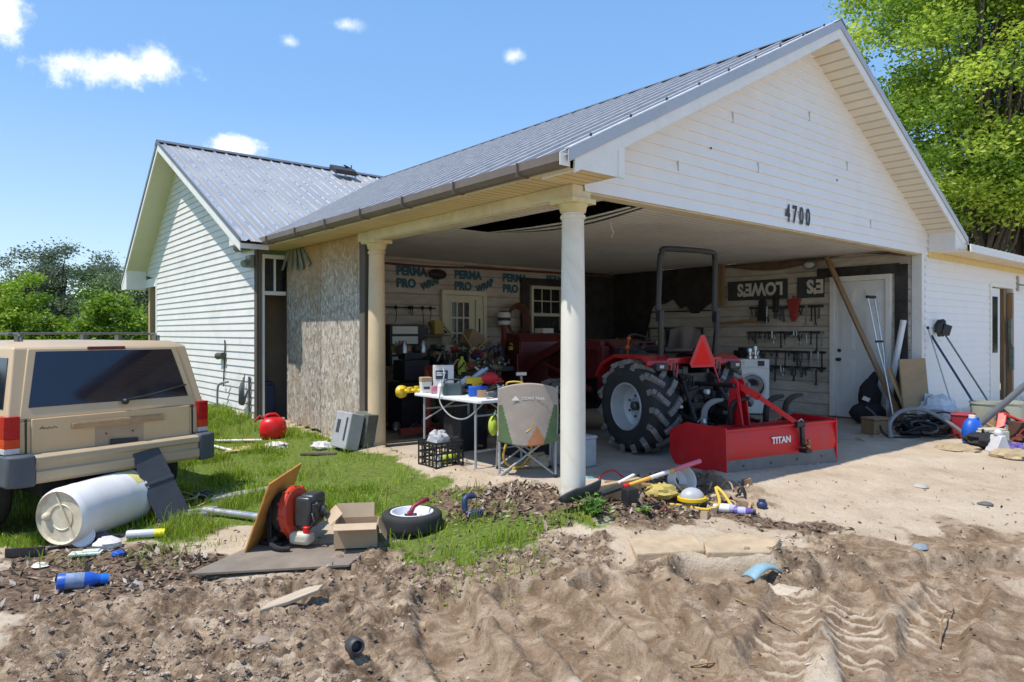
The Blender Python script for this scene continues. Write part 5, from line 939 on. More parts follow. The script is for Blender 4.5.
plank('short dark strip of wood half hidden in grass near the car bumper', 'wood_strip', OLDWOOD, (207,457), (226,454), .08, .03)
plank('thin dark strip under the white plastic on the grass', 'wood_strip', DARKWOOD, (301,455), (336,454), .05, .03)
crumple('red_cloth', FADEDRED, 'small faded red cloth left of the fuel can', 'cloth', put(248,437), .08, 14, sq=.3)
AC = thing('metal_casing', 'discarded grey metal casing leaning beside the rear carport column', 'casing', put(352,449), radians(40))
m = MB(); T = xf((-.10,0,.0),(0,.22,0)); m.span((-.10,-.20,0),(.08,.20,.44),M=T); m.build('side_panel', M('light_grey_casing', (.36,.37,.38), .5, dirt=.2), AC, smooth=0, bevel=.012)
m = MB(); m.span((-.105,-.14,.10),(-.098,-.10,.38),M=T); m.span((-.104,.04,.18),(-.099,.12,.34),M=T); m.build('slot', DARKBAND, AC, smooth=0)
m = MB(); m.ball((.17,.02,.20),(.15,.2,.24),14,9,jit=.10,seed=2); m.box((.16,-.08,.22),(.22,.25,.40),(.1,.1,.2)); m.build('corroded_core', M('corroded_green_grey', (.10,.11,.095), .8, var=.4, scale=6, bump=.5, dirt=.4), AC, smooth=30, bevel=.01)
weed('leafy green weed with broad leaves at the foot of the front column', put(592,518), 30, .17, .17, (.09,.20,.025), 41)
weed('small grass tuft growing on the dirt right of the shovel blade', put(646,515), 9, .10, .06, (.16,.26,.05), 42)
# ---------------------------------------------------------------- tractor and box blade
TT = atan2(.485, .875); TO0 = Vector((2.14, 8.70, 0)); TO = Vector((2.01, 8.63, 0))
TR = thing('compact_tractor', 'red compact tractor with black roll bar parked in the carport', 'tractor', TO, TT)
wheel(TR, (-.57,0,.55), .525, .39, .270, -1, 15); wheel(TR, (.57,0,.55), .525, .39, .270, 1, 15); wheel(TR, (-.60,1.75,.38), .36, .26, .19, -1, 14); wheel(TR, (.60,1.75,.38), .36, .26, .19, 1, 14)
m = MB(); m.span((-.22,-.30,.40),(.22,1.0,.86)); m.span((-.16,1.0,.42),(.16,2.3,.78)); m.tube((-.55,0,.55),(.55,0,.55),.13,seg=16); m.tube((-.5,1.75,.38),(.5,1.75,.38),.06); m.span((-.30,-.36,.62),(.30,-.28,.95)); m.span((-.14,-.42,.45),(.14,-.3,.60)); m.tube((0,-.5,.5),(0,-.38,.5),.035); m.build('chassis', BLACKM, TR, smooth=30, bevel=.01)
m = MB()
for s in (-1,1):
    m.bar((s*.30,-.28,.42),(s*.36,-1.0,.40),.04,.07); m.bar((s*.22,-.30,.95),(s*.25,-.42,.86),.06,.08); m.tube((s*.25,-.42,.86),(s*.34,-.72,.43),.02); m.tube((s*.38,-.3,.55),(s*.40,-.9,.42),.015)
m.tube((0,-.36,.82),(-.05,-1.02,.84),.028); m.build('hitch_arm', BLACKM, TR, smooth=30)
m = MB(); rh = random.Random(12)
for k in range(14):
    x = rh.uniform(-.42,.42); z = rh.uniform(.55,1.0); m.path([(x,-.3,z),(x+rh.uniform(-.1,.1),-.44,z+rh.uniform(-.08,.06)),(x+rh.uniform(-.2,.2),-.36,z-rh.uniform(.05,.3))],.012,6)
m.build('hydraulic_hose', CABLEBLK, TR)
for k in range(10): m = MB(); m.box((rh.uniform(-.38,.38),-.33,rh.uniform(.6,1.0)),(rh.uniform(.04,.12),.09,rh.uniform(.04,.12))); m.build('valve_block', M('dark_iron', (.05,.05,.052), .5, .3, var=.4), TR, smooth=0, bevel=.008)
m = MB(); m.lathe([(.03,0),(.03,.05),(0,.055)],12,M=xf((.12,-.40,.72),(pi/2,0,0))); m.box((-.28,-.40,.56),(.05,.05,.03)); m.build('white_cap', W_PAINT, TR)
for s in (-1,1):
    m = MB(); pr = [(-.38,1.05),(-.36,1.10),(-.25,1.16),(.28,1.16),(.52,1.06),(.66,.88),(.63,.87),(.50,1.02),(.27,1.115),(-.24,1.115),(-.33,1.07),(-.35,1.03)]
    m.prism(pr, s*.38, s*.74, ax='x'); m.build('fender', TRACTORRED, TR, smooth=30, bevel=.008)
    m = MB(); m.prism([(-.40,.85),(-.38,1.08),(-.24,1.15),(.28,1.16),(.60,1.0),(.68,.62),(.30,.60),(-.2,.62)], s*.345, s*.375, ax='x'); m.build('fender_side', BLACKM, TR, smooth=0)
    m = MB(); m.box((s*.58,-.42,1.03),(.18,.06,.09)); o = m.build('rear_lamp', BLACKP, TR, smooth=0, bevel=.01); m = MB(); m.box((s*.60,-.453,1.035),(.06,.006,.035)); m.build('lens', M('pale_lens', (.5,.48,.45), .2), o, smooth=0)
m = MB(); m.span((-.43,-.36,1.06),(.43,-.10,1.13)); m.span((-.40,-.38,.98),(-.32,-.30,1.10)); m.span((.32,-.38,.98),(.40,-.30,1.10)); m.bar((-.28,-.36,1.06),(-.40,-.42,.66),.03,.03); m.bar((.28,-.36,1.06),(.40,-.42,.66),.03,.03); m.build('rear_deck', TRACTORRED, TR, smooth=0, bevel=.01)
m = MB(); m.span((-.40,.25,.60),(.40,1.0,.64)); m.build('foot_platform', BLACKP, TR, smooth=0)
m = MB(); m.box((0,.10,1.22),(.44,.42,.10)); m.grid(lambda s, t: (-.22+.44*s, -.12-.05*t-.05*(1-(2*s-1)**2), 1.24+.26*t*(1-.15*(2*s-1)**2)), 10, 6); m.grid(lambda s, t: (-.22+.44*s, -.07-.05*t-.02*(1-(2*s-1)**2), 1.24+.26*t*(1-.15*(2*s-1)**2)), 10, 6); m.build('seat', M('black_vinyl_seat', (.02,.02,.022), .4, var=.2), TR, smooth=40, bevel=.03)
m = MB(); rp = []
m.path([(-.43,-.24,.80),(-.43,-.24,1.12),(-.45,-.26,1.55),(-.45,-.22,1.72),(-.44,-.24,2.27),(-.42,-.25,2.36),(-.35,-.25,2.415),(.35,-.25,2.415),(.42,-.25,2.36),(.44,-.24,2.27),(.45,-.22,1.72),(.45,-.26,1.55),(.43,-.24,1.12),(.43,-.24,.80)], .034, 10); m.build('roll_bar', M('black_bar_paint', (.012,.012,.013), .38), TR)
for s in (-1,1): m = MB(); m.box((s*.45,-.25,1.62),(.07,.08,.13)); m.tube((s*.40,-.25,1.66),(s*.51,-.25,1.66),.016); m.build('roll_bar_hinge', BLACKM, TR, smooth=0, bevel=.008)
m = MB(); m.add([(-.20,-.46,1.07),(.20,-.46,1.07),(.235,-.46,1.12),(.035,-.46,1.47),(-.035,-.46,1.47),(-.235,-.46,1.12)],[(0,1,2,3,4,5)]); o = m.build('slow_vehicle_sign', M('dark_red_border', (.62,.015,.02), .4), TR, smooth=0, solid=.004); m = MB(); m.add([(-.165,-.464,1.10),(.165,-.464,1.10),(.0,-.464,1.405)],[(0,1,2)]); m.build('sign_face', REFLRED, o, smooth=0)
o.location = (.02,.0,.0); o.scale = (.88,1,.95)
m = MB(); m.path([(0+.19*cos(a*pi/10),.62+.17*sin(a*pi/10),1.30+.10*sin(a*pi/10)) for a in range(20)],.016,8,closed=True); m.tube((0,.62,1.3),(0,.85,1.05),.025); m.bar((-.19,.62,1.30),(.19,.62,1.30),.03,.012); m.build('steering_wheel', BLACKP, TR)
m = MB(); m.prism([(.80,.82),(.80,1.24),(1.0,1.33),(1.6,1.33),(2.35,1.22),(2.50,1.08),(2.5,.75),(2.2,.72)],-.30,.30,ax='x'); m.build('hood', SHADERED, TR, smooth=30, bevel=.03, bseg=3)
m = MB(); m.span((-.34,.62,.9),(.34,.80,1.22)); m.build('dash', BLACKP, TR, smooth=0, bevel=.02)
m = MB()
for s in (-1,1):
    m.bar((s*.46,.85,.55),(s*.46,.85,1.25),.10,.12); pts = [(s*.46,.85,1.25),(s*.48,1.7,1.28),(s*.50,2.5,1.02),(s*.52,2.95,.72)]
    for p, q in zip(pts[:-1],pts[1:]): m.bar(p, q, .07, .13)
    m.tube((s*.46,1.1,.65),(s*.50,2.3,.98),.035)
m.build('loader_arm', SHADERED, TR, smooth=0, bevel=.008)
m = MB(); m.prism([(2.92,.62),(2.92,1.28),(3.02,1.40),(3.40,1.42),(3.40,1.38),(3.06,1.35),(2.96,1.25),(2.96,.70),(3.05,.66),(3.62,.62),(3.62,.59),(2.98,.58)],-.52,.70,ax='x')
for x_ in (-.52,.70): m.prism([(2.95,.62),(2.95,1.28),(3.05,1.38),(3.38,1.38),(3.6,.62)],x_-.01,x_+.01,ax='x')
m.span((-.62,2.86,.70),(-.42,2.92,1.10)); m.span((.42,2.86,.70),(.62,2.92,1.10)); m.build('loader_bucket', SHADERED, TR, smooth=0, bevel=.008)
m = MB(); m.box((.12,2.905,1.02),(.16,.02,.05)); m.build('work_lamp', W_PAINT, TR, smooth=0)
m = MB(); m.path([(-.30,.55,1.05),(-.33,.5,1.25),(-.33,.48,1.33)],.010,6); m.ball((-.33,.48,1.35),.028); m.path([(-.36,.45,1.0),(-.40,.42,1.22)],.01,6); m.ball((-.40,.42,1.24),.028); m.path([(.32,.55,1.05),(.36,.5,1.3)],.01,6); m.ball((.36,.5,1.32),.028); m.build('control_lever', M('orange_knob', (.60,.10,.02), .4), TR)
BO = TO0 - 1.5*Vector((-.485,.875,0)); BX = thing('box_blade', 'bright red box blade implement hitched behind the tractor', 'implement', (BO.x,BO.y,0), TT)
m = MB(); sec = [(-.005,.13),(-.02,.22),(-.005,.33),(.02,.44),(.055,.44),(.035,.33),(.02,.22),(.035,.13)]; m.prism(sec,-.84,.84,ax='x'); m.span((-.84,-.012,.425),(.84,.06,.448)); m.build('moldboard', M('blade_red_worn', (.56,.005,.010), .5, var=.14, scale=4, bump=.06, dirt=.32, dcol=(.20,.10,.07), dscale=2.4, coat=.1), BX, smooth=30, bevel=.004)
m = MB(); m.prism([(-.035,-.03),(-.015,-.03),(.02,.15),(-.004,.15)],-.84,.84,ax='x')
for x in (-.6,-.2,.2,.6): m.ball((x,-.02,.07),.012)
m.build('cutting_edge', BLADESTEEL, BX, smooth=0)
for s in (-1,1):
    m = MB(); m.prism([(-.03,-.02),(.70,-.02),(.80,.10),(.80,.36),(.55,.47),(-.02,.47)], s*.845-.008, s*.845+.008, ax='x'); m.build('end_plate', BLADERED, BX, smooth=0, bevel=.004)
m = MB(); m.span((-.837,.48,.30),(.837,.58,.40)); m.span((-.837,.10,.14),(.837,.14,.30)); m.build('cross_bar', BLADERED, BX, smooth=0, bevel=.005)
for x in (-.62,-.22,.34,.66):
    m = MB(); pts = [(x,.52,.10),(x,.52,.50),(x+.02,.50,.62),(x+.08,.46,.68),(x+.17,.41,.70)]; m.path(pts,[.026,.034,.034,.032,.016],8); m.build('ripper_shank', BLACKM if x > -.3 else GREYP, BX)
for x in (-.17,-.07):
    m = MB(); m.prism([(.38,.40),(.62,.40),(.57,.90),(.50,.92),(.46,.88)], x-.009, x+.009, ax='x'); m.build('mast_plate', BLADERED, BX, smooth=0, bevel=.003)
m = MB(); m.bar((-.12,.50,.84),(-.04,.28,.72),.06,.07); m.bar((-.04,.28,.72),(.22,-.02,.44),.05,.05); m.bar((-.16,.5,.8),(-.28,.3,.42),.012,.06); m.build('mast_brace', BLADERED, BX, smooth=0, bevel=.004)
m = MB(); m.span((.17,-.05,.41),(.30,.03,.47)); m.bar((.245,-.04,.42),(.255,-.05,.20),.05,.035); m.box((.255,-.08,.165),(.09,.10,.04)); m.build('drawbar', BLACKM, BX, smooth=0, bevel=.006)
m = MB(); m.ball((.27,-.10,.215),.028); m.tube((.27,-.10,.16),(.27,-.10,.2),.012); m.ball((.275,-.105,.275),.02); m.build('hitch_ball', BRASS, BX)
m = MB(); m.ball((-.73,.40,.47),(.02,.02,.05)); m.path([(-.78,.45,.47),(-.74,.43,.52),(-.70,.40,.47)],.007,6); m.path([(.20,-.03,.475),(.24,-.035,.50),(.28,-.03,.475)],.008,6); m.build('hitch_pin', STEEL, BX)
m = MB(); m.text('TITAN', .095, xf((-.195,-.0245,.265),(pi/2-.02,0,0)), .003, bold=.0035, sx=1.05); m.build('blade_lettering', W_PAINT, BX, smooth=0)
# ---------------------------------------------------------------- washing machine with parts on it
WM = thing('washing_machine', 'white front loading washing machine standing behind the tractor', 'washing machine', H(6.85,2.62,0), radians(-6))
m = MB(); m.span((-.30,-.30,.02),(.30,.30,.97)); m.build('cabinet', WHITEAPP, WM, smooth=30, bevel=.02, bseg=3)
m = MB(); m.lathe([(.235,0),(.235,.03),(.20,.045),(.195,.03)],40,cap=False,M=xf((0,-.302,.50),(pi/2,0,0))); m.build('door_ring', M('pale_grey_ring', (.62,.63,.65), .3), WM)
m = MB(); m.lathe([(.20,.028),(.18,.036),(.10,.02),(0,.012)],40,cap=False,M=xf((0,-.302,.50),(pi/2,0,0))); m.build('door_glass', M('dark_blue_drum_glass', (.02,.03,.055), .1, spec=.8), WM)
m = MB(); m.span((.10,-.312,.85),(.21,-.301,.94)); m.build('display', BLACKP, WM, smooth=0); m = MB(); m.span((-.27,-.309,.86),(-.12,-.301,.94)); m.path([(-.29,-.306,.80),(.0,-.306,.835),(.29,-.306,.80)],.005,6); m.build('detergent_drawer', M('pale_grey_ring'), WM, smooth=0)
for k, (du, dv, lab) in enumerate(((-.20,-.16,'chrome ball valve lying left on top of the washing machine'),(-.06,-.18,'chrome pipe fitting standing in the middle on the washing machine'),(.06,-.14,'short chrome fitting at right on top of the washing machine'))):
    m = MB(); h = (.20,.24,.15)[k]; m.lathe([(.05,0),(.05,.05),(.035,.06),(.035,h*.6),(.055,h*.62),(.05,h*.9),(.02,h)],16); m.ball((.05,0,h*.5),.035); single(m, 'pipe_fitting', ALU, lab, 'fitting', H(6.85+du,2.62+dv,.972), k, group='chrome parts on the washer')
m = MB(); m.box((0,0,.07),(.26,.2,.14)); m.box((.03,0,.16),(.16,.14,.06)); single(m, 'tool_case', BLACKP, 'small black case behind the chrome parts on the washer', 'case', H(6.95,2.78,.972), .4, smooth=0, bevel=.01)
# ---------------------------------------------------------------- tools along the right wall
TOOLM = [STEEL, M('dark_tool_steel', (.07,.07,.075), .45, .6), M('tool_black_grip', (.02,.02,.02), .6)]
def hung_tool(kind, L_):
    m = MB()
    if kind == 0: m.bar((0,0,0),(0,0,-L_),.022,.008); m.lathe([(.026,-.006),(.026,.006)],10,M=xf((0,0,0),(pi/2,0,0))); m.box((-.012,0,-L_-.02),(.014,.01,.05),(0,.3,0)); m.box((.016,0,-L_-.02),(.014,.01,.05),(0,-.3,0))
    elif kind == 1: m.tube((0,0,.02),(0,0,-L_*.55),.020,.016,8); m.tube((0,0,-L_*.5),(0,0,-L_),.006)
    elif kind == 2: m.path([(-.02,0,.02),(-.025,0,-L_*.5),(0,0,-L_*.7),(.01,0,-L_)],.012,6); m.path([(.03,0,.02),(.025,0,-L_*.5),(0,0,-L_*.7),(-.01,0,-L_)],.012,6)
    else: m.box((0,0,-.02),(.10,.03,.035)); m.tube((0,0,-.02),(0,0,-L_),.014,.016,8)
    return m
rt = random.Random(31)
for row, (z, v0, v1, n, nm) in enumerate(((1.88,1.50,2.9,15,'top'),(1.43,1.50,2.95,18,'second'),(1.09,1.46,2.95,17,'third'),(.82,1.46,2.6,12,'bottom'))):
    m = MB(); m.span((-.02,0,-.02),(.0,v1-v0,.02)); single(m, 'tool_rail', M('dark_tool_steel'), 'long dark rail, %s of the four tool rails on the right wall' % nm, 'rail', H(7.37,v0,z), TH, smooth=0)
    proto = []
    for i in range(n):
        k = rt.choice((0,0,1,2,3)); Lh = rt.uniform(.06,.30); v = v0+.04+(v1-v0-.08)*(i+rt.uniform(-.45,.45))/(n-1)
        o = single(hung_tool(k, Lh), ('wrench','screwdriver','pliers','hammer')[k], TOOLM[rt.choice((0,1,1,2))], 'small steel hand tool hanging from the %s rail on the right wall' % nm, 'hand tool', H(7.33,v,z), (rt.uniform(-.12,.12), 0, TH+pi/2), group='hand tools on the %s rail' % nm, smooth=30)
m = MB(); m.prism([(-.13,.40),(.13,.40),(.10,.28),(.07,.1),(.03,0),(-.03,0),(-.07,.1),(-.10,.28)],-.03,.03); m.box((0,0,.43),(.06,.03,.06)); single(m, 'pouch', FADEDRED, 'faded red pouch hanging above the tool rails on the right wall', 'pouch', H(7.34,2.02,1.62), TH-pi/2, smooth=0, bevel=.02)
m = MB(); m.prism([(-.06,.40),(.06,.40),(.12,.0),(-.12,.0)],-.03,.03); m.box((0,0,.45),(.04,.03,.1)); single(m, 'brush', BLACKP, 'black dustpan shaped brush hanging left of the red pouch', 'brush', H(7.34,2.62,1.62), TH-pi/2, smooth=0, bevel=.015)
m = MB(); m.box((0,0,.12),(.10,.08,.24)); m.tube((0,0,.24),(.06,0,.34),.03); m.tube((0,0,.0),(0,0,-.12),.025); single(m, 'air_gun', BLACKP, 'black air tool hanging between the brush and the pouch', 'air tool', H(7.33,2.36,1.80), TH-pi/2, smooth=0, bevel=.015)
m = MB(); m.bar((0,-.35,.0),(0,.4,.05),.03,.05); m.box((0,.5,.06),(.04,.26,.1)); m.box((0,-.40,-.01),(.04,.1,.12)); single(m, 'air_rifle', OLDWOOD, 'long brown wooden gun shaped tool lying on wall hooks left of the rails', 'wooden tool', H(7.33,3.2,1.60), TH+pi, smooth=0, bevel=.01)
m = MB(); m.span((-.02,-.9,-.015),(.0,.9,.015)); single(m, 'wall_bar', M('dark_tool_steel'), 'thin dark bar on the right wall behind the roll bar', 'bar', H(7.36,4.6,1.86), TH, smooth=0)
LP = thing('bulkhead_lamp', 'small unlit oval lamp high on the right wall', 'lamp', H(7.37,1.72,2.60), TH)
m = MB(); m.ball((-.05,0,0),(.06,.13,.08)); m.build('lamp_body', M('lamp_grey', (.12,.12,.12), .5), LP); m = MB(); m.ball((-.085,0,-.01),(.04,.10,.055)); m.build('lamp_lens', M('milky_lens', (.55,.58,.55), .25), LP)
# leaning things by the side door
def lean(label, name, mat, a, b, w, h, cat, **k):
    d = Vector(b)-Vector(a); m = MB(); m.bar((0,0,0), d, w, h); return single(m, name, mat, label, cat, a, 0, smooth=0, bevel=.005, **k)
A0 = at_height(905,430,.0); A1 = H(7.30,1.42,2.70)
lean('long brown timber leaning diagonally across the side door', 'timber', OLDWOOD, A0+Vector((0,0,.02)), A1, .09, .04, 'timber')
A0 = at_height(914,431,.0); lean('short pale timber leaning beside the long brown one', 'timber', LUMBER, A0+Vector((0,0,.02)), at_depth(889,368,A0.y+.25), .09, .04, 'timber')
P = H(7.18,.45,0); Q = H(7.33,.22,1.62); m = MB(); m.tube((0,0,0), Q-P, .045, seg=16); single(m, 'plastic_pipe', WHITEP, 'thick white plastic pipe standing against the side door frame', 'pipe', P)
CRU = thing('crutch', 'grey aluminium crutch leaning in front of the side door', 'crutch', at_height(896,431,.0), 0)
B_ = CRU.location; T_ = at_depth(871,297,B_.y+.35)-B_; s_ = Vector((.075,.05,0)); md = T_*.45
m = MB(); m.tube((0,0,0), md, .012); m.tube(md*.95, T_*.60-s_*.7, .010); m.tube(md*.95, T_*.60+s_*.7, .010); m.tube(T_*.60-s_*.7, T_-s_, .010); m.tube(T_*.60+s_*.7, T_+s_, .010); m.build('crutch_frame', ALU, CRU)
m = MB(); m.tube(T_-s_*1.2, T_+s_*1.2, .024); m.tube(T_*.66-s_, T_*.66+s_, .018); m.tube((0,0,0), T_*.02, .018); m.build('crutch_pad', BLACKFAB, CRU)
m = MB(); m.span((-.45,-.012,0),(.40,.012,1.04)); single(m, 'plywood_board', PLYWOOD, 'tan plywood sheet leaning upright against the jamb beside the side door', 'plywood', H(6.98,-.13,0), Euler((radians(-5),0,TH-.05)), smooth=0, bevel=.003)
GB = thing('black_bag', 'black gear bag leaning against the white side door', 'bag', at_height(868,424,.0), radians(-20))
m = MB(); m.ball((0,0,.17),(.26,.15,.18),18,10,jit=.06,seed=3); m.ball((.03,.05,.42),(.17,.12,.28),16,9,jit=.06,seed=4); m.path([(.03,.06,.55),(.10,.12,.72),(.13,.14,.80)],[.11,.07,.04],10); m.build('bag_body', BLACKFAB, GB, smooth=50); m = MB(); m.path([(-.05,-.15,.28),(.05,-.16,.2),(.15,-.1,.06)],.016,6); m.build('bag_strap', GREYP, GB); m = MB(); m.box((-.04,-.12,.40),(.10,.02,.06),(.2,.4,0)); m.build('bag_patch', W_PAINT, GB, smooth=0)
m = MB(); m.box((0,0,.10),(.30,.24,.2)); m.box((.02,0,.22),(.34,.26,.03)); single(m, 'brown_box', OLDWOOD, 'small dark wooden box on the floor under the leaning timbers', 'box', at_height(876,434,.0), .3, smooth=0, bevel=.006)
# black cables heaped by the corner
def hosepile(label, loc, n, R, hgt, r, mat, seed):
    rg = random.Random(seed); m = MB()
    for k in range(n):
        cx, cy = rg.gauss(0,R*.35), rg.gauss(0,R*.16); rad = rg.uniform(R*.2,R*.55); tilt = rg.uniform(-.5,.5); z0 = rg.uniform(.02,hgt*.6); a0 = rg.uniform(0,6.3); sp = rg.uniform(.7,1.05); pts = []
        for i in range(22): a = a0+i*.3*sp; pts.append((cx+rad*cos(a), cy+rad*.5*sin(a), max(.015, z0+rad*tilt*sin(a)+.02*rg.random())))
        m.path(pts, r*rg.uniform(.6,1.2), 6)
    return single(m, 'cable_heap', mat, label, 'cables', loc, TH*.4)
hosepile('tangled heap of black hoses and cables beside the carport corner', put(922,436), 34, .62, .34, .016, CABLEBLK, 7)
m = MB(); m.path([(-.55,-.15,.02),(-.45,.0,.20),(-.2,.1,.34),(.1,.08,.36),(.4,0,.2),(.6,-.1,.03)],.028,8); single(m, 'grey_hose', CABLEGREY, 'thick grey hose arching over the black cable heap', 'hose', put(920,438), .15)
crumple('plastic_sheet', CLEARSHEET, 'crumpled cloudy plastic sheet heaped against the white wall', 'plastic sheet', put(934,427), .38, 21, TH, .7)
crumple('plastic_bag', M('dirty_white_film'), 'white plastic bag in front of the cloudy sheet', 'bag', put(948,432), .15, 22, TH, .8)
# long handled tools against the right wall
def pole_tool(name, label, a, b, r, mat, head, cat):
    t = thing(name, label, cat, a); d = Vector(b)-Vector(a); m = MB(); m.tube((0,0,0), d, r, r, 10); m.build('handle', mat, t); head(t, d); return t
def h_none(t, d): m = MB(); m.tube(d*.97, d*1.0, .02, .02); m.build('grip', BLACKP, t)
def h_brush(t, d):
    m = MB(); m.ball((d.x,d.y,d.z),(.10,.07,.13),12,8,jit=.2,seed=5); m.box((d.x+.05,d.y-.05,d.z-.03),(.12,.07,.16),(0,.3,0)); m.build('brush_head', BLACKP, t, smooth=25)
pole_tool('broom', 'long grey broom with black bristles resting up on the white wall', H(8.5,-.72,.10), H(7.93,-.10,1.50), .014, M('grey_pole', (.17,.17,.18), .5), h_brush, 'broom')
pole_tool('rake', 'dark blue handled rake leaning on the white wall in the middle', H(7.55,-.85,.06), H(7.60,-.08,1.38), .017, M('blue_black_pole', (.035,.045,.12), .5), h_none, 'rake')
pole_tool('mop', 'thin pale grey pole leaning nearest the corner of the white wall', H(7.42,-.46,.20), H(7.50,-.06,1.52), .010, M('pale_pole', (.40,.42,.43), .45), h_none, 'pole')
P = at_depth(977,427,9.4); Q = at_depth(1045,368,8.9); m = MB(); m.tube((0,0,0), Q-P, .042, seg=16); single(m, 'grey_conduit_pipe', M('slate_pipe', (.13,.145,.17), .5), 'thick slate grey pipe slanting up out of the junk at the right edge', 'pipe', P)
def bucket(label, loc, mat, r, h, name='bucket'):
    b = thing(name, label, 'bucket', loc); m = MB(); m.lathe([(r*.86,0),(r*.88,.01),(r,h),(r*1.05,h),(r*1.05,h-.03),(r*.97,h-.03),(r*.95,h-.005),(r*.80,.02),(0,.02)],26,cap=False); m.build('pail', mat, b, smooth=35)
    m = MB(); m.path([(r*cos(a*pi/8),r*.3-.0,h-.05-r*.5*sin(a*pi/8)) for a in range(9)],.005,6); m.build('bail', STEEL, b); return b
bucket('dull olive bucket left of two, standing in front of the right doorway', put(985,430), OLIVEP, .19, .42); bucket('pale olive bucket right of two, standing in front of the right doorway', put(1011,430), M('pale_olive', (.44,.45,.36), .5, dirt=.15), .19, .42)
m = MB(); m.prism([(-.2,0),(.2,0),(.25,.30),(-.22,.32)],-.12,.12); m.box((0,0,.31),(.46,.26,.03),(0,.03,0)); single(m, 'red_bin', M('deep_red_bin', (.30,.012,.03), .45), 'dark red plastic bin in the junk against the white wall', 'bin', put(963,436), TH+.2, smooth=0, bevel=.012)
JG = thing('blue_jug', 'bright blue plastic jug beside the dark red bin', 'jug', put(972,444), .4)
m = MB(); m.lathe([(.10,0),(.13,.03),(.135,.20),(.10,.29),(.045,.33)],20,M=xf(sc=(1,.8,1))); m.build('jug_body', BLUEP, JG, smooth=45); m = MB(); m.lathe([(.04,.33),(.04,.37),(0,.37)],14); m.build('jug_cap', W_PAINT, JG); m = MB(); m.path([(.05,0,.32),(.12,0,.33),(.13,0,.2)],.016,7); m.build('jug_handle', BLUEP, JG)
m = MB(); m.box((0,0,.10),(.34,.22,.20)); m.box((0,-.115,.10),(.2,.02,.1)); m.box((.0,0,.215),(.3,.18,.03)); single(m, 'tool_case', M('dirty_cream_case', (.50,.47,.36), .5, dirt=.3), 'dirty cream plastic case in front of the olive buckets', 'case', put(991,446), .2, smooth=0, bevel=.02)
m = MB(); m.bar((-.2,0,.05),(.0,.1,.36),.10,.03); m.bar((0,.1,.36),(.22,0,.25),.10,.03); m.ball((.24,0,.22),.07); single(m, 'red_clamp', M('scarlet_paint', (.60,.03,.02), .45), 'bright red bent metal piece on top of the junk before the pale bucket', 'metal piece', put(1010,441), .3, smooth=30, bevel=.008)
m = MB(); m.prism([(-.12,0),(.12,0),(.03,.20),(-.03,.20)],-.08,.08); m.ball((0,0,.22),.05); single(m, 'funnel', M('pale_funnel', (.55,.55,.58), .4), 'pale grey funnel shaped thing upside down in the junk front', 'funnel', put(998,452), .2, smooth=30, bevel=.01)
crumple('purple_bag', PURPLE, 'purple plastic bag on the sand at the right edge', 'bag', put(1016,450), .11, 31, sq=.5)
crumple('dark_bag', BLACKFAB, 'black bag between the two olive buckets', 'bag', put(998,431), .17, 32, 0, 1.1)
crumple('black_tarp', BLACKFAB, 'black tarp lump low in the junk beside the cream case', 'tarp', put(984,449), .22, 33, 0, .5)
crumple('dirt_heap', M('sandy_heap', (.36,.28,.17), .95, var=.3, scale=10, bump=.5), 'small sandy dirt heap in front of the junk at right', 'dirt heap', put(1012,458,-.04), .24, 34, .3, .35)
crumple('dirt_heap', M('sandy_heap'), 'low yellow sand heap in front of the cable heap', 'dirt heap', put(958,450,-.06), .28, 35, .2, .25)
m = MB(); m.box((0,0,.13),(.34,.25,.26)); m.box((0,-.13,.2),(.30,.01,.05)); single(m, 'storage_box', M('dark_brown_crate', (.10,.05,.035), .7), 'dark brown box at the right edge beside the pale bucket', 'box', put(1026,441), .4, smooth=0, bevel=.01)
# ---------------------------------------------------------------- camp chair
CH = thing('camp_chair', 'grey and green folding camp chair seen from behind at the carport edge', 'chair', (.14,7.08,.0), radians(3)); CH.location.z = .004
m = MB(); fx, fy = .275, .24
for sx in (-1,1):
    m.tube((sx*fx,-fy,0),(sx*fx,-fy,.44),.012); m.tube((sx*fx,-fy,.44),(sx*.285,-fy-.05,.90),.012); m.tube((sx*fx,fy,0),(sx*fx,fy,.58),.011); m.path([(sx*fx,-fy,.56),(sx*.31,-.05,.60),(sx*.31,fy,.58)],.011,8)
    m.tube((sx*fx,-fy,.02),(sx*fx,fy,.42),.010); m.tube((sx*(fx+.015),fy,.02),(sx*(fx+.015),-fy,.42),.010)
m.tube((-fx,-fy-.012,.02),(fx,-fy-.012,.44),.011); m.tube((fx,-fy+.012,.02),(-fx,-fy+.012,.44),.011); m.tube((-fx,fy,.02),(fx,fy,.44),.010); m.tube((fx,fy+.022,.02),(-fx,fy+.022,.44),.010); m.build('chair_frame', CHAIRTUBE, CH)
m = MB()
for sx in (-1,1):
    for sy in (-1,1): m.lathe([(.022,0),(.020,.03),(.013,.035)],10,M=xf((sx*fx,sy*fy,-.004)))
m.build('foot_cap', BLACKP, CH)
m = MB(); m.grid(lambda s, t: (-.285+.57*s+(.012*sin(pi*t)*(2*s-1)), -fy-.02-.05*t-.075*(1-(2*s-1)**2)*(1-.55*t), .36+.545*t*(1-.045*(2*s-1)**2*t)-.04*(1-(2*s-1)**2)*(1-t)+.028*t*(1-(2*s-1)**2)), 60, 40)
for i, f in enumerate(m.f):
    c = sum((Vector(m.v[k]) for k in f), Vector())/4; x, z = c.x, c.z; g = abs(x) > .155+.10*((z-.36)/.38) and z < .72 and abs(x) < .285
    m.m[i] = 1 if g else (2 if (z < .52 and abs(x-.085) < (.52-z)*.55) else 0)
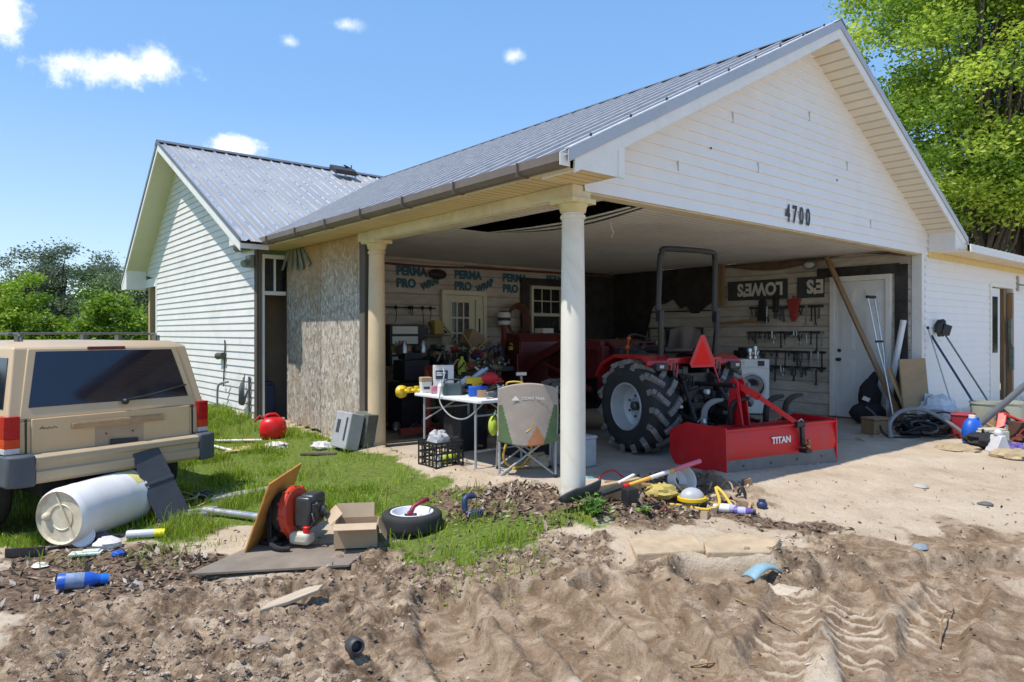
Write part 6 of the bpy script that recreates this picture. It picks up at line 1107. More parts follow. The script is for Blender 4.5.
m.build('backrest', [CHAIRGREY, CHAIRGREEN, CHAIRORANGE], CH, smooth=180, solid=.008)
m = MB(); m.grid(lambda s, t: (-.27+.54*s, -fy+.02+2*fy*t, .43-.09*sin(pi*s)*(.4+.6*sin(pi*min(1,t+.2)))), 12, 10); m.build('seat', CHAIRGREY, CH, smooth=180, solid=.008)
m = MB()
for sx in (-1,1): m.grid(lambda s, t: (sx*(.31+.045*sin(pi*s)*cos(pi*t)), -.22+.46*t, .585+.03*cos(2*pi*s)), 8, 4)
m.build('armrest', CHAIRGREEN, CH, smooth=180, solid=.006)
m = MB(); m.ball((-.335,-.17,.50),(.05,.06,.10),12,8); m.build('cup_pocket', LIME, CH); m = MB(); m.ball((.33,-.05,.50),(.055,.09,.07),12,8,jit=.06,seed=3); m.build('side_pocket', M('dark_teal_fabric', (.05,.09,.10), .8), CH)
m = MB(); m.path([(-.21,-.30,.905),(-.20,-.31,.935),(-.13,-.32,.945),(-.06,-.32,.935),(-.05,-.31,.915)],.009,6); m.path([(-.02,-.338,.46),(.03,-.335,.50),(.045,-.335,.58),(.03,-.335,.62)],.008,6); m.build('yellow_strap', YELLOWC, CH)
m = MB(); yb = -fy-.0995; m.add([(-.165,yb-.004,.765),(-.085,yb-.008,.765),(-.10,yb-.008,.785),(-.125,yb-.006,.81),(-.135,yb-.006,.80)],[(0,1,2,3,4)]); m.text('OZARK TRAIL', .036, xf((-.065,yb-.008,.772),(pi/2,0,.0)), .002); m.build('backrest_logo', W_PAINT, CH, smooth=0)
m = MB(); m.box((.245,-.300,.80),(.03,.012,.05)); m.box((.285,-.29,.80),(.02,.02,.07)); m.ball((.27,-.27,.66),(.03,.02,.08)); m.build('buckle', BLACKP, CH)
# ---------------------------------------------------------------- folding table and what lies on it
TB = thing('folding_table', 'white topped folding table piled with tools beside the camp chair', 'table', H(.0,1.48,0.002), TH)
m = MB(); m.prism([(0,.03),(.03,0),(.72,0),(.75,.03),(.75,1.24),(.72,1.27),(.03,1.27),(0,1.24)],.69,.725,ax='z'); m.build('tabletop', WHITEP, TB, smooth=0, bevel=.008)
for x, y in ((.06,.14),(.69,.14),(.06,1.12),(.69,1.12)):
    m = MB(); m.tube((x,y,0),(x,y,.69),.014); m.build('leg', CHAIRTUBE, TB)
m = MB()
for y in (.14,1.12): m.tube((.06,y,.18),(.69,y,.18),.010); m.tube((.06,y,.55),(.69,y,.55),.010)
m.tube((.06,.14,.42),(.3,.5,.68),.009); m.tube((.69,.14,.42),(.45,.5,.68),.009); m.tube((.06,1.12,.42),(.3,.78,.68),.009); m.tube((.69,1.12,.42),(.45,.78,.68),.009); m.build('brace', CHAIRTUBE, TB)
def T(u, v, z=.0): return H(u, 1.48+v, .727+z)
def boxy(name, label, cat, loc, d, mat, rz=0, rot=None, extra=None, bev=.006, mats=None):
    m = MB(); m.box((0,0,d[2]/2), d)
    if extra: extra(m)
    return single(m, name, mats or mat, label, cat, loc, rot or (0,0,rz), smooth=30, bevel=bev)
sb = thing('printed_box', 'tall white printed box with a dark label on the table', 'box', T(.28,1.06), TH-.55)
m = MB(); m.span((-.12,-.04,0),(.12,.04,.32)); m.build('carton', W_PAINT, sb, smooth=0, bevel=.004); m = MB(); m.span((-.09,-.046,.16),(.05,-.0405,.26)); m.build('dark_label', M('navy_print', (.03,.04,.09), .5), sb, smooth=0); m = MB(); m.span((-.10,-.046,.03),(.02,-.0405,.08)); m.build('dark_label', M('navy_print'), sb, smooth=0); m = MB(); m.ball((0,-.04,.12),(.05,.008,.035)); m.build('pale_emblem', M('pale_blue_print', (.45,.52,.62), .5), sb); m = MB(); m.span((-.08,-.048,.20),(-.01,-.0465,.215)); m.span((-.08,-.048,.225),(.03,-.0465,.24)); m.build('label_print', W_PAINT, sb, smooth=0)
cb = thing('paper_cup', 'tapered cream and brown paper tub at the left end of the table', 'tub', T(.10,1.16), TH-.3)
m = MB(); m.box((0,0,.07),(.11,.10,.14),taper=1.12); m.build('tub', W_PAINT, cb, smooth=0, bevel=.006); m = MB(); m.box((0,0,.155),(.125,.115,.055)); m.build('tub_rim', CARD, cb, smooth=0, bevel=.006); m = MB(); m.box((0,-.057,.06),(.07,.004,.03),(-.06,0,0)); m.build('tub_label', DARKBAND, cb, smooth=0)
boxy('blue_box', 'bright blue box on the front edge of the table', 'box', T(.30,.42), (.20,.13,.11), BLUEP, TH-.5)
boxy('battery_pack', 'dark teal radio shaped pack left of the blue box', 'radio', T(.17,.72), (.20,.14,.13), M('dark_teal_case', (.045,.075,.08), .45, var=.3), TH-.6, extra=lambda m: m.path([(-.09,0,.13),(-.07,0,.17),(.07,0,.17),(.09,0,.13)],.010,6))
def drill(m): m.box((0,0,.16),(.22,.07,.075)); m.tube((.11,0,.16),(.17,0,.16),.025,.015)
boxy('cordless_drill', 'yellow cordless drill standing behind the blue box', 'drill', T(.42,.62), (.08,.07,.14), YELLOWP, TH-.4, extra=drill, bev=.014)
m = MB(); m.ball((0,0,.05),(.10,.085,.07),16,9); m.box((.10,-.02,.02),(.11,.14,.014),(0,-.1,.2)); single(m, 'cap', M('cap_red', (.58,.02,.03), .7), 'red baseball cap on top of the pile on the table', 'cap', T(.55,.52,.13), TH-.8, smooth=50)
crumple('work_glove', M('glove_red', (.45,.02,.03), .7), 'dark red glove right of the cap by the chair', 'glove', T(.62,.26), .08, 41, .3, .7)
for k, (u, v, z, a, c, lab) in enumerate(((.36,.84,.05,.65,M('silver_blue_tube', (.34,.38,.46), .35, .3),'long silver blue nail gun tube slanting up from the table pile'),(.26,.88,.04,.6,M('pale_silver_tube', (.50,.53,.58), .35, .2),'shorter pale silver tube beside the white printed box'))):
    m = MB(); Lh = (.36,.24)[k]; m.tube((0,0,0),(Lh*cos(a),.05,Lh*sin(a)),.035,.04,14); m.tube((Lh*cos(a),.05,Lh*sin(a)),(Lh*1.12*cos(a),.055,Lh*1.12*sin(a)),.028,.02,12); m.box((.05,0,.0),(.12,.06,.07)); single(m, 'spray_gun', c, lab, 'spray gun', T(u,v,z), TH-1.0, smooth=40)
crumple('black_cloth', BLACKFAB, 'black cloth heaped in the middle of the table', 'cloth', T(.5,.75), .15, 42, 0, .7)
m = MB(); m.tube((-.16,0,.04),(.12,0,.06),.032,.03,12); m.box((.14,0,.06),(.09,.07,.08)); single(m, 'angle_grinder', M('grinder_grey', (.12,.13,.14), .4), 'grey angle grinder lying on the front corner of the table', 'grinder', T(.36,.16), TH+.1, smooth=40, bevel=.008)
boxy('small_carton', 'small pink and white carton before the printed box', 'carton', T(.12,.98), (.10,.06,.09), M('pink_print', (.55,.22,.30), .5, var=.4, scale=14), TH-.4)
m = MB(); m.lathe([(.035,0),(.035,.10),(.012,.125),(.012,.15)],14); single(m, 'spray_bottle', W_PAINT, 'small white bottle between printed box and radio pack', 'bottle', T(.10,.85), 0)
m = MB(); m.path([T(.10,.80,.30)-T(.05,.62), T(.06,.72,.22)-T(.05,.62), T(-.02,.68,.05)-T(.05,.62), T(-.04,.64,-.08)-T(.05,.62), T(-.03,.45,-.20)-T(.05,.62), T(0,.22,-.20)-T(.05,.62), T(.10,.08,-.05)-T(.05,.62), T(.2,.10,.02)-T(.05,.62)], .008, 7); single(m, 'power_cord', M('grey_cord', (.28,.29,.30), .6), 'grey cord hanging in a loop from the front edge of the table', 'cord', T(.05,.62))
YT = thing('yellow_trimmer', 'bright yellow knobby tool sticking out past the left end of the table', 'tool', T(.03,1.22,.0), TH)
m = MB(); m.ball((-.06,.26,.0),(.08,.06,.075),14,9,jit=.1,seed=5); m.tube((-.04,.20,.01),(.05,-.02,.03),.028,.02,10); m.box((-.02,.13,.03),(.06,.05,.06)); m.box((.02,.05,.05),(.05,.05,.05)); m.build('tool_body', YELLOWP, YT, smooth=30, bevel=.008); m = MB(); m.lathe([(.02,0),(.02,.01)],12,M=xf((-.11,.23,.0),(0,pi/2,.5))); m.build('tool_knob', BLACKP, YT)
CR = thing('milk_crate', 'black plastic milk crate on the floor under the table', 'crate', H(-.10,2.03,.002), TH)
m = MB(); w, d_, h = .34, .34, .27
for z in (0,.07,.14,.21,.25):
    for a, b in (((-w/2,-d_/2),(w/2,-d_/2)),((w/2,-d_/2),(w/2,d_/2)),((w/2,d_/2),(-w/2,d_/2)),((-w/2,d_/2),(-w/2,-d_/2))): m.bar((a[0],a[1],z+.012),(b[0],b[1],z+.012),.010,.020)
for i in range(6):
    t = -w/2+w*i/5
    for s in (-1,1): m.bar((t,s*d_/2,0),(t,s*d_/2,h),.013,.012); m.bar((s*w/2,t,0),(s*w/2,t,h),.013,.012)
    m.bar((t,-d_/2,.006),(t,d_/2,.006),.01,.01)
m.build('crate_grid', BLACKP, CR, smooth=0)
crumple('rag', M('grey_white_rag', (.42,.42,.44), .8), 'grey white rag stuffed on top of the milk crate', 'rag', H(-.10,2.08,.22), .11, 51, 0, .8)
m = MB(); [m.ball((.09*k-.09,.02*k,.06),(.05,.05,.055)) for k in range(3)]; single(m, 'lime_bottles', LIME, 'cluster of lime yellow bottles inside the milk crate', 'bottles', H(.0,1.97,.02), TH)
for k in range(3):
    m = MB(); m.lathe([(.028,0),(.028,.10),(.012,.12)],12); single(m, 'spray_can', W_PAINT, 'small white can standing inside the black milk crate', 'can', H(-.20+.065*k*.4,1.92+.05*k,.014), 0, group='white cans in the milk crate')
m = MB(); m.path([(.0,0,.0),(.12,.05,.02),(.2,0,.2),(.1,-.05,.36),(-.05,-.02,.3),(-.10,0,.12),(-.02,.03,.02),(.12,.0,.01)],.012,8); single(m, 'air_hose', YELLOWC, 'yellow hose looped on the floor between crate and camp chair', 'hose', H(.34,1.35,.012), .2)
crumple('rope_pile', M('beige_rope', (.40,.33,.22), .85, var=.3), 'beige rope bundle on the floor under the camp chair seat', 'rope', H(.62,1.25,.0), .13, 52, 0, .7)
boxy('black_tub', 'large black plastic tub behind the table legs', 'tub', H(.75,2.75,0), (.42,.36,.42), BLACKP, TH, bev=.02); boxy('grey_cooler', 'pale grey plastic cooler on the floor right of the camp chair', 'cooler', H(1.0,1.10,0), (.30,.36,.30), M('pale_grey_tub', (.42,.43,.42), .5, dirt=.2), TH, bev=.02, extra=lambda m: m.box((0,0,.31),(.32,.38,.04)))
SL = thing('sledge_hammer', 'hammer with a pale wooden handle standing behind the camp chair', 'hammer', H(1.05,1.95,.36), .3); m = MB(); m.tube((0,0,0),(-.05,.05,.56),.016,.014); m.build('handle', LUMBER, SL); m = MB(); m.box((-.05,.05,.58),(.13,.04,.045)); m.build('hammer_head', STEEL, SL, smooth=0, bevel=.006)
boxy('engine_block', 'greasy dark engine block on the floor behind the camp chair', 'engine', H(1.05,1.95,0), (.46,.40,.36), M('greasy_iron', (.03,.028,.026), .5, .3, var=.5), TH, bev=.03, extra=lambda m: (m.box((0,0,.40),(.3,.25,.1)), m.tube((-.25,0,.2),(-.34,0,.2),.08), m.tube((.1,-.2,.25),(.1,-.3,.28),.05)))
# ---------------------------------------------------------------- stuff along the back wall and in the dim rear of the carport
DC = thing('drawer_cabinet', 'black cabinet with four white drawers against the back wall', 'drawer cabinet', H(1.72,5.95,.88), TH)
m = MB(); m.span((-.32,-.25,0),(.34,.25,.68)); m.span((.22,-.252,0),(.34,-.25,.68)); m.build('cabinet_case', BLACKP, DC, smooth=0, bevel=.006)
for k in range(4): m = MB(); m.span((-.29,-.275,.03+.165*k),(.19,-.251,.155+.165*k)); m.build('drawer', W_PAINT, DC, smooth=0, bevel=.004)
boxy('work_bench', 'dark workbench along the back wall under the drawer cabinet', 'workbench', H(1.95,5.85,.82), (1.5,.75,.06), OLDWOOD, TH, extra=lambda m: [m.box((sx*.68,sy*.3,-.41),(.08,.08,.82)) for sx in (-1,1) for sy in (-1,1)])
TOOLR = thing('wall_tool_bar', 'dark tool bar with hooks high on the back wall left of the door', 'tool bar', H(2.0,6.24,1.86), TH)
m = MB(); m.span((-.55,-.03,-.012),(.62,0,.012)); m.build('bar', BLACKM, TOOLR, smooth=0)
for x, Lh in ((-.45,.12),(-.2,.25),(.08,.1),(.12,.14),(.34,.42),(.5,.2)): m = MB(); m.path([(x,-.03,0),(x+.01,-.05,-Lh*.5),(x-.01,-.04,-Lh)],.008,6); m.ball((x,-.04,.0),.035); m.build('hook', BLACKM, TOOLR)
HLG = [('wall_speaker_light','black oval light hung on the wrap lettering above the tool bar',2.72,2.52,(.16,.06,.06))]
m = MB(); m.ball((0,-.05,0),(.19,.05,.09),16,10); m.ball((0,-.09,-.01),(.13,.02,.05)); single(m, 'wall_light', BLACKP, 'black oval light fixed over the printed wrap on the back wall', 'light', H(2.66,6.25,2.47), TH)
jr = random.Random(77)
def junk(name, label, cat, u, v, z, fn, mat, rz=0, group=None):
    m = MB(); fn(m); return single(m, name, mat, label, cat, H(u,v,z), TH+rz, group, smooth=35, bevel=.008)
junk('vise','dark iron vise on the workbench right of the drawers','vise',2.25,5.62,.86,lambda m:(m.box((0,0,.08),(.2,.16,.16)),m.box((0,-.14,.14),(.18,.06,.12)),m.tube((0,-.28,.1),(0,0,.1),.02)),M('dark_iron'))
junk('yellow_pack','small yellow and black tool pack on the shelf above the bench','tool pack',2.42,5.9,1.40,lambda m:(m.box((0,0,.12),(.14,.12,.24)),m.box((.1,0,.1),(.06,.12,.2))),M('dull_yellow', (.42,.32,.06), .5))
junk('wall_shelf','thin dark shelf above the bench on the back wall','shelf',2.25,6.08,1.36,lambda m:m.span((-.6,-.16,0),(.5,.16,.03)),OLDWOOD)
junk('cardboard_box','brown cardboard box tipped on the pile beside the back door','box',2.86,5.45,1.16,lambda m:m.box((0,0,.14),(.30,.24,.28),(0,.5,0)),CARD)
junk('timber','pale wooden slat slanting across the dark pile','slat',2.62,5.2,1.05,lambda m:m.bar((-.14,0,.35),(.16,0,-.05),.07,.03),LUMBER)
junk('engine_hoist','rusty red shop stand with splayed feet behind the table','shop stand',.95,3.9,0,lambda m:(m.tube((0,0,.0),(0,0,.95),.05),m.bar((-.45,0,.10),(.45,0,.08),.09,.09),m.bar((0,-.4,.08),(0,.4,.1),.09,.09),m.bar((0,0,.95),(.0,-.5,.8),.07,.08)),M('rusty_red_paint', (.22,.035,.02), .6, var=.25, dirt=.4))
junk('motorbike','dark dismantled motorbike half buried in the pile before the back door','motorbike',2.35,4.55,0,lambda m:(m.path([(.34*cos(a*pi/8)-.5,0,.33+.34*sin(a*pi/8)) for a in range(16)],.05,8,closed=True),m.path([(.34*cos(a*pi/8)+.7,0,.33+.34*sin(a*pi/8)) for a in range(16)],.05,8,closed=True),m.box((.1,0,.5),(.5,.26,.36)),m.box((.0,0,.80),(.42,.24,.16)),m.tube((-.5,0,.33),(-.25,0,1.1),.03),m.tube((-.25,-.35,1.12),(-.25,.35,1.12),.018),m.box((.45,0,.86),(.4,.22,.09)),m.ball((-.30,0,1.0),.09)),BLACKM,-.5)
for k in range(12): junk('chrome_part','small chrome engine part in the pile on the dark motorbike','engine part',2.45+jr.uniform(-.3,.3),4.35+jr.uniform(-.15,.1),.9+jr.uniform(0,.12),lambda m:(m.ball((0,0,0),jr.uniform(.02,.045),8,6),m.tube((0,0,0),(jr.uniform(-.06,.06),.03,.05),.012)),M('dull_chrome', (.30,.30,.29), .35, .8, var=.5),group='chrome parts on the motorbike')
junk('green_bottle','lime green bottle standing on the pile behind the printed box','bottle',1.35,3.65,.84,lambda m:(m.lathe([(.06,0),(.06,.16),(.02,.22),(.02,.26)],14),),LIME)
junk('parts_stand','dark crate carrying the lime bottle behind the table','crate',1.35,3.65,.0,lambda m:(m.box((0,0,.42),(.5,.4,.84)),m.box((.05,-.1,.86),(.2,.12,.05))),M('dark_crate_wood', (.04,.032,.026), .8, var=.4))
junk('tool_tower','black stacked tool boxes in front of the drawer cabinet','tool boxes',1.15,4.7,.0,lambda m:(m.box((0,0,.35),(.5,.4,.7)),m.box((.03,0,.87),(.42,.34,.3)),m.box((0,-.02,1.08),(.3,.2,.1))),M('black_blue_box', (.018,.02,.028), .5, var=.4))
junk('blue_cart','dark blue upright hand cart beside the back door','hand cart',4.05,5.85,0,lambda m:(m.span((-.16,-.05,.1),(.16,.05,1.05)),m.tube((-.16,0,.1),(-.16,0,1.2),.02),m.tube((.16,0,.1),(.16,0,1.2),.02)),M('dark_blue_paint', (.02,.035,.10), .5))
TN = thing('grinder_stand', 'white drum on a red tripod stand right of the back door', 'stand', H(3.98,5.95,0), TH)
m = MB(); [m.tube((0,0,1.50),(.28*cos(a),.28*sin(a),0),.025) for a in (.4,2.5,4.6)]; m.tube((0,0,1.0),(0,0,1.57),.05); m.build('tripod', M('rusty_red_paint'), TN); m = MB(); m.lathe([(.10,0),(.12,.02),(.12,.21),(.105,.24)],22,M=xf((0,0,1.57))); m.build('drum', W_PAINT, TN); m = MB(); m.lathe([(.122,.08),(.122,.14)],22,cap=False,M=xf((0,0,1.57))); m.build('drum_band', DARKBAND, TN); m = MB(); m.lathe([(.08,.24),(.09,.26),(0,.27)],18,M=xf((0,0,1.57))); m.build('drum_lid', DARKBAND, TN)
junk('hose_reel','round brown coiled hose hung at the window corner','hose',4.40,6.1,1.66,lambda m:[m.path([((.20+.02*k)*cos(a*pi/10),-.03*k,(.26+.02*k)*sin(a*pi/10)) for a in range(20)],.03,8,closed=True) for k in range(4)],M('brown_hose', (.13,.05,.03), .6))
junk('white_box','small white box on the dark cabinet under the window','box',4.70,5.62,1.28,lambda m:m.box((0,0,.12),(.30,.22,.22),(0,0,.1)),W_PAINT)
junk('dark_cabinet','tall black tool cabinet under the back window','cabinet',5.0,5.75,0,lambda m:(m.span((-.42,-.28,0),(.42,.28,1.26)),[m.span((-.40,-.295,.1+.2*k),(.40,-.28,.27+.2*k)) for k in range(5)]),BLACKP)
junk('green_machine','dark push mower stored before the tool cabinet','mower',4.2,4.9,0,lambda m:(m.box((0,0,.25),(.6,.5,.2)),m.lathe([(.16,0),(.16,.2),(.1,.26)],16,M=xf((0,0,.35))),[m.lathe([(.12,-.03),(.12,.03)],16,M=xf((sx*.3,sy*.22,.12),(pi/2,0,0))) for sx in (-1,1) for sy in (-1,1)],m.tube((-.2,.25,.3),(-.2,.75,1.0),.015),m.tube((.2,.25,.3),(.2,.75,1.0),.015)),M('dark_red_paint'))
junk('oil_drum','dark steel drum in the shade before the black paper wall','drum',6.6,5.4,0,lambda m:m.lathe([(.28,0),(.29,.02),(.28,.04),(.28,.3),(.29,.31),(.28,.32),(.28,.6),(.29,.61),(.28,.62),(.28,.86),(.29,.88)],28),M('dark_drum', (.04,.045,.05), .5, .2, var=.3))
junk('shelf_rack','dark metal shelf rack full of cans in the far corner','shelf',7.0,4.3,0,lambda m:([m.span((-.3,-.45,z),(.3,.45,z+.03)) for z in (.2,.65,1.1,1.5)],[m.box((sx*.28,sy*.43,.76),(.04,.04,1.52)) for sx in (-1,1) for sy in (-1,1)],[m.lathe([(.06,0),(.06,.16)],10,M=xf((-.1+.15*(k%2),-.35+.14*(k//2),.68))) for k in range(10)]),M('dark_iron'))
junk('entry_vacuum','black rolling case standing in the open bay by the boarded wall','case',-.24,6.75,.02,lambda m:(m.box((0,0,.30),(.20,.30,.56)),m.box((0,-.03,.6),(.14,.2,.08))),NAVY)
m = MB(); m.box((-.105,0,0),(.004,.12,.05)); 
# small loose clutter: every piece its own thing
PAL = [BLACKP, M('dark_iron'), DARKBAND, OLDWOOD, STEEL, FADEDRED, M('dull_yellow'), W_PAINT, NAVY, RUST, GREYP, M('tan_scrap', (.36,.27,.17), .7)]
def scrap(m, k):
    a = jr.uniform
    if k == 0: m.box((0,0,.05), (a(.06,.18),a(.05,.14),a(.05,.14)), (0,a(-.3,.3),0))
    elif k == 1: r_ = a(.025,.06); m.lathe([(r_,0),(r_,a(.07,.16)),(r_*.5,.18)],12)
    elif k == 2: m.path([(-.1,0,.03),(-.03,a(-.05,.05),a(.08,.2)),(.06,.03,.1),(.12,a(-.06,.06),.03)],a(.008,.018),6)
    elif k == 3: m.tube((-.12,0,.03),(.12,a(-.05,.05),a(.05,.25)),a(.01,.025)); m.box((.12,0,.06),(.06,.05,.06))
    else: m.ball((0,0,.05),(a(.05,.12),a(.05,.1),a(.04,.08)),12,8,jit=.18,seed=jr.randint(0,99))
ZONES = [('shelf above the workbench',18,(1.7,2.75),(5.95,6.15),(1.39,1.39),(4,4,5,0,1)),('workbench by the back wall',26,(1.5,2.7),(5.5,6.0),(.88,1.15),(0,1,2)),('dark motorbike pile',34,(1.75,2.95),(4.25,4.9),(.70,1.15),(0,1,2)),('top of the black tool boxes',10,(.95,1.35),(4.55,4.85),(1.13,1.13),(0,)),('floor behind the table',24,(.7,2.3),(3.0,4.6),(.0,.03),(0,)),('dark tool cabinet by the window',10,(4.65,5.35),(5.55,5.95),(1.26,1.30),(0,)),('wooden crate behind the table',7,(1.15,1.55),(3.5,3.8),(.88,.92),(0,))]
for zn, n_, (ua,ub), (va,vb), (za_,zb_), _ in ZONES:
    for k in range(n_):
        mm_ = MB(); kk = jr.choice((0,0,1,2,3,4)); scrap(mm_, kk)
        single(mm_, ('small_box','can','hose_piece','hand_tool','bundle')[kk], jr.choice(PAL[:5]+PAL), 'small loose workshop item on the '+zn, 'clutter', H(jr.uniform(ua,ub), jr.uniform(va,vb), jr.uniform(za_,zb_)), jr.uniform(0,6.3), group='loose items on the '+zn, smooth=35)
for k in range(20):
    mm_ = MB(); kk = jr.choice((0,1,2,3,3)); scrap(mm_, kk); o_ = single(mm_, ('small_box','can','hose_piece','hand_tool')[kk], jr.choice(PAL), 'small tool or part lying among the pile on the folding table', 'clutter', T(jr.uniform(.12,.66), jr.uniform(.12,1.15)), jr.uniform(0,6.3), group='loose items on the folding table', smooth=35); o_.scale = (.75,.75,.75)
for k in range(26):
    mm_ = MB(); kk = jr.choice((0,1,2,2,3,4)); scrap(mm_, kk); single(mm_, ('small_box','can','hose_piece','hand_tool','bundle')[kk], jr.choice(PAL[:4]+PAL), 'small piece of scrap in the junk heap against the right wall', 'clutter', put(jr.uniform(968,1024), jr.uniform(427,449), jr.uniform(0,.06)), jr.uniform(0,6.3), group='scrap in the right junk heap', smooth=35)
for k in range(22):
    mm_ = MB(); kk = jr.choice((0,2,2,3)); scrap(mm_, kk); o_ = single(mm_, ('small_box','can','hose_piece','hand_tool')[kk], jr.choice((OLDWOOD,RUST,M('tan_scrap', (.36,.27,.17), .7),BLACKP,LUMBER)), 'small scrap lying in the leaf litter right of the front column', 'clutter', put(jr.uniform(600,760), jr.uniform(485,518), -.01), jr.uniform(0,6.3), group='scrap in the leaf litter', smooth=35); o_.scale = (.6,.6,.6)
# floor clutter near the rear column
for k in range(5):
    P = H(.5+.12*k,3.2+.25*k,.02+.01*k); m = MB(); m.tube((0,0,0),(.7-.1*k,-.3+.22*k,.03),.014); single(m, 'metal_rod', STEEL if k % 2 else OLDWOOD, 'thin rod in the loose pile of rods on the floor behind the rear column', 'rod', P, 0, group='rods on the carport floor')
# ---------------------------------------------------------------- shovel, timber and small things by the front column
SH = thing('shovel', 'round point shovel with a yellow shaft and pink grip leaning by the front column', 'shovel', put(573,513,.06)); e = at_height(700,461,.27)-SH.location; dn = e.normalized()
m = MB(); m.tube(dn*.22, dn*.52, .020, .018, 12); m.build('socket', M('black_socket', (.03,.03,.032), .5), SH); m = MB(); m.tube(dn*.56, dn*(e.length-.30), .017, .017, 12); m.build('shaft', FIBREYEL, SH); m = MB(); m.tube(dn*.80, dn*1.0, .0185, .0185, 12); m.build('shaft_label', M('pale_label', (.62,.6,.58), .5), SH); m = MB(); m.tube(dn*.51, dn*.565, .0215, .0215, 12); m.build('collar', BRIGHTRED, SH); m = MB(); m.tube(dn*(e.length-.31), dn*e.length, .021, .021, 12); m.build('grip', PINK, SH)
sd0 = dn.cross(Vector((0,0,1))).normalized(); sd = (sd0*.72 + sd0.cross(dn)*.69).normalized(); nn = sd.cross(dn)
def blade_pt(s, t):
    L_ = -.12+.38*t; wv = (.115*min(1, (t/.30)**.55) if t < .30 else .115*(1-.10*(t-.3)/.7)); x = (2*s-1); return tuple(dn*L_ + sd*x*wv + nn*(.035*x*x - .02*sin(pi*t)) + Vector((0,0,.05)))
m = MB(); m.grid(blade_pt, 12, 12); m.build('blade', M('blue_grey_steel', (.085,.09,.11), .5, .4, var=.2, dirt=.35, dcol=(.22,.15,.12)), SH, smooth=180, solid=.006)
plank('pale timber offcut on edge behind the shovel, beside the front column', 'timber', LUMBER, (592,506), (640,496), .05, .15)
plank('thin brown lath lying on top of the pale timber offcut', 'lath', OLDWOOD, (606,482), (668,496), .06, .03, 'lath', .06, .06)
boxy('black_block', 'small black block below the shovel shaft', 'block', put(630,507), (.11,.10,.14), BLACKP, .4); plank('short cream strip resting over the black block', 'strip', W_PAINT, (618,501), (634,495), .03, .02, 'strip', .13, .15)
crumple('yellow_bag', M('dirty_yellow', (.45,.36,.10), .7, var=.2, dirt=.5), 'dirty yellow sack half buried under the leaf litter', 'sack', put(662,499), .15, 61, .4, .45)
m = MB(); m.lathe([(.05,0),(.105,.04),(.115,.15),(.12,.15),(.11,.03),(.05,-.005)],24,cap=False); single(m, 'white_bowl', WHITEP, 'white plastic tub lying tipped beside the yellow sack', 'tub', put(675,490,.06), (1.2,.0,.5))
HL = thing('work_lamp', 'grey domed lamp with a yellow rim lying on the dirt', 'lamp', put(692,504), .2); m = MB(); m.ball((0,0,.05),(.105,.09,.085),18,10); m.build('dome', M('pale_grey_dome', (.42,.43,.45), .35), HL); m = MB(); m.lathe([(.105,.02),(.125,.03),(.125,.055),(.105,.06)],26,cap=False,M=xf(sc=(1,.85,1))); m.build('rim', YELLOWP, HL)
m = MB(); m.path([(-.28,.08,.02),(-.15,.02,.02),(.0,-.12,.025),(.12,-.06,.06),(.13,.08,.16),(.17,.02,.13),(.22,-.08,.04),(.25,-.10,.02),(.20,.02,.02),(.10,.12,.02),(-.05,.15,.03)],.013,7); single(m, 'extension_cord', YELLOWC, 'yellow extension cord looped around the grey domed lamp', 'cord', put(703,507))
m = MB(); m.path([(-.15,0,.02),(-.08,.03,.10),(.02,.04,.13),(.10,.0,.08),(.16,-.05,.02)],.009,7); single(m, 'red_cable', M('red_cable_sheath', (.55,.03,.03), .5), 'red cable arching up behind the pale timber offcut', 'cable', put(612,476))
crumple('teal_glove', TEAL, 'small teal glove at the right side of the front column', 'glove', put(591,474), .06, 62, 0, .6)
bottle('clear bottle with pale label lying right of the yellow cord', 'plastic_bottle', (LILAC, BLUEP, W_PAINT), put(728,511), (0,0,-.22), .24, .036, .018)
bottle('small purple and white bottle beside the clear bottle', 'plastic_bottle', (PURPLE, BLACKP, LILAC), put(745,514), (0,0,-.3), .17, .034, .02)
m = MB(); m.ball((0,0,.03),(.045,.045,.04),14,8); m.lathe([(.03,.05),(.03,.075),(0,.075)],12); single(m, 'round_cap', NAVY, 'small round dark blue cap right of the bottles', 'cap', put(762,507))
m = MB(); m.prism([(-.30,-.16),(.14,-.20),(.36,.10),(.06,.26),(-.22,.10)],-.05,.035,ax='z'); single(m, 'broken_slab', M('tan_broken_concrete', (.44,.335,.22), .9, var=.2, scale=7, bump=.5, bd=.01, dirt=.3), 'broken tan concrete slab lying in the mud before the box blade', 'slab', put(739,551,.012), .1, smooth=0, bevel=.012)
m = MB(); m.prism([(-.35,-.16),(.14,-.25),(.30,.12),(-.2,.24)],-.05,.015,ax='z'); single(m, 'broken_slab', M('tan_broken_concrete'), 'pale cracked slab edge left of the broken tan slab', 'slab', put(668,545,.006), .35, smooth=0, bevel=.012)
m = MB(); m.grid(lambda s, t: (-.14+.28*s, .055*(2*t-1)*(1-.3*s), .035+.05*sin(pi*s)+.02*(1-(2*t-1)**2)), 12, 6); single(m, 'blue_sandal', M('pale_blue_rubber', (.22,.36,.42), .55, var=.2, dirt=.3), 'pale blue curved strip of plastic stuck in the mud', 'plastic strip', put(763,574), .55, smooth=180, solid=.012)
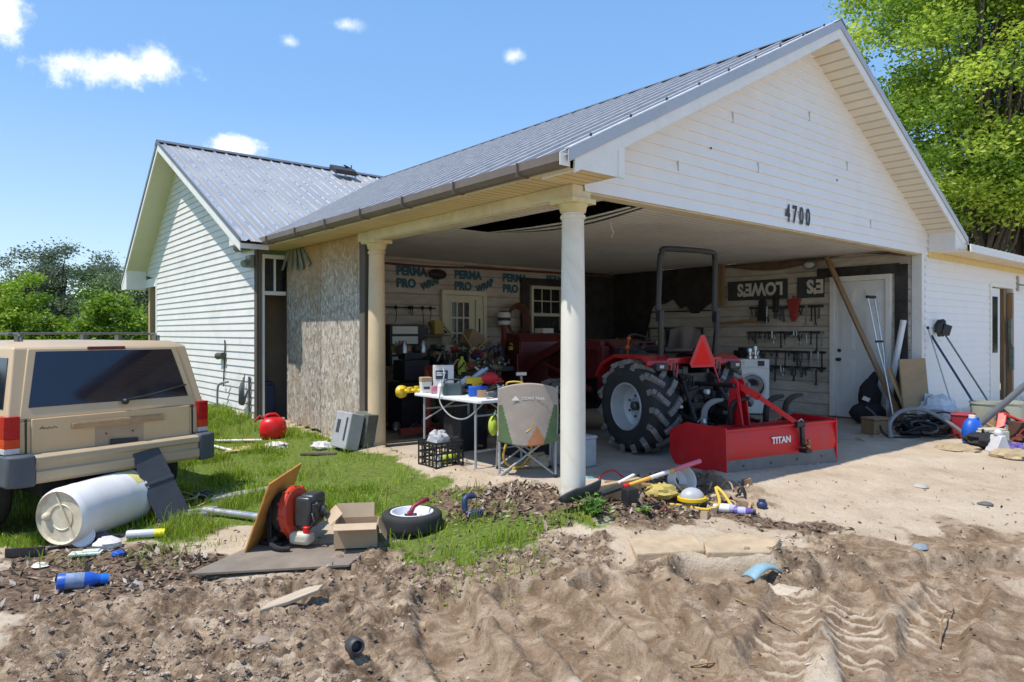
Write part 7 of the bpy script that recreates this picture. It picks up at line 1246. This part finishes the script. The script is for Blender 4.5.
crumple('mud_lump', M('pale_dry_mud', (.50,.42,.32), .95, var=.2, scale=10, bump=.6), 'pale lump of dry mud below the blue plastic strip', 'mud lump', put(783,586,-.02), .15, 63, 0, .45)
m = MB(); T_ = xf((0,0,.03),(pi/2-.25,0,.5)); m.lathe([(.035,0),(.045,.02),(.042,.09),(.03,.10),(.026,.06),(.02,.05)],18,M=T_); single(m, 'plastic_cup', M('dark_grey_cup', (.05,.05,.055), .5), 'dark grey plastic cup lying in the foreground mud', 'cup', put(352,658,.0), 0)
m = MB(); m.prism([(-.22,-.02),(-.05,-.045),(.15,-.04),(.21,0),(.1,.035),(-.15,.03)],0,.025,ax='z'); single(m, 'wood_chip', M('pale_split_wood', (.46,.37,.27), .85, var=.2, st=(.4,4,4)), 'pale pointed split of wood sticking out of the churned mud', 'wood', put(293,606,.02), Euler((.15,-.1,.75)), smooth=0, bevel=.006)
for k, (px, py, r, lab) in enumerate(((262,641,.05,'flat brown stone in the mud at the lower left'),(135,585,.04,'small grey stone on the sand right of the blue bottle'),(920,487,.055,'flat grey stone on the pale sand at right'),(985,505,.05,'dark stone at the right edge of the sand'),(920,548,.05,'blue grey chip of slate in the tyre tracks'))):
    m = MB(); m.ball((0,0,r*.2),(r*1.3,r,r*.5),12,8,jit=.15,seed=k); single(m, 'stone', M('yard_stone_%d' % k, ((.28,.22,.17),(.34,.32,.30),(.40,.37,.33),(.13,.12,.12),(.22,.26,.30))[k], .85, var=.2), lab, 'stone', put(px,py,-.005), k, smooth=60)
for k, (a, b, lab) in enumerate((((735,600),(800,628),'thin bare twig lying across the tyre tracks'),((690,655),(760,662),'straight brown twig low in the foreground mud'),((940,640),(952,600),'curved dry weed stalk standing at the right foreground'))):
    P = at_ground(*a); Q = at_ground(*b); d = Q-P; m = MB(); m.path([(0,0,.012), d*.4+Vector((0,.02,.02+.05*(k==2))), d*.8+Vector((.01,-.01,.02)), d+Vector((0,0,.015))],[.006,.005,.004,.002],6); single(m, 'twig', OLDWOOD, lab, 'twig', P)
